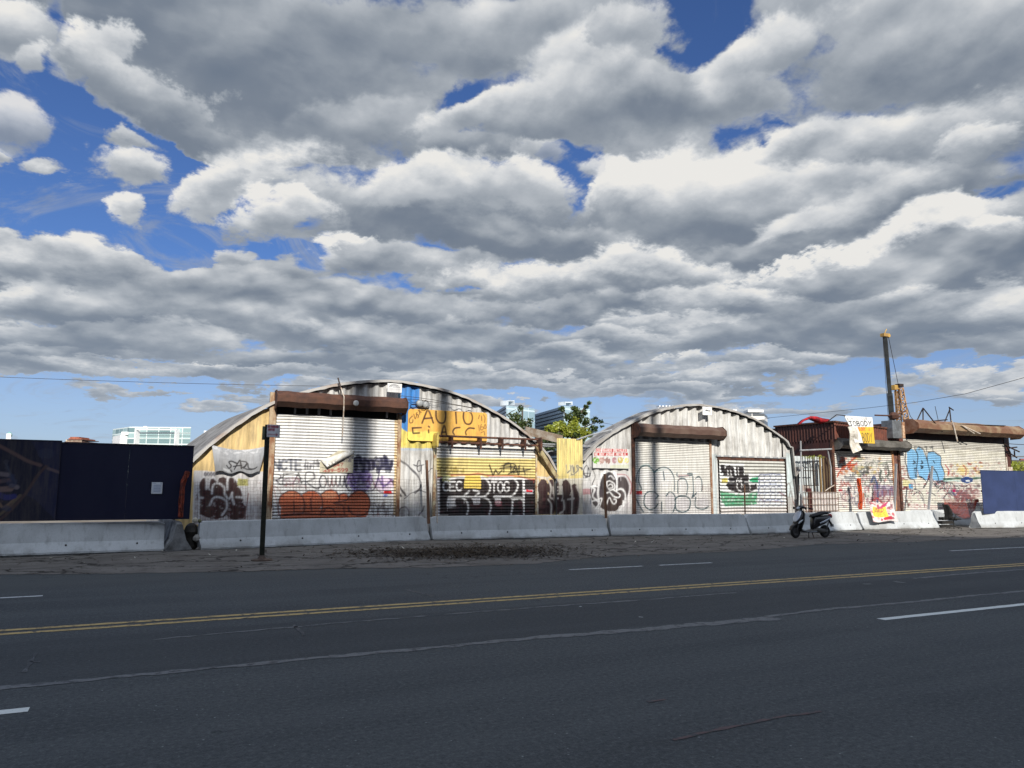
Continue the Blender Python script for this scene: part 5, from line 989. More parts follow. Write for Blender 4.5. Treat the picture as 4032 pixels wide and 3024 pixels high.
a, b = P(3160, 1937, YF - .55), P(3302, 2005, YF - .55)
_bd = wall('board', None, a.x, b.x, .05, a.z, (.62, .58, .55), 0, 0, y=YF - .50); _bd.parent = mp; _bd.location = -ml
mb = MB()
for k in range(13): xx = a.x + (b.x - a.x) * k / 12; mb.bar((xx - ml.x, 0, .05 - ml.z), (xx - ml.x + .02, 0, a.z - ml.z), .018)
for k in range(7): z = .05 + (a.z - .05) * k / 6; mb.bar((a.x - ml.x, -.01, z - ml.z), (b.x - ml.x, -.01, z - ml.z), .018)
_ob(mb, 'wire_grid', mat('grid_wire', (.22, .15, .11), (.12, .07, .05), 8), mp)
rods('bent_rod', 'bent pale rod lying on top of the wire grid panel', 'rod', [[PQ('H', 690, 1060, YF - .6), PQ('H', 730, 1030, YF - .6), PQ('H', 790, 995, YF - .55)]], .018, PALE)
# loose sign hanging out in front of the brown workshop
ysn = YF - .95
def autobody(cv):
    cv.tr = lambda x, y: fx(*q('H', x, y), ysn); cv.poly([(900, 220), (1260, 220), (1260, 580), (900, 580)], (.84, .84, .82)); cv.poly([(1012, 362), (1240, 362), (1245, 580), (1060, 580)], (.80, .50, .04))
    cv.text('AU', 868, 300, 50, 34, .045, (.06, .06, .06), 1, .3); cv.text('TOBODY', 932, 300, 50, 32, .045, (.05, .05, .05), 1, .42); cv.text('WORLD GUE', 926, 262, 22, 14, .02, (.25, .25, .25), .9, .9)
    cv.text('SUNY', 1020, 366, 36, 18, .035, (.62, .10, .04), 1, .35); cv.text('2.0.2', 1126, 380, 22, 12, .022, (.55, .12, .05), 1, .2); cv.text('BODY', 1052, 430, 96, 26, .042, (.10, .08, .04), 1, .42)
def ab_bend(Xx, Y, Z, U, Wd):       # lower left corner folded back, whole board leaning
    lean = .05 * (Wd - .5); return Xx + (1 - Wd) * (1 - U) * .45, Y + lean - .05 * np.sin(Wd * 4) * (1 - U), Z
sn = sgn('shop_sign', 'white and yellow sign lettered TOBODY hanging crooked in front of the brown workshop', 'sign', ((3329, 1636), (3443, 1747)), ysn, autobody, bend=ab_bend, th=.02)
a, b, c, d = PQ('H', 935, 360, ysn - .03), PQ('H', 1020, 365, ysn - .04), PQ('H', 1085, 612, ysn - .1), PQ('H', 985, 650, ysn - .06)
rings = []
for t in np.linspace(0, 1, 12):
    p = a.lerp(d, t); r = b.lerp(c, t); k = Vector((0, -.05 * math.sin(t * 7), .0)); rings.append([p + k, (p + r) / 2 + k * 1.8 + Vector((.02 * math.sin(t * 11), 0, 0)), r + k, r + k + Vector((0, .01, 0)), p + k + Vector((0, .01, 0))])
_ob(MB().loft(rings), 'folded_flap', mat('dirty_white', (.66, .63, .56), (.42, .38, .32), 7, .6, bump=.6), sn, loc=-Vector(sn.location))
rods('metal_rod', 'dark bent rod holding the red cloth and the crooked white sign above the brown roof', 'rod', [[PQ('H', 720, 300, YF - .3), PQ('H', 812, 230, YF - .7), PQ('H', 910, 240, ysn + .02)]], .02, IRON)
mb = MB(); pts = [PQ('H', *p, YF - .2) for p in ((410, 330), (460, 290), (530, 262), (600, 280), (660, 296), (735, 290))]; p0 = pts[0]
mb.loft([[p - p0 + Vector((0, -.05, -.01)), p - p0 + Vector((0, .0, w)), p - p0 + Vector((0, .16, w * .5)), p - p0 + Vector((0, .1, -w))] for p, w in zip(pts, (.02, .05, .07, .13, .12, .05))])
o = _ob(mb, 'red_cloth', mat('red_cloth', (.42, .012, .018), (.10, .008, .012), 3, .8), None, loc=p0, smooth=True); tag(o, 'strip of bright red cloth draped on the brown roof edge', 'cloth')

d6l, d6r = X(3543, 1900), X(3957, 1850); x4l, x4r = X(3530, 1850), X(3978, 1850)
B4 = root_at('corner_workshop', (x4l + x4r) / 2, YF, 'last workshop on the right with a long dented tan shutter box and light blue graffiti', 'building', 'row of derelict arched workshops')
t6l, t6r = Zt(3550, 1658), Zt(3550, 1658)
c6 = curtain('rolling_shutter', B4, d6l, d6r, .02, Zt(3545, 1727), (.74, .72, .62), .082, groove=.55, label='wide shutter with big light blue graffiti letters and soot and painted shade at the top')
h6 = housing(c6, X(3556, 1700, ), X(3972, 1700), Zt(3560, 1655) , Zt(3560, 1706), mat('tan_dented', (.27, .19, .115), (.17, .085, .05), 1.4, .6, lo=.4, hi=.6), d=.75, ends=mat('end_rust', (.30, .17, .11), (.2, .08, .04), 5))
pl = PQ('J', 30, 165, YF - .55); pr = PQ('J', 155, 380, YF - .55); build(MB().box(pl.x, pr.x, YF - .58, YF - .02, pr.z, pl.z), 'side_panel', mat('zinc_sheet', (.20, .215, .23), (.12, .125, .13), 5, .5, .3), h6)
build(MB().box(pr.x - .03, pr.x + .12, YF - .64, YF - .56, pr.z, pl.z - .06), 'corner_strip', mat('corner_pale', (.60, .42, .28), (.3, .14, .07), 7), h6)
rail(c6, d6l - .05, .02, 3.4, RUSTD, .14); rail(c6, d6r + .05, .02, 3.4, PALE, .08); rail(B4, d6r + .45, .02, 2.9, mat('pier_white', (.64, .60, .52), (.4, .3, .22), 4), .35, YF - .02)
build(MB().box(x4l, x4r + .3, YF + .12, YF + 6, 0, t6l - .1), 'body', BRN, B4)
IR2 = IRON
rods('roof_frame', 'broken black A shaped sign frame on the left of the tan shutter box', 'metal frame', [cab('J', [(405, 20), (328, 182)], YF + .2), cab('J', [(405, 20), (406, 188)], YF + .1), cab('J', [(408, 22), (520, 165), (636, 302)], YF - .7), cab('J', [(406, 188), (692, 158)], YF + .2)], .03, IR2)
rods('roof_frame', 'broken black A shaped frame near the middle of the tan shutter box', 'metal frame', [cab('J', [(722, 40), (655, 205)], YF + .2), cab('J', [(722, 40), (742, 218)], YF + .1), cab('J', [(714, 10), (766, 46)], YF + .1), cab('J', [(720, 10), (722, 48)], YF + .1)], .03, IR2)
rods('metal_rod', 'thin upright rod between the two black A shaped frames', 'rod', [cab('J', [(548, -2), (592, 192)], YF + 1)], .014, IR2)
rods('metal_rod', 'pale strut hanging down over the front of the tan shutter box', 'rod', [cab('J', [(745, 170), (768, 225), (815, 418)], YF - .85)], .03, PALE)
rods('metal_rod', 'pale forked strut lying across the right half of the tan shutter box', 'rod', [cab('J', [(858, 222), (1085, 326)], YF - .85), cab('J', [(870, 228), (1015, 322)], YF - .85)], .025, PALE)
o = _ob(MB().bar((0, 0, 0), PQ('J', 1350, 232, YF - .5) - PQ('J', 772, 213, YF - .5), .30, .03), 'metal_plate', IRON, None, loc=PQ('J', 772, 213, YF - .5)); tag(o, 'thin black plate lying along the top of the tan shutter box', 'plate')
rods('rusty_beam', 'rusty level beam sticking out left of the tan shutter box', 'beam', [cab('H', [(1230, 235), (1400, 240)], YF - .2), cab('H', [(1440, 245), (1560, 188)], YF - .3)], .035, RUST)
o = _ob(MB().lathe([(.05, 0), (.2, .05), (.24, .2), (.14, .33), (.03, .36)], 9), 'rusty_bracket', RUST, None, loc=PQ('H', 1438, 285, YF - .25)); tag(o, 'rusty lump of bracket on the left corner of the last workshop roof', 'bracket')
rods('broken_strut', 'tangle of bent black struts at the far right end of the last workshop', 'strut', [cab('J', [(1375, 445), (1440, 490), (1550, 540)], YF - .2), cab('J', [(1430, 495), (1520, 485)], YF - .2), cab('J', [(1490, 525), (1495, 600)], YF), cab('J', [(1400, 470), (1440, 560), (1520, 610)], YF)], .035, IR2)
p = PQ('J', 1380, 560, YF + .1); o = _ob(MB().loft([[(0, 0, -.1), (.1, .1, -.1), (.1, .1, .9), (0, 0, .9)], [(.7, .1, -.5), (.8, .2, -.5), (.8, .2, .05), (.7, .1, .05)]]), 'torn_sheet', IRON, None, loc=p); tag(o, 'torn black sheet hanging off the right end of the last workshop', 'metal sheet')

# ================================================================ concrete barriers
def conc_mat():
    m, N = newmat('barrier_concrete'); o = objco(N); a = N.noise(o, 1.3, 7, .65); b = N.noise(N.v('MULTIPLY', o, (5, 5, 1)), 1.5, 5, .6); f = N.noise(o, 40, 4, .7); z = N.n('ShaderNodeSeparateXYZ', {0: o}).outputs[2]
    c = N.mix(N.rng(a, .35, .65), (.49, .515, .53), (.41, .43, .44)); c = N.mix(N.m('MULTIPLY', N.rng(b, .52, .76), .5), c, (.20, .205, .205)); c = N.mix(N.m('MULTIPLY', N.rng(f, .52, .72), .45), c, (.22, .22, .21))
    g = N.m('MULTIPLY', N.rng(a, .48, .62), N.rng(z, .30, .02)); c = N.mix(N.m('MULTIPLY', g, .6), c, (.20, .195, .18))
    pit = N.n('ShaderNodeTexVoronoi', {'Vector': o, 'Scale': 7.0}).outputs[0]; c = N.mix(N.m('MULTIPLY', N.rng(pit, .07, .04), N.rng(a, .5, .6)), c, (.05, .05, .05))
    finish(N, c, .85, bump=N.m('ADD', f, N.m('MULTIPLY', a, 2.0)), bstr=.35, spec=.2, bdist=.015); return m
CONC = conc_mat()
PROF = [(-.25, 0), (-.25, .04), (-.305, .045), (-.305, .09), (-.17, .31), (-.085, .74), (-.07, .76), (.07, .76), (.085, .74), (.17, .31), (.305, .09), (.305, .045), (.25, .04), (.25, 0)]
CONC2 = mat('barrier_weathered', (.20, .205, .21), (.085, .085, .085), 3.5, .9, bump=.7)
def barrier(a, b, label, group='pale concrete barriers along the workshops', chip=(0, 0), tilt=0.0, m_=None):
    a, b = Vector(a), Vector(b); L = (b - a).length; ang = math.atan2(b.y - a.y, b.x - a.x); r = random.Random(int(a.x * 10) + 77)
    mb = MB(); n = int(L / .12); rings = []
    for i in range(n + 1):
        x = L * i / n; dend = min(x, L - x); ring = []
        for y, z in PROF:
            er = 0
            if dend < .10: er = (.10 - dend) * .5
            jy, jz = r.uniform(-.004, .004), r.uniform(-.003, .003)
            if chip[0] and x < .35 and z > .5 and y < 0: jz -= chip[0] * (1 - x / .35) * r.uniform(.4, 1); jy += .02
            if chip[1] and L - x < .35 and z > .4 and y < 0: jz -= chip[1] * (1 - (L - x) / .35) * r.uniform(.4, 1); jy += .04
            ring.append((x + (0 if 0 < i < n else r.uniform(-.02, .02)), y * (1 - er * .3) + jy, max(0, z - (er if z > .7 else 0) + jz)))
        rings.append(ring)
    mb.loft(rings)
    nrm = Vector((-math.sin(ang), math.cos(ang))); o = _ob(mb, 'concrete_barrier', m_ or CONC, None)
    o.location = (a.x + nrm.x * .305, a.y + nrm.y * .305, .035 if a.x < 31 else .03); o.rotation_euler = (0, tilt, ang); tag(o, label, 'barrier', group)
    for k in range(max(2, int(L / 1.5))):
        x = L * (k + .6) / max(2, int(L / 1.5)); _ob(MB().lathe([(.022, 0), (.022, .012)], 8, Matrix.Translation((x, -.222, .24)) @ Matrix.Rotation(math.radians(75), 4, 'X')), 'lifting_hole', DARK, o)
    return o
barrier((-5.4, 20.75), (.70, 21.12), 'concrete barrier under the dark blue plywood fence at the far left', chip=(0, .02))
pb = G(755, 2186)
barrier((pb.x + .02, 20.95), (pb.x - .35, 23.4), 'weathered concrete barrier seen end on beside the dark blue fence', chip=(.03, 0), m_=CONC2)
barrier((1.55, 20.98), (8.22, 22.28), 'concrete barrier below the shutter with orange graffiti, behind the street sign', chip=(0, .03))
barrier((8.30, 22.20), (14.66, 22.02), 'concrete barrier below the yellow and white striped shutter', chip=(.02, .05))
barrier((14.74, 21.98), (20.02, 20.98), 'concrete barrier below the silver arched workshop and its tall grey shutter', chip=(.04, .03))
barrier((20.10, 20.92), (26.75, 21.62), 'half sunlit concrete barrier behind the parked scooter', chip=(.10, .03))
barrier((26.85, 21.60), (31.4, 21.42), 'sunlit concrete barrier with the torn poster hanging over it', chip=(.05, .02))
barrier((33.15, 20.72), (39.2, 19.75), 'sunlit concrete barrier under the blue fence at the far right', chip=(.06, 0))
barrier((31.9, 23.0), (36.0, 22.2), 'shaded concrete barrier lying behind the gap by the office chair')
# ================================================================ plywood fences
NAVY_SHADED = mat('navy_plywood_shaded', (.0050, .0065, .028), (.0085, .0105, .032), 1.1, .5, bump=.15, finew=.15, stretch=(1, 1, .4)); NAVY_SUNLIT = mat('navy_plywood_sunlit', (.030, .047, .125), (.024, .038, .10), 1.5, .6, bump=.15, finew=.12)  # one navy board twice: shade darkened into the first, sun into the second
def fence(name, label, x0, x1, y, zb, zt, m, group=None):
    r = empty(name, ((x0 + x1) / 2, y, zb), label, 'fence', group); n = max(1, round((x1 - x0) / 1.22)); w = (x1 - x0) / n
    for k in range(n): build(MB().box(x0 + k * w, x0 + (k + 1) * w - .0005, y + .002 * (k % 2), y + .02, zb, zt), 'plywood_panel', m, r)
    for z in (zb + .15, (zb + zt) / 2, zt - .12): build(MB().box(x0, x1, y + .024, y + .06, z, z + .09), 'rail', WOODM, r)
    build(MB().box(x0 - .01, x1 + .01, y - .012, y + .07, zt + .002, zt + .03), 'cap', m, r); return r
yf1 = 21.15
a, b = P(0, 1733, yf1), P(245, 1738, yf1); c, d = P(245, 1747, yf1), P(764, 1761, yf1); zb = P(400, 2048, yf1).z
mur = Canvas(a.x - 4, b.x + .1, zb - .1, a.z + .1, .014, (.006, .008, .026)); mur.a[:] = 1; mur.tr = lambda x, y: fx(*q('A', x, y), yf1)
mur.poly([(250, 830), (330, 870), (520, 1060), (560, 400), (560, 330), (300, 330), (420, 560), (380, 620)], (.010, .013, .045)); mur.stroke([(0, 370), (150, 450), (260, 510), (380, 550)], .07, (.10, .06, .06)); mur.stroke([(450, 580), (550, 615)], .06, (.10, .07, .08)); mur.stroke([(430, 560), (350, 650), (250, 800), (120, 950), (0, 1060)], .06, (.055, .032, .036))
for st, w, c_ in (([(0, 630), (80, 640)], .10, (.13, .11, .13)), ([(0, 700), (90, 690)], .08, (.10, .06, .07)), ([(0, 775), (100, 770)], .12, (.15, .10, .10)), ([(110, 740), (160, 755)], .10, (.14, .12, .14)), ([(0, 910), (40, 940), (160, 850)], .05, (.17, .11, .08)), ([(0, 1010), (60, 960), (190, 830)], .06, (.10, .075, .055)), ([(0, 830), (60, 850), (130, 840)], .12, (.02, .025, .14)), ([(60, 540), (110, 650), (150, 710)], .04, (.03, .04, .07))): mur.stroke(st, w, c_)
mur.spray(-600, 500, 120, 1000, [(.02, .03, .08), (.08, .05, .05), (.04, .04, .06)], 60, 14, 60, .6, 3); mur.blob(430, 440, 80, 50, (.02, .026, .06), .8)
f1 = empty('mural_fence', ((a.x + b.x) / 2, yf1, zb), 'dark fence panel printed with a dim picture of pale boards, at the far left', 'fence')
V = []; xs_ = np.arange(a.x - 3.5, b.x, .02); zs_ = np.arange(zb, a.z, .02); XX, ZZ = np.meshgrid(xs_, zs_, indexing='ij'); C, _ = mur.sample(XX, ZZ)
npm('printed_panel', np.stack([XX, np.full_like(XX, yf1 - .03), ZZ], -1).reshape(-1, 3), quads(len(xs_), len(zs_)), painted_mat('painted_board', .55, .30), f1, C.reshape(-1, 3))
build(MB().box(a.x - 3.5, b.x, yf1 - .026, yf1 + .01, zb, a.z), 'backing_board', NAVY_SHADED, f1); build(MB().box(a.x - 3.5, b.x, yf1 - .035, yf1 + .02, a.z + .002, a.z + .03), 'cap', NAVY_SHADED, f1)
f2 = fence('plywood_fence', 'nearly black blue plywood fence on the barrier, left of the arched workshops', b.x - .01, d.x, yf1, zb, (c.z + d.z) / 2 + .01, NAVY_SHADED)
nx_ = P(598, 1899, yf1), P(638, 1945, yf1)
def notice(cv):
    w = cv.w * cv.res; H = cv.h * cv.res; cv.c[:] = (.58, .62, .68); cv.a[:] = 1; cv.tr = lambda a, b: (cv.x0 + a * w, cv.z0 + (1 - b) * H)
    cv.poly([(.18, .22), (.84, .22), (.82, .86), (.18, .86)], (.40, .45, .56), .7); cv.stroke([(.1, .08), (.35, .1)], .012, (.2, .24, .34)); cv.poly([(.7, .04), (.94, .04), (.9, .14)], (.2, .24, .34))
    for k in range(9): cv.stroke([(.22, .28 + .065 * k), (.8, .28 + .065 * k)], .006, (.28, .33, .44), .7, soft=.003)
sgn('notice', 'pale paper notice stapled to the nearly black blue fence', 'notice', ((598, 1899), (638, 1945)), yf1 - .03, notice, res=.006, th=.004)
yf2 = 20.75; e, f_ = P(3861, 1853, yf2), P(4032, 1857, yf2)
fence('plywood_fence', 'sunlit navy blue plywood fence standing on the barrier at the far right', e.x, e.x + 6.2, yf2, P(3880, 2023, yf2).z, e.z, NAVY_SUNLIT)
# orange netting
ORN = mat('orange_net', (.62, .095, .02), (.40, .05, .015), 7, .6, bump=.6); ORD = mat('orange_net_faded', (.16, .035, .025), (.08, .02, .02), 6, .7)
def netroll(name, label, pts, r, m_=ORN):
    mb = MB(); p0 = pts[0]; rr = random.Random(int(p0.x * 10))
    for s_ in range(16):
        a_, q_ = rr.uniform(0, 6.3), r * rr.uniform(.1, 1.0); P2 = []
        for i in range(25):
            t = i / 24 * (len(pts) - 1); k = min(int(t), len(pts) - 2); c_ = pts[k].lerp(pts[k + 1], t - k) - p0; a_ += rr.uniform(-.5, .5); P2.append(c_ + Vector((q_ * math.cos(a_), q_ * math.sin(a_), rr.uniform(-.02, .02))))
        mb.tube(P2, .013 + .008 * rr.random(), 5)
    o = _ob(mb, name, m_, None, loc=p0); return tag(o, label, 'safety netting')
netroll('orange_netting', 'bunched orange safety netting hanging at the right end of the dark blue fence', [P(741, 1856, 21.0), P(722, 1900, 21.0), P(716, 1960, 21.0), P(712, 2036, 21.0)], .06, mat('orange_net_shaded', (.26, .045, .02), (.09, .02, .015), 9, .7, bump=.6))  # darker copy of the orange net, shade put into its colour
netroll('orange_netting', 'bunched bright orange netting standing in front of the paint splashed shutter', [P(3379, 1884, 22.6), P(3384, 1930, 22.6), P(3388, 1975, 22.6), P(3385, 2004, 22.6)], .09)
def net(name, label, fn, nu, nv, m, r=.004, cat='safety netting'):
    mb = MB(); p0 = fn(0, 1)
    for i in range(nu + 1): mb.tube([fn(i / nu, j / 6) - p0 for j in range(7)], r, 3, False)
    for j in range(nv + 1): mb.tube([fn(i / 24, j / nv) - p0 for i in range(25)], r, 3, False)
    o = _ob(mb, name, m, None, loc=p0); return tag(o, label, cat)
WIRE = mat('net_wire', (.14, .10, .09), (.09, .06, .055), 6, .7)
def nf(u0, u1, vt, vb, y0, y1, sag=0):
    A, B, C_, D = P(u0, vt[0], y0), P(u1, vt[1], y1), P(u0, vb[0], y0), P(u1, vb[1], y1)
    return lambda s, t: (C_.lerp(D, s)).lerp(A.lerp(B, s), t) + Vector((0, 0, -sag * math.sin(s * math.pi) * (1 - t * .4) + .015 * math.sin(s * 40)))
net('snow_fence', 'thin see through netting stretched between the street sign and the leaning wooden stake', nf(985, 1682, (1893, 1888), (2062, 2052), 21.75, 22.95), 60, 12, WIRE, .0028)
net('snow_fence', 'thin see through netting below the tan wall, left of the street sign', nf(768, 985, (1900, 1893), (2060, 2062), 21.5, 21.75), 22, 12, ORD, .003)
net('snow_fence', 'thin see through netting in front of the grey wall with the black and white figure', nf(1700, 2378, (1890, 1870), (2040, 2035), 22.95, 22.85), 50, 9, WIRE, .0022)
net('snow_fence', 'thin see through netting in front of the tall grey shutter and the green graffiti', nf(2378, 3155, (1890, 1925), (2030, 2020), 22.85, 22.3), 60, 9, WIRE, .0025)
def sag_net(s, t):
    A, B = P(3717, 1966, 22.2), P(3852, 1966, 21.3); p = A.lerp(B, s); dep = .12 + 1.15 * math.sin(min(1, s * .98 + .12) * math.pi) ** .8 * (.35 + .65 * s); return p + Vector((0, -.15 * math.sin(s * 3) * (1 - t), -dep * (1 - t)))
net('orange_netting', 'dull red netting sagging between the office chair and the right blue fence', sag_net, 26, 14, mat('orange_net_dark', (.34, .055, .03), (.2, .03, .02), 7, .7), .007)
# stakes and posts between the barriers
def stake(u, vt, vb, y, w, m, label, cat='stake', lean=0.0, name='wooden_stake'):
    a = P(u + lean, vt, y); b = P(u, vb, y); o = _ob(MB().bar((0, 0, 0), a - b, w, w * .6), name, m, None, loc=b); return tag(o, label, cat)
SW = mat('stake_wood', (.22, .12, .07), (.12, .06, .04), 6, .8, stretch=(6, 6, .8))
stake(1688, 1812, 2062, 22.1, .10, SW, 'leaning wooden stake between the first two shutters', lean=-8); stake(1722, 1850, 2060, 22.15, .05, PALE, 'thin pale stake right beside the striped shutter', lean=-4)
stake(2386, 1866, 2040, 21.9, .085, SW, 'wooden stake in front of the black and white graffiti figure', lean=-5); stake(2934, 1908, 2025, 21.4, .045, SW, 'thin rusty stake in front of the green graffiti shutter', lean=-3)
stake(3522, 1826, 2010, 21.8, .09, GALV, 'grey metal post between the two right shutters', 'post', 6, 'metal_post'); stake(3656, 1836, 2006, 21.7, .09, GALV, 'leaning grey metal post in front of the light blue graffiti', 'post', 15, 'metal_post')
# ================================================================ street sign
g_ = G(1030, 2211); sp = empty('street_sign', (g_.x, g_.y, .02), 'dark leaning signpost with a small white parking sign, on the pavement', 'street sign'); POST = mat('green_black_post', (.014, .018, .014), (.03, .03, .022), 6, .5, .3)
top = P(1054, 1672, g_.y); tv = top - Vector(sp.location)
mb = MB(); w = .055
for s in (-1, 1): mb.bar((s * .03, 0, 0), (s * .03 + tv.x, 0, tv.z), .022, .05)
mb.bar((0, .025, 0), (tv.x, .025, tv.z), .06, .012); _ob(mb, 'post', POST, sp); _ob(MB().lathe([(.24, 0), (.23, .03), (.10, .05), (.05, .12)], 14), 'base_plate', mat('base_rust', (.045, .03, .022), (.08, .05, .035), 6), sp)
def pk(cv):
    w = cv.w * cv.res; H = cv.h * cv.res; cv.c[:] = (.62, .62, .66); cv.a[:] = 1; cv.tr = lambda a, b: (cv.x0 + a * w, cv.z0 + (1 - b) * H); R_ = (.30, .05, .09)
    cv.text('NO PARKING', .08, .12, .13, .055, .014, R_, 1, .42); cv.text('ANYTIME', .10, .36, .12, .05, .013, R_, .9, .4); cv.stroke([(.08, .78), (.78, .80)], .014, R_); cv.stroke([(.70, .72), (.82, .80), (.70, .87)], .014, R_, 1, False); cv.stroke([(.02, .03), (.98, .03)], .01, (.4, .36, .4), .6); 
a, b = P(1052, 1671, g_.y - .04), P(1101, 1723, g_.y - .04)
pl_ = sign_obj('sign_plate', None, None, a.x, b.x, b.z, a.z, g_.y - .05, pk, res=.005, th=.004); pl_.parent = sp; pl_.location = Vector(pl_.location) - Vector(sp.location)
a, b = P(1034, 1678, g_.y + .03), P(1046, 1732, g_.y + .03); _ob(MB().box(a.x - sp.location.x, b.x - sp.location.x, .035, .04, b.z - .02, a.z - .02), 'sign_back', mat('sign_back', (.20, .22, .15), (.12, .12, .09), 4), sp)
# debris between left barriers
o = _ob(MB().lathe([(.16, 0), (.20, .12), (.17, .35), (.20, .5), (.13, .66), (.05, .72)], 11), 'rubbish_bag', mat('black_bag', (.012, .012, .011), (.03, .026, .02), 6, .5, bump=.9), None, loc=(1.33, 21.45, .02)); tag(o, 'black rubbish heaped in the gap between the barriers at the left', 'rubbish bag')
for k, (u, v, y, s, cc) in enumerate(((768, 2048, 21.2, .07, (.55, .52, .42)), (786, 2052, 21.25, .05, (.2, .2, .1)), (776, 2120, 21.2, .10, (.30, .29, .27)), (780, 2165, 21.1, .07, (.14, .13, .12)))):
    p = P(u, v, y); mb = MB(); rr = random.Random(k)
    mb.lathe([(s * .3, -s), (s * rr.uniform(.8, 1.1), -s * .4), (s * rr.uniform(.8, 1.1), s * .3), (s * .4, s)], 7); o = _ob(mb, 'rubble_lump', mat('lump%d' % k, cc, None, 9, .9), None, loc=p); tag(o, ['pale crumpled lump on top of the rubbish by the left barrier gap', 'dull green scrap beside the pale lump at the left barrier gap', 'grey rubble lump halfway down the left barrier gap', 'dark rubble lump at the foot of the left barrier gap'][k], 'rubble', 'rubble in the left barrier gap')
for k in range(3):
    o = _ob(MB().box(-.3, .5, -.12, .12, 0, .13), 'dark_plank', DARK, None, loc=(32.3 + .1 * k, 21.9, .04 + .17 * k)); tag(o, ['lowest', 'middle', 'topmost'][k] + ' of the dark planks stacked in the gap behind the office chair', 'plank', 'dark planks in the right gap')
# hanging poster over the barrier
def banner(cv):
    cv.tr = lambda x, y: fx(*q('H', x, y), 21.45); cv.poly([(1100, 1130), (1500, 1130), (1500, 1450), (1100, 1450)], (.66, .60, .58)); cv.spray(1150, 1180, 1450, 1390, [(.50, .04, .07), (.8, .78, .75), (.28, .10, .12), (.62, .40, .40)], 90, 8, 26, .8, 3)
    cv.poly([(1232, 1245), (1375, 1240), (1385, 1350), (1222, 1340)], (.74, .68, .08)); cv.text('USED', 1245, 1250, 38, 20, .035, (.45, .08, .06), 1, .35); cv.text('TIRES', 1230, 1300, 38, 20, .035, (.50, .42, .05), 1, .35); cv.poly([(1330, 1352), (1425, 1340), (1425, 1375), (1335, 1380)], (.50, .02, .05)); cv.stroke([(1290, 1250), (1350, 1230), (1400, 1195)], .08, (.48, .05, .14)); cv.stroke([(1160, 1360), (1240, 1380), (1330, 1395)], .04, (.8, .8, .78))
def ban_bend(Xx, Y, Z, U, Wd): return Xx + .02 * np.sin(Wd * 9), Y - .19 * (1 - Wd) ** 1.2 * .8 - .03 * np.sin(U * 13) * (1 - Wd) - .02, Z + .10 * np.abs(U - .45) * Wd * 2 - .03 * np.sin(U * 7) * (1 - Wd)
sgn('torn_banner', 'torn red, white and yellow banner draped over the sunlit barrier', 'banner', ((3420, 1983), (3520, 2052)), 21.62, banner, bend=ban_bend, th=.006)

# ================================================================ motor scooter
def ring(x, z, wy, hz, n=14, p=2.6, tilt=0.0, y=0.0):
    o = []
    for k in range(n):
        a = 2 * math.pi * k / n; c, s = math.cos(a), math.sin(a)
        yy = wy * math.copysign(abs(c) ** (2 / p), c); zz = hz * math.copysign(abs(s) ** (2 / p), s); o.append((x + zz * math.sin(tilt), y + yy, z + zz * math.cos(tilt)))
    return o
PB = mat('scooter_black', (.010, .010, .012), (.016, .016, .018), 5, .28, spec=.5, bump=.02, finew=.05); PW = mat('scooter_silver', (.50, .54, .60), (.44, .48, .55), 5, .25, .15, spec=.6, bump=.02, finew=.05); VIN = mat('seat_vinyl', (.012, .012, .014), (.02, .02, .022), 9, .55); TYRE = mat('tyre', (.010, .010, .010), (.02, .019, .018), 12, .85); ALLOY = mat('alloy', (.10, .10, .105), (.06, .06, .06), 9, .4, .5); REDL = mat('red_lens', (.32, .012, .02), (.25, .01, .015), 5, .2, spec=.6); GLASS = mat('lamp_lens', (.55, .60, .64), (.42, .46, .50), 9, .12, spec=.8); SKINP = mat('plastic_grey', (.09, .085, .08), (.06, .06, .055), 6, .5)
fc = G(3133, 2124); heading = math.radians(180 + (-6)); 
sc = empty('motor_scooter', (fc.x - .62 * math.cos(heading), fc.y - .62 * math.sin(heading), .045), 'black motor scooter with a silver front shield, parked before the half sunlit barrier', 'scooter', rz=heading)
def wheel(x, steer=0.0):
    w = bpy.data.objects.new('wheel', None)
    M = Matrix.Translation((x, 0, .215)) @ Matrix.Rotation(steer, 4, 'Z')
    mb = MB(); R, r = .165, .052; vs = []; nu, nv = 28, 10
    for i in range(nu):
        for j in range(nv):
            a, b = 2 * math.pi * i / nu, 2 * math.pi * j / nv; q_ = R + r * math.cos(b); vs.append(M @ Vector((q_ * math.cos(a), r * .95 * math.sin(b), q_ * math.sin(a))))
    mb.add(vs, [(i * nv + j, ((i + 1) % nu) * nv + j, ((i + 1) % nu) * nv + (j + 1) % nv, i * nv + (j + 1) % nv) for i in range(nu) for j in range(nv)])
    t = _ob(mb, 'tyre', TYRE, sc, smooth=True); mb = MB(); mb.lathe([(.128, -.035), (.118, -.03), (.112, 0), (.118, .03), (.128, .035)], 24, M, 'y'); mb.lathe([(.03, -.05), (.03, .05)], 12, M, 'y')
    for k in range(5):
        a = 2 * math.pi * k / 5; mb.bar(M @ Vector((.02 * math.cos(a), 0, .02 * math.sin(a))), M @ Vector((.12 * math.cos(a), 0, .12 * math.sin(a))), .03, .02)
    _ob(mb, 'rim', ALLOY, t)
wheel(.62, .12); wheel(-.65)
_ob(MB().loft([ring(.83, .27, .06, .012), ring(.78, .38, .075, .03), ring(.66, .455, .08, .035), ring(.52, .44, .07, .03), ring(.44, .36, .05, .02)]), 'front_fender', PB, sc, smooth=True)
_ob(MB().tube([(.62, .075, .215), (.52, .07, .45), (.45, .03, .62)], .022).tube([(.62, -.075, .215), (.52, -.07, .45), (.45, -.03, .62)], .022), 'fork', ALLOY, sc, smooth=True)
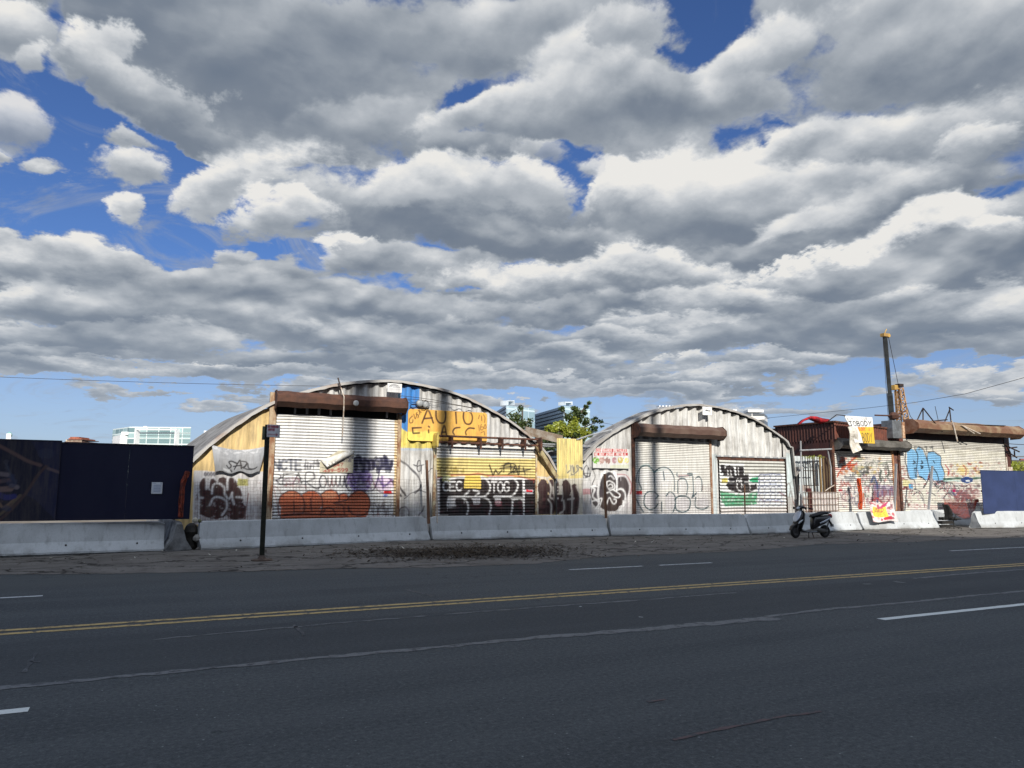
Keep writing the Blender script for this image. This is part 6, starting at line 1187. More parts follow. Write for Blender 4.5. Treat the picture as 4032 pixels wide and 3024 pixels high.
# dark shield and leg guard, then the silver panel standing a little proud of it
_ob(MB().loft([ring(.60, .47, .06, .03), ring(.585, .53, .15, .05), ring(.52, .62, .19, .08), ring(.43, .74, .18, .09), ring(.36, .86, .12, .07), ring(.33, .93, .06, .04)]), 'front_shield', PB, sc, smooth=True)
_ob(MB().loft([ring(.625, .56, .05, .02), ring(.60, .62, .13, .04), ring(.535, .72, .165, .06), ring(.455, .83, .15, .06), ring(.39, .92, .07, .035)]), 'shield_panel', PW, sc, smooth=True)
for s in (-1, 1): _ob(MB().loft([ring(.60, .50, .012, .02, 8, y=s * .155), ring(.54, .56, .03, .035, 8, y=s * .17), ring(.44, .62, .012, .02, 8, y=s * .185)]), 'indicator', GLASS, sc, smooth=True)
_ob(MB().loft([ring(.44, .30, .12, .05), ring(.42, .45, .17, .10), ring(.36, .62, .19, .12), ring(.29, .80, .15, .08), ring(.27, .90, .05, .03)]), 'leg_guard', PB, sc, smooth=True)
_ob(MB().loft([ring(.42, .27, .14, .05), ring(.30, .235, .17, .045), ring(.10, .225, .175, .04), ring(-.12, .24, .17, .05), ring(-.24, .32, .15, .06)]), 'floorboard', SKINP, sc, smooth=True)
_ob(MB().loft([ring(.40, .26, .18, .012), ring(.10, .205, .19, .012), ring(-.18, .225, .18, .012)]), 'floor_trim', PW, sc, smooth=True)
_ob(MB().loft([ring(-.10, .40, .09, .13), ring(-.16, .52, .15, .22), ring(-.32, .56, .175, .20), ring(-.55, .60, .18, .16), ring(-.76, .66, .14, .11), ring(-.90, .72, .07, .05)]), 'rear_body', PB, sc, smooth=True)
for s in (-1, 1): _ob(MB().loft([ring(-.30, .50, .008, .02, 8, y=s * .178), ring(-.55, .58, .008, .035, 8, y=s * .184), ring(-.82, .69, .008, .02, 8, y=s * .13)]), 'side_trim', PW, sc, smooth=True)
_ob(MB().loft([ring(-.06, .72, .07, .03), ring(-.12, .745, .125, .05), ring(-.30, .78, .15, .055), ring(-.46, .82, .155, .06), ring(-.62, .85, .14, .06), ring(-.76, .84, .10, .05), ring(-.82, .82, .05, .02)]), 'seat', VIN, sc, smooth=True)
_ob(MB().tube([(-.70, .12, .83), (-.86, .11, .87), (-.93, .05, .87), (-.93, -.05, .87), (-.86, -.11, .87), (-.70, -.12, .83)], .014), 'grab_rail', ALLOY, sc, smooth=True)
_ob(MB().loft([ring(-.86, .74, .07, .05, 10), ring(-.93, .74, .075, .075, 10), ring(-.97, .73, .05, .06, 10)]), 'tail_light', REDL, sc, smooth=True)
_ob(MB().loft([ring(-.82, .62, .06, .03, 8), ring(-.92, .50, .06, .02, 8), ring(-1.0, .37, .055, .012, 8)]), 'rear_fender', PB, sc, smooth=True)
_ob(MB().box(-.985, -.975, -.08, .08, .36, .46), 'number_plate', GLASS, sc)
_ob(MB().loft([ring(-.18, .27, .08, .06), ring(-.35, .25, .11, .09), ring(-.62, .22, .10, .08), ring(-.76, .215, .05, .05)]), 'engine', SKINP, sc, smooth=True)
_ob(MB().tube([(-.20, -.14, .18), (-.45, -.16, .20), (-.62, -.17, .24), (-.92, -.17, .30)], [.022, .03, .055, .05]), 'exhaust', ALLOY, sc, smooth=True)
_ob(MB().tube([(-.62, .11, .26), (-.72, .12, .52)], .022), 'shock_absorber', ALLOY, sc)
_ob(MB().tube([(-.02, .08, .2), (-.06, .13, -.025)], .014).tube([(-.02, -.08, .2), (-.06, -.13, -.025)], .014), 'stand', IRON, sc)
_ob(MB().loft([ring(.47, .99, .05, .03), ring(.44, 1.02, .10, .055), ring(.36, 1.05, .13, .06), ring(.26, 1.04, .12, .05), ring(.20, 1.01, .06, .025)]), 'handlebar_cowl', PB, sc, smooth=True)
_ob(MB().loft([ring(.49, 1.0, .04, .02), ring(.47, 1.01, .075, .04), ring(.43, 1.03, .08, .045)]), 'headlight', GLASS, sc, smooth=True)
_ob(MB().tube([(.35, 0, .88), (.32, 0, 1.02)], .03).tube([(.30, .10, 1.03), (.25, .24, 1.02), (.14, .36, .99)], .014).tube([(.30, -.10, 1.03), (.25, -.24, 1.02), (.14, -.36, .99)], .014), 'handlebar', IRON, sc, smooth=True)
for s in (-1, 1): _ob(MB().tube([(.23, s * .27, 1.015), (.135, s * .37, .988)], .021), 'grip', VIN, sc, smooth=True)
for s in (-1, 1): _ob(MB().tube([(.28, s * .2, 1.03), (.36, s * .27, 1.02)], .006).lathe([(.02, 0), (.05, .01), (.02, .02)], 10, Matrix.Translation((.38, s * .29, 1.01)) @ Matrix.Rotation(math.pi / 2, 4, 'Y')), 'mirror', IRON, sc)

# ================================================================ office chair
gc = G(3757, 2088); ch = empty('office_chair', (gc.x, gc.y, .035), 'worn black office chair standing sideways in front of the sunlit barrier', 'office chair', rz=math.radians(-20))
FAB = mat('chair_fabric', (.010, .010, .010), (.022, .02, .018), 7, .8, bump=.4); PL = mat('chair_plastic', (.015, .015, .015), (.03, .03, .028), 6, .5)
bk = []
for t in np.linspace(0, 1, 9):
    z = .46 + .60 * t; x = -.22 - .10 * t + .06 * math.sin(t * math.pi); w = .21 + .035 * math.sin(t * math.pi) - .05 * t * t; bk.append([(x - .03, -w, z), (x - .045, 0, z), (x - .03, w, z), (x + .025, w * .95, z), (x + .01, 0, z), (x + .025, -w * .95, z)])
_ob(MB().loft(bk), 'backrest', FAB, ch, smooth=True)
_ob(MB().loft([ring(-.24, .44, .20, .03, 12), ring(-.05, .45, .24, .045, 12), ring(.15, .455, .23, .045, 12), ring(.25, .44, .17, .03, 12)]), 'seat', FAB, ch, smooth=True)
for s in (-1, 1): _ob(MB().tube([(-.1, s * .22, .43), (-.12, s * .29, .55), (-.08, s * .29, .64)], .018).box(-.2, .1, s * .29 - .035, s * .29 + .035, .64, .67), 'armrest', PL, ch)
_ob(MB().tube([(0, 0, .10), (0, 0, .28)], .03).tube([(0, 0, .28), (0, 0, .42)], .017).box(-.12, .12, -.08, .08, .38, .41).tube([(-.1, 0, .40), (-.24, 0, .42), (-.26, 0, .55)], .02), 'post', PL, ch)
for k in range(5):
    a = 2 * math.pi * k / 5 + .3; d = Vector((math.cos(a), math.sin(a), 0)); l = _ob(MB().bar(Vector((0, 0, .12)), d * .29 + Vector((0, 0, .075)), .045, .03), 'leg', PL, ch)
    _ob(MB().lathe([(.02, -.022), (.027, -.015), (.027, .015), (.02, .022)], 10, Matrix.Translation(d * .29 + Vector((0, 0, .028))) @ Matrix.Rotation(a, 4, 'Z'), 'y'), 'caster', PL, l)

# ================================================================ cranes beyond the workshops
def boom_pt(u, v, dpt): return Dp(u, v, dpt)
CRG = mat('boom_grey', (.085, .095, .10), (.05, .055, .06), .6, .5, .2); CRY = mat('crane_yellow', (.50, .31, .07), (.30, .18, .06), 1.5, .5); LAT = mat('lattice_tan', (.46, .27, .12), (.26, .15, .08), .8, .6)
t0, t1 = boom_pt(3485, 1322, 80), boom_pt(3513, 1665, 84)
dn = (t1 - t0); g0_ = t0 + dn * (t0.z / -dn.z) * .97
cr1 = empty('crane', (g0_.x, g0_.y, 0), 'tall mobile crane boom with a yellow head, behind the last two workshops', 'crane'); L0 = Vector(cr1.location)
nseg = 3; mb = MB()
for k in range(nseg):
    a = t0.lerp(g0_, k / nseg); b = t0.lerp(g0_, (k + 1) / nseg); mb.bar(a - L0, b - L0, .42 + .14 * k, .36 + .14 * k)
_ob(mb, 'boom', CRG, cr1, bevel=.04)
_ob(MB().box(-.45, .3, -.25, .25, -.12, .22, Matrix.Translation(t0 - L0)).lathe([(.2, -.2), (.24, 0), (.2, .2)], 12, Matrix.Translation(t0 - L0 + Vector((.42, 0, .05))), 'y').tube([t0 - L0 + Vector((-.1, 0, .2)), t0 - L0 + Vector((.3, 0, .75))], .05), 'boom_head', CRY, cr1)
_ob(MB().box(-1.4, 1.4, -3.5, 3.5, .6, 1.6).box(-1.1, 1.1, -1.2, 2.2, 1.6, 2.7), 'carrier', CRY, cr1, bevel=.08)
def ct(pts, r, name, label, m=IRON):
    p0 = Vector(pts[0]); o = _ob(MB().tube([Vector(p) - p0 for p in pts], r, 5), name, m, None, loc=p0, smooth=True); return tag(o, label, 'cable')
_ob(MB().tube([boom_pt(3476, 1325, 80) - L0, boom_pt(3500, 1690, 82) - L0], .022, 4).tube([boom_pt(3498, 1325, 80) - L0, boom_pt(3537, 1515, 86) - L0], .03, 4), 'hoist_rope', IRON, cr1)
cr2 = empty('crane', tuple(boom_pt(3590, 1900, 88)[:2]) + (0,), 'shorter orange lattice boom crane beside the tall boom', 'crane'); L2 = Vector(cr2.location)
def lattice(a, b, w0, w1, n, r, m):
    """four chords with diagonal lacing"""
    d = (b - a).normalized(); s = d.cross(Vector((0, 1, 0))).normalized(); e = Vector((0, 1, 0)); mb = MB(); C4 = []
    for i in range(n + 1):
        p = a.lerp(b, i / n); w = w0 + (w1 - w0) * i / n; C4.append([p + s * w * i_ / 2 + e * w * j / 2 for i_, j in ((-1, -1), (1, -1), (1, 1), (-1, 1))])
    for k in range(4): mb.tube([c[k] for c in C4], r, 5)
    for i in range(n):
        for k in range(4): mb.bar(C4[i][k], C4[i + 1][(k + 1) % 4] if i % 2 else C4[i + 1][k - 1], r * 1.1); mb.bar(C4[i][k], C4[i][(k + 1) % 4], r * .9)
    return mb
A_, B_ = boom_pt(3540, 1530, 86), boom_pt(3584, 1900, 88)
_ob(lattice(A_ - L2, B_ - L2 + Vector((0, 0, -1.5)), .60, 1.7, 18, .075, LAT), 'lattice_boom', LAT, cr2)
A_, B_ = boom_pt(3554, 1548, 87), boom_pt(3556, 1900, 88); _ob(lattice(boom_pt(3528, 1540, 86) - L2, boom_pt(3536, 1640, 86) - L2, .25, .3, 6, .03, LAT), 'jib_strut', LAT, cr2)
_ob(MB().box(-.62, -.2, -.3, .3, -.3, .25, Matrix.Translation(boom_pt(3528, 1526, 86) - L2)).box(-.1, .30, -.3, .3, -.25, .25, Matrix.Translation(boom_pt(3526, 1526, 86) - L2)), 'boom_head', CRY, cr2)
_ob(MB().box(-.35, .35, -.3, .3, -.15, .2, Matrix.Translation(boom_pt(3541, 1519, 86) - L2)), 'sheave', IRON, cr2)
_ob(MB().tube([boom_pt(3560, 1570, 87) - L2, boom_pt(3585, 1640, 87) - L2, boom_pt(3605, 1662, 87) - L2], .03, 4), 'guy_rope', IRON, cr2); _ob(MB().box(-1.6, 1.6, -3, 3, .5, 2.4), 'carrier', CRY, cr2, bevel=.08)

# ================================================================ far buildings
def prism_building(name, label, foot, zt, m, cat='building', parts=()):
    """foot: corner points (x, y) on the ground; height zt"""
    cx = sum(p[0] for p in foot) / len(foot); cy_ = sum(p[1] for p in foot) / len(foot); r = empty(name, (cx, cy_, 0), label, cat)
    n = len(foot); mb = MB(); mb.add([(x, y, 0) for x, y in foot] + [(x, y, zt) for x, y in foot], [tuple(range(n)), tuple(range(2 * n - 1, n - 1, -1))] + [(i, (i + 1) % n, n + (i + 1) % n, n + i) for i in range(n)]); build(mb, 'wall', m, r); return r
def glassy(name, base, dark, white, sx, sz, gap=.15, emis=0):
    """curtain wall: storeys and panes as mortar pattern, panes differ from one another"""
    m, N = newmat(name); o = objco(N); s = N.n('ShaderNodeSeparateXYZ', {0: o}); g = N.n('ShaderNodeNewGeometry')
    al = N.m('ADD', s.outputs[0], N.m('MULTIPLY', s.outputs[1], .9)); u = N.m('DIVIDE', al, sx); v = N.m('DIVIDE', s.outputs[2], sz)
    cell = N.n('ShaderNodeCombineXYZ', {0: N.m('FLOOR', u), 1: N.m('FLOOR', v), 2: 0.0}).outputs[0]; wn = N.n('ShaderNodeTexWhiteNoise', {'Vector': cell}).outputs[0]
    c = N.mix(wn, base, dark); fu = N.m('FRACT', u); fv = N.m('FRACT', v); fr = N.m('MAXIMUM', N.rng(fv, 1 - gap, 1 - gap * .7), N.rng(fu, .93, .95)); c = N.mix(fr, c, white); finish(N, c, .35, spec=.6); return m
def dpt(u, d): p = Dp(u, 1700, d); return (p.x, p.y)
WHB = mat('white_render', (.80, .80, .78), (.70, .70, .70), .1, .6, finew=.05)
def ztop(v, d): return Dp(2016, v, d).z
gm = glassy('teal_glass', (.30, .42, .42), (.10, .17, .18), (.62, .68, .66), 3.4, 3.2, .22)
fa, fb_ = dpt(538, 430), dpt(696, 430); back = Vector((-.35, 1)) * 26
f0_ = prism_building('apartment_tower', 'teal glass apartment block with white frame, far beyond the dark fence', [dpt(508, 432), dpt(751, 432), (dpt(751, 432)[0] + back.x, dpt(751, 432)[1] + back.y), (dpt(508, 432)[0] + back.x, dpt(508, 432)[1] + back.y)], ztop(1688, 430), gm)
def slab(parent, u0, u1, v0, v1, d, th, m, name):
    a, b = Dp(u0, v0, d), Dp(u1, v1, d); dr_ = (Vector(b[:2]) - Vector(a[:2])); n_ = Vector((-dr_.y, dr_.x)).normalized() * th
    mb = MB(); q4 = [(a.x, a.y), (b.x, b.y), (b.x + n_.x, b.y + n_.y), (a.x + n_.x, a.y + n_.y)]; z0_, z1_ = b.z, a.z
    mb.add([(x, y, z0_) for x, y in q4] + [(x, y, z1_) for x, y in q4], [(3, 2, 1, 0), (4, 5, 6, 7), (0, 1, 5, 4), (1, 2, 6, 5), (2, 3, 7, 6), (3, 0, 4, 7)]); return build(mb, name, m, parent)
slab(f0_, 536, 696, 1688, 1694, 429, .5, WHB, 'frame'); slab(f0_, 534, 540, 1688, 1920, 428.5, .5, WHB, 'frame'); slab(f0_, 692, 697, 1688, 1920, 428.5, .5, WHB, 'frame'); slab(f0_, 474, 508, 1712, 1920, 431, 20, WHB, 'side_wing'); slab(f0_, 478, 505, 1700, 1712, 432, 10, WHB, 'roof_plant'); slab(f0_, 508, 540, 1688, 1712, 433, 10, WHB, 'roof_plant'); slab(f0_, 520, 545, 1680, 1690, 434, 8, WHB, 'roof_plant'); slab(f0_, 565, 577, 1678, 1688, 434, 6, WHB, 'roof_plant'); slab(f0_, 608, 700, 1681, 1688, 434, 8, WHB, 'roof_plant'); slab(f0_, 718, 736, 1685, 1692, 434, 6, WHB, 'roof_plant')
for k in range(7): slab(f0_, 545, 751, 1702 + 12 * k, 1703.5 + 12 * k, 431.2, .5, mat('balcony', (.5, .56, .56), (.4, .46, .46), .2, .5, finew=.05), 'balcony')
tg = glassy('pale_blue_glass', (.38, .50, .54), (.24, .35, .40), (.52, .62, .66), 5.0, 4.2, .18); SLT = mat('tower_band_dark', (.010, .014, .022), (.016, .02, .03), .1, .5, finew=.05); SLG = mat('tower_band_grey', (.17, .21, .26), (.14, .18, .23), .08, .4, finew=.05)
def tower(label, uc, vc, ul, ur, dc, dl, dr2, extra):
    """corner nearest the viewer at uc; banded long face to the left, glass face to the right"""
    C0, Lf, Rt = dpt(uc, dc), dpt(ul, dl), dpt(ur, dr2); Bk = (Lf[0] + Rt[0] - C0[0], Lf[1] + Rt[1] - C0[1]); zt = ztop(vc, dc)
    r = empty('glass_tower', (C0[0], C0[1], 0), label, 'tower', 'pair of glass towers beyond the tree')
    pts = [C0, Rt, Bk, Lf]; mb = MB(); mb.add([(x, y, 0) for x, y in pts] + [(x, y, zt) for x, y in pts], [tuple(range(4)), (7, 6, 5, 4)] + [(i, (i + 1) % 4, 4 + (i + 1) % 4, 4 + i) for i in range(4)]); build(mb, 'wall', tg, r)
    # storey bands on the long face
    C3, L3 = Vector((*C0, 0)), Vector((*Lf, 0)); dd = (L3 - C3).normalized(); out = Vector((dd.y, -dd.x, 0)); out = out if out.dot(Vector((0, 0, 0)) - C3) > 0 else -out
    for k in range(22):
        z1 = zt - .15 - k * 1.5
        for z_a, z_b, mm, nm, o_ in ((z1 - .95, z1, SLG, 'window_band', .3), (z1 - 1.5, z1 - .95, SLT, 'storey_gap', .15)):
            if z_a < 0: continue
            p, q2 = C3 + out * o_, L3 + out * o_; mb = MB(); mb.add([(p.x, p.y, z_a), (q2.x, q2.y, z_a), (q2.x, q2.y, z_b), (p.x, p.y, z_b), (p.x - out.x * o_, p.y - out.y * o_, z_a), (q2.x - out.x * o_, q2.y - out.y * o_, z_a), (q2.x - out.x * o_, q2.y - out.y * o_, z_b), (p.x - out.x * o_, p.y - out.y * o_, z_b)], [(0, 1, 2, 3), (7, 6, 5, 4), (0, 4, 5, 1), (1, 5, 6, 2), (2, 6, 7, 3), (3, 7, 4, 0)]); build(mb, nm, mm, r)
    for (u0, u1, v0, v1) in extra: slab(r, u0, u1, v0, v1, dc + 6, 4, mat('roof_frame_white', (.66, .72, .76), None, .3, .5), 'roof_frame')
    return r
tower('glass tower with dark bands, the left one of the pair beyond the workshops', 1993, 1595, 1925, 2105, 300, 345, 312, [(2000, 2002, 1576, 1595), (2023, 2026, 1576, 1595), (2000, 2026, 1577, 1580)])
tower('glass tower with dark bands, the right one half hidden by the green tree', 2221, 1595, 2108, 2324, 300, 335, 312, [(2226, 2228, 1581, 1595), (2251, 2254, 1581, 1595), (2226, 2254, 1582, 1586)])
gg = glassy('concrete_grid', (.035, .040, .045), (.10, .11, .12), (.62, .60, .56), 3.0, 5.6, .34)
f5 = prism_building('office_block', 'pale block with a grid of dark openings peeking over the silver arched roof', [dpt(2892, 330), dpt(3012, 330), dpt(3024, 342), dpt(2904, 342)], ztop(1622, 330), gg); slab(f5, 2945, 3007, 1613, 1623, 332, 6, WHB, 'roof_plant'); slab(f5, 2886, 2902, 1612, 1626, 331, 6, WHB, 'roof_plant')
f6 = prism_building('white_building', 'white building top just visible over the left slope of the silver arched roof', [dpt(2592, 340), dpt(2660, 340), dpt(2660, 360), dpt(2592, 360)], ztop(1601, 340), WHB)
for k in range(5): slab(f6, 2595 + 13 * k, 2601 + 13 * k, 1596.5, 1601, 341, 4, WHB, 'roof_plant')
f7 = prism_building('white_building', 'small white building top left of the wider arched workshop roof', [dpt(803, 430), dpt(842, 430), dpt(842, 445), dpt(803, 445)], ztop(1703, 430), WHB); slab(f7, 822, 842, 1697, 1703, 431, 6, WHB, 'roof_plant')
pg = prism_building('pavilion', 'small rooftop pavilion with a red tiled cap beyond the dark fence', [dpt(262, 200), dpt(325, 200), dpt(325, 212), dpt(262, 212)], ztop(1741, 200), mat('pavilion_cream', (.5, .42, .32), (.3, .2, .14), 1.5, .7)); RT = mat('red_tile', (.36, .12, .07), (.22, .07, .04), 1, .7)
for a in ((254, 334, 1738, 1741), (264, 326, 1730, 1733)): slab(pg, *a, 199.5, 8, mat('pavilion_dark', (.10, .06, .05), None, 2, .7), 'eaves')
slab(pg, 270, 320, 1725, 1730, 200, 7, RT, 'roof'); slab(pg, 276, 312, 1720, 1725, 201, 5, RT, 'roof')
for k in range(6): slab(pg, 268 + 10 * k, 270.5 + 10 * k, 1733, 1738, 199.8, .5, IRON, 'column')
dm = prism_building('domed_turret', 'tiny white turret with a green dome at the far left', [dpt(26, 260), dpt(45, 260), dpt(45, 263), dpt(26, 263)], ztop(1719, 260), WHB); cc = Dp(36.5, 1719, 261.5)
build(MB().lathe([(.75, 0), (.85, .4), (.8, .9), (.45, 1.35), (.1, 1.6)], 16, Matrix.Translation(cc)), 'dome', mat('copper_green', (.20, .42, .36), (.14, .32, .28), 1, .6), dm, smooth=True)
db = prism_building('low_building', 'dark low building with red windows at the far right edge', [dpt(3958, 90), dpt(4120, 90), dpt(4120, 105), dpt(3958, 105)], ztop(1800, 90), mat('far_dark', (.05, .05, .05), (.08, .07, .06), .5, .8))
for k in range(3): slab(db, 4018 + 30 * k, 4034 + 30 * k, 1806, 1824, 89.7, .2, mat('far_red', (.28, .08, .07), None, 1, .7), 'window')
slab(db, 3958, 4120, 1795, 1799, 89.6, 1, mat('far_rail', (.20, .20, .20), None, 1, .6), 'roof_rail')

# ================================================================ trees and weeds
def leaf_mat(name, a, b):
    m, N = newmat(name); o = objco(N); g = N.n('ShaderNodeNewGeometry').outputs['Random Per Island']; n = N.noise(o, 1.5, 3, .6); c = N.mix(g, a, b); c = N.mix(N.m('MULTIPLY', N.rng(n, .4, .65), .5), c, tuple(x * .55 for x in a))
    d = N.n('ShaderNodeBsdfDiffuse', {'Color': c}); t = N.n('ShaderNodeBsdfTranslucent', {'Color': c}); gl = N.n('ShaderNodeBsdfGlossy', {'Color': (.6, .6, .6, 1), 'Roughness': .4}); mx = N.n('ShaderNodeMixShader', {0: .42, 1: d.outputs[0], 2: t.outputs[0]}); m2 = N.n('ShaderNodeMixShader', {0: .06, 1: mx.outputs[0], 2: gl.outputs[0]}); N.n('ShaderNodeOutputMaterial', {0: m2.outputs[0]}); return m
LYG = leaf_mat('leaf_yellow_green', (.48, .50, .07), (.26, .33, .05)); LDG = leaf_mat('leaf_dark_green', (.055, .095, .03), (.12, .16, .045)); BARK = mat('bark', (.10, .075, .055), (.05, .04, .03), 9, .9)
def leaves(name, parent, clumps, m, size, seed):
    """clumps: (centre, radii, count); many small folded leaves"""
    r = np.random.default_rng(seed); V = []; F = []; b = 0
    for c, rad, n in clumps:
        d = r.normal(size=(n, 3)); d /= np.linalg.norm(d, axis=1)[:, None]; p = np.array(c) + d * np.array(rad) * (r.random((n, 1)) ** .45)
        a = r.normal(size=(n, 3)); a /= np.linalg.norm(a, axis=1)[:, None]; h = np.cross(a, r.normal(size=(n, 3))); h /= np.linalg.norm(h, axis=1)[:, None]; s = size * r.uniform(.6, 1.35, (n, 1))
        V += [p - a * s * .5, p + h * s * .28, p + a * s * .5, p - h * s * .28]; k = np.arange(n); F.append(np.stack([b + k, b + n + k, b + 2 * n + k, b + 3 * n + k], -1)); b += 4 * n
    return npm(name, np.concatenate(V), np.concatenate(F), m, parent)
def tree(name, label, base, limbs, clumps_y, clumps_d, size, seed, group=None, cat='tree'):
    t = empty(name, base, label, cat, group); mb = MB()
    for pts, r0, r1 in limbs: mb.tube([Vector(p) for p in pts], list(np.linspace(r0, r1, len(pts))), 7)
    tr = build(mb, 'trunk', BARK, t, smooth=True)
    if clumps_y: leaves('crown', t, clumps_y, LYG, size, seed)
    if clumps_d: leaves('crown', t, clumps_d, LDG, size, seed + 1)
    return t
YT = YF + 2.6
def K(c, x, y, rx, rz, n, dy=0): p = PQ(c, x, y, YT + dy); s = CROPS[c][2]; k = p.y / FPX / s * 1.35; return (tuple(p), (rx * k, max(rx * k * .8, .15), rz * k), n)
CROPS['K'] = (1900, 1550, 4.022)
def kp(x, y, dy=0): return PQ('K', x, y, YT + dy)
bt = kp(1430, 760); bx = (bt.x, bt.y + .1, 0)
tree('leafy_tree', 'bushy yellow green tree growing between the two arched workshops', bx,
     [([bx, kp(1430, 720), kp(1450, 520), kp(1530, 330), kp(1640, 200), kp(1690, 140)], .10, .012), ([kp(1430, 720), kp(1330, 560), kp(1200, 480)], .05, .012), ([kp(1450, 600), kp(1640, 520), kp(1850, 430)], .04, .01), ([kp(1450, 520), kp(1320, 350), kp(1270, 240)], .04, .01), ([kp(1440, 640), kp(1150, 600), kp(1000, 560)], .05, .012)],
     [K('K', 1090, 560, 110, 60, 420), K('K', 1220, 510, 110, 70, 480), K('K', 1420, 560, 130, 110, 520), K('K', 1600, 620, 110, 80, 420), K('K', 1450, 440, 80, 70, 260), K('K', 1560, 690, 90, 50, 220), K('K', 1330, 620, 120, 70, 360)],
     [K('K', 1360, 370, 70, 60, 160), K('K', 1250, 240, 50, 40, 60), K('K', 1480, 290, 80, 80, 210), K('K', 1520, 380, 70, 70, 170), K('K', 1620, 440, 80, 70, 190), K('K', 1640, 210, 40, 30, 70), K('K', 1688, 150, 24, 26, 45), K('K', 1600, 300, 60, 50, 90), K('K', 1780, 420, 70, 45, 90), K('K', 1870, 440, 40, 35, 40), K('K', 1890, 520, 26, 16, 24), K('K', 1760, 560, 70, 60, 120), K('K', 1680, 640, 70, 50, 110), K('K', 1420, 650, 130, 50, 240), K('K', 1180, 650, 130, 40, 160), K('K', 1440, 230, 40, 30, 50)], .115, 5)
bt = kp(650, 640, -.6); bx = (bt.x, bt.y, 0)
tree('climbing_shrub', 'sparse dark shrub with bare stems rising beside the right slope of the wider arched roof', bx,
     [([bx, kp(640, 600), kp(630, 400), kp(640, 190)], .05, .02), ([kp(600, 560), kp(520, 400), kp(600, 260), kp(590, 180)], .03, .01), ([kp(600, 560), kp(480, 420), kp(380, 340)], .03, .01), ([kp(640, 500), kp(730, 420), kp(760, 400)], .03, .01), ([kp(380, 340), kp(450, 290), kp(530, 250)], .02, .01), ([kp(700, 620), kp(560, 520), kp(430, 480)], .03, .01)],
     [], [K('K', 600, 240, 40, 50, 90), K('K', 560, 370, 80, 70, 170), K('K', 470, 430, 60, 60, 120), K('K', 620, 480, 90, 80, 260), K('K', 720, 500, 70, 70, 160), K('K', 760, 420, 40, 40, 50), K('K', 540, 540, 90, 60, 200), K('K', 430, 340, 60, 24, 40), K('K', 780, 590, 40, 40, 60), K('K', 480, 620, 50, 30, 60), K('K', 640, 600, 100, 40, 150)], .095, 15)
# weeds behind the gap and at the right edge
def shrub(label, c, rad, n, seed, m=LDG, size=.11):
    t = empty('shrub', (c[0], c[1], 0), label, 'shrub'); build(MB().tube([(c[0], c[1], 0), (c[0], c[1], c[2])], [.05, .02], 6), 'trunk', BARK, t); leaves('crown', t, [(c, rad, n)], m, size, seed)
shrub('low dark shrub between the pale pipes, left of the yellow sheet', tuple(PQ('E', 680, 600, YF + 1.2)), (.55, .3, .35), 520, 31); shrub('lower dark shrub below the pale pipes, left of the yellow sheet', tuple(PQ('E', 650, 700, YF + 1.2)), (.35, .3, .25), 320, 32); shrub('dark shrub just right of the top of the yellow sheet', tuple(PQ('E', 1000, 600, YF + .6)), (.12, .1, .12), 60, 35)
far = Dp(3990, 1838, 60); shrub('brown and green shrubs beyond the right end of the last workshop', tuple(far), (1.6, 1.2, .45), 900, 33, LYG, .2)
vn = PQ('H', 560, 690, YF - .1); shrub('thin vine hanging above the barred grille', tuple(vn), (.75, .1, .10), 120, 34, LYG, .07)

# ================================================================ overhead wires
def wire(name, label, pts, r, sag=0.0):
    pts = [Vector(p) for p in pts]; a, b = pts[0], pts[-1]; o = []
    if len(pts) == 2: pts = [a.lerp(b, t) + Vector((0, 0, -sag * 4 * t * (1 - t))) for t in np.linspace(0, 1, 24)]
    return ct(pts, r, name, label)
wire('overhead_wire', 'overhead wire crossing the sky at the left above the dark fence', [Dp(-300, 1471, 30), Dp(1700, 1524, 34)], .009, .12)
wire('overhead_wire', 'overhead wire rising to the right past the cranes', [Dp(3022, 1646, 62), Dp(3420, 1606, 55), Dp(3600, 1585, 51), Dp(3800, 1551, 46), Dp(4032, 1487, 40), Dp(4300, 1400, 34)], .014)
wire('overhead_wire', 'overhead wire low between the tree and the silver arched roof', [Dp(2300, 1650, 64), Dp(3030, 1646, 62)], .015, .9)
wire('overhead_wire', 'overhead wires low at the far right edge', [Dp(3960, 1746, 70), Dp(4150, 1748, 70)], .03, .1)

# ================================================================ leaf litter and rubbish by the barriers
r = np.random.default_rng(3); n = 9000
A0 = np.array(G(1560, 2185)[:2]); A1_ = np.array(G(2080, 2175)[:2]); t = r.random(n); px_ = A0[None, :] * (1 - t[:, None]) + A1_[None, :] * t[:, None]; px_ += np.stack([r.normal(0, .9, n), r.normal(0, .85, n)], 1)
ext = np.stack([r.uniform(-3, 34, 900), r.normal(19.2, 1.6, 900)], 1); px_ = np.concatenate([px_, ext]); px_ = px_[(px_[:, 1] < 21.6) & (px_[:, 1] > 15.6)]; n = len(px_)
def box_chips(px_, smin, smax, hz, seed):
    r = np.random.default_rng(seed); n = len(px_); L = r.uniform(smin, smax, n); W = L * r.uniform(.15, .6, n); a = r.uniform(0, 6.3, n); tl = r.normal(0, .25, n)
    z = np.array([walk_z(x, y) for x, y in px_]) + r.uniform(.004, hz, n); ca, sa = np.cos(a), np.sin(a); V = []
    for i, j in ((-1, -1), (1, -1), (1, 1), (-1, 1)):
        V.append(np.stack([px_[:, 0] + i * L / 2 * ca - j * W / 2 * sa, px_[:, 1] + i * L / 2 * sa + j * W / 2 * ca, z + i * L / 2 * tl], 1))
    k = np.arange(n); return np.concatenate(V), np.stack([k, n + k, 2 * n + k, 3 * n + k], 1)
V, F = box_chips(px_, .02, .11, .04, 4); o = np_mesh('leaf_litter', V, F, leaf_mat('litter', (.045, .034, .026), (.12, .10, .08))); tag(o, kind='stuff')
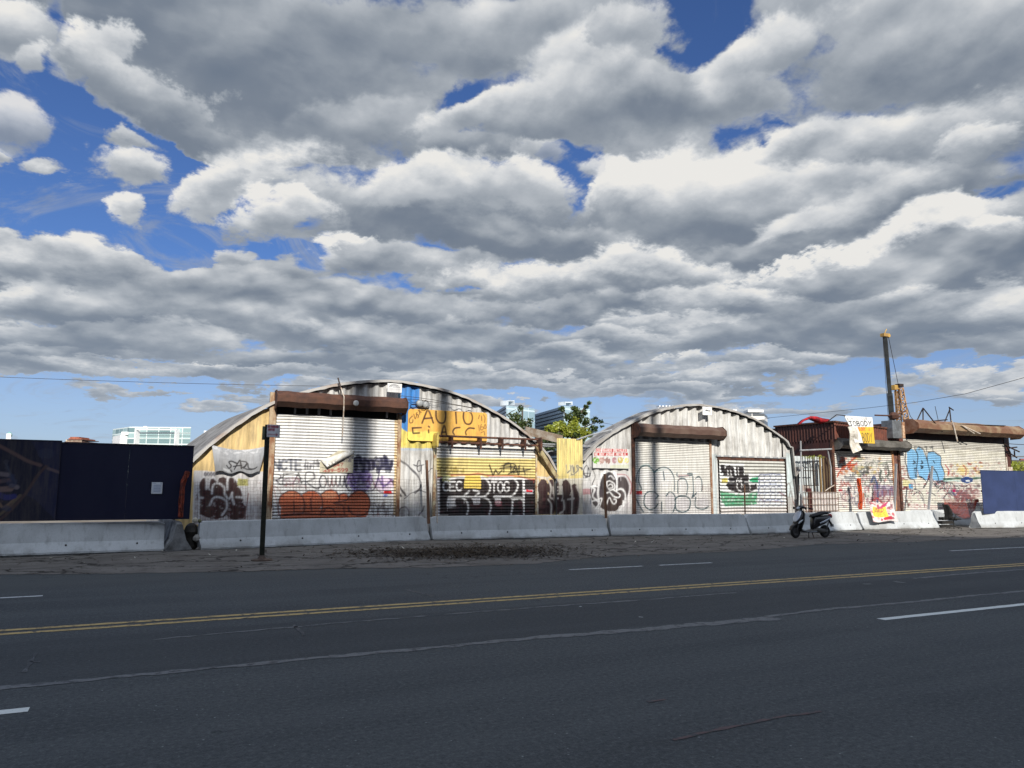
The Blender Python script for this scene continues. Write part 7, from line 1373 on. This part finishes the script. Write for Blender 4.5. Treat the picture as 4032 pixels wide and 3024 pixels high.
px2 = np.stack([r.uniform(-2, 30, 90), r.normal(20.2, 1.0, 90)], 1); px2 = px2[(px2[:, 1] < 21.2) & (px2[:, 1] > 16)]; V, F = box_chips(px2, .04, .13, .03, 9); o = np_mesh('paper_litter', V, F, mat('paper_scrap', (.55, .54, .48), (.30, .27, .2), 9, .8)); tag(o, kind='stuff')
# damp dirt among the litter, following the pavement
gx, gy = np.meshgrid(np.arange(0, 1.001, .02), np.arange(-1, 1.001, .08), indexing='ij'); V = []
for u_, w_ in zip(gx.ravel(), gy.ravel()):
    c_ = A0 * (1 - (u_ * 1.3 - .15)) + A1_ * (u_ * 1.3 - .15); hw = 1.15 * max(.05, math.sin(math.pi * min(1, max(0, u_)))) ** .6 * (1 + .25 * math.sin(u_ * 31) * w_ + .15 * math.sin(u_ * 57)); x_, y_ = c_[0], c_[1] + .35 + w_ * hw * .8
    V.append((x_, y_, walk_z(x_, y_) + .028 * (1 - abs(w_)) + .003))
o = np_mesh('dirt_patch', np.array(V), quads(*gx.shape), mat('wet_dirt', (.055, .046, .038), (.11, .098, .085), 3, .95, bump=.8)); o['kind'] = 'structure'

# ================================================================ unseen stadium, roofline shaped to cast the shade, and masts added for shade bands
def back(Xf, Zf, Yo):
    p = Vector((Xf, YF, Zf)); return p + SD * ((YF - Yo) / -SD.y)
prof = [(-90, 5), (-8, 4.6), (0, 2.4), (1.5, 2.1), (3, 1.55), (7, 1.42), (10, 1.38), (12.2, 1.25), (13.4, 1.75), (14.6, 1.6), (15.2, .85), (18.6, .62), (19, .35), (25.3, -.1), (25.9, -2.2), (29, -3.75), (34, -3.85), (70, -3.8), (140, -3.8)]  # wanted shadow line on the facades, carried back to shape the wall top
Yo = -50; pp = [back(x, z, Yo) for x, z in prof]; st_ = empty('stadium', (pp[8].x, Yo, 0), 'tall pale unseen stadium wall behind the viewer, its top shaped to shade the street', 'stadium')
build(MB().prism([(p.x, p.z) for p in pp] + [(pp[-1].x, 0), (pp[0].x, 0)], Yo - 14, Yo), 'wall', mat('stadium_stone', (.30, .27, .23), (.24, .21, .18), .4, .8), st_)
for Xf, w, Ytp, ztop_, lab in ((6.2, .42, -24, 36, 'thick unseen mast behind the viewer, added for its shade band, the leftmost'), (9.0, .22, -8, 26, 'thin unseen mast behind the viewer, added for its shade band, second from the left'), (16.75, .17, -6, 24, 'thin unseen mast behind the viewer, added for its shade band, third from the left'), (17.55, .17, -6, 24, 'thin unseen mast behind the viewer, added for its shade band, the rightmost')):
    p = back(Xf, 2, Ytp); m_ = empty('shade_mast', (p.x, p.y, 0), lab, 'shade mast', 'unseen masts added to cast shade bands'); _ob(MB().tube([(0, 0, 0), (0, 0, ztop_)], [w * 1.1, w], 12), 'pole', GALV, m_, smooth=True); _ob(MB().box(-.8, .8, -.1, .1, ztop_, ztop_ + .5), 'mast_head', GALV, m_)  # unseen mast, placed to throw a shade band on the shutters
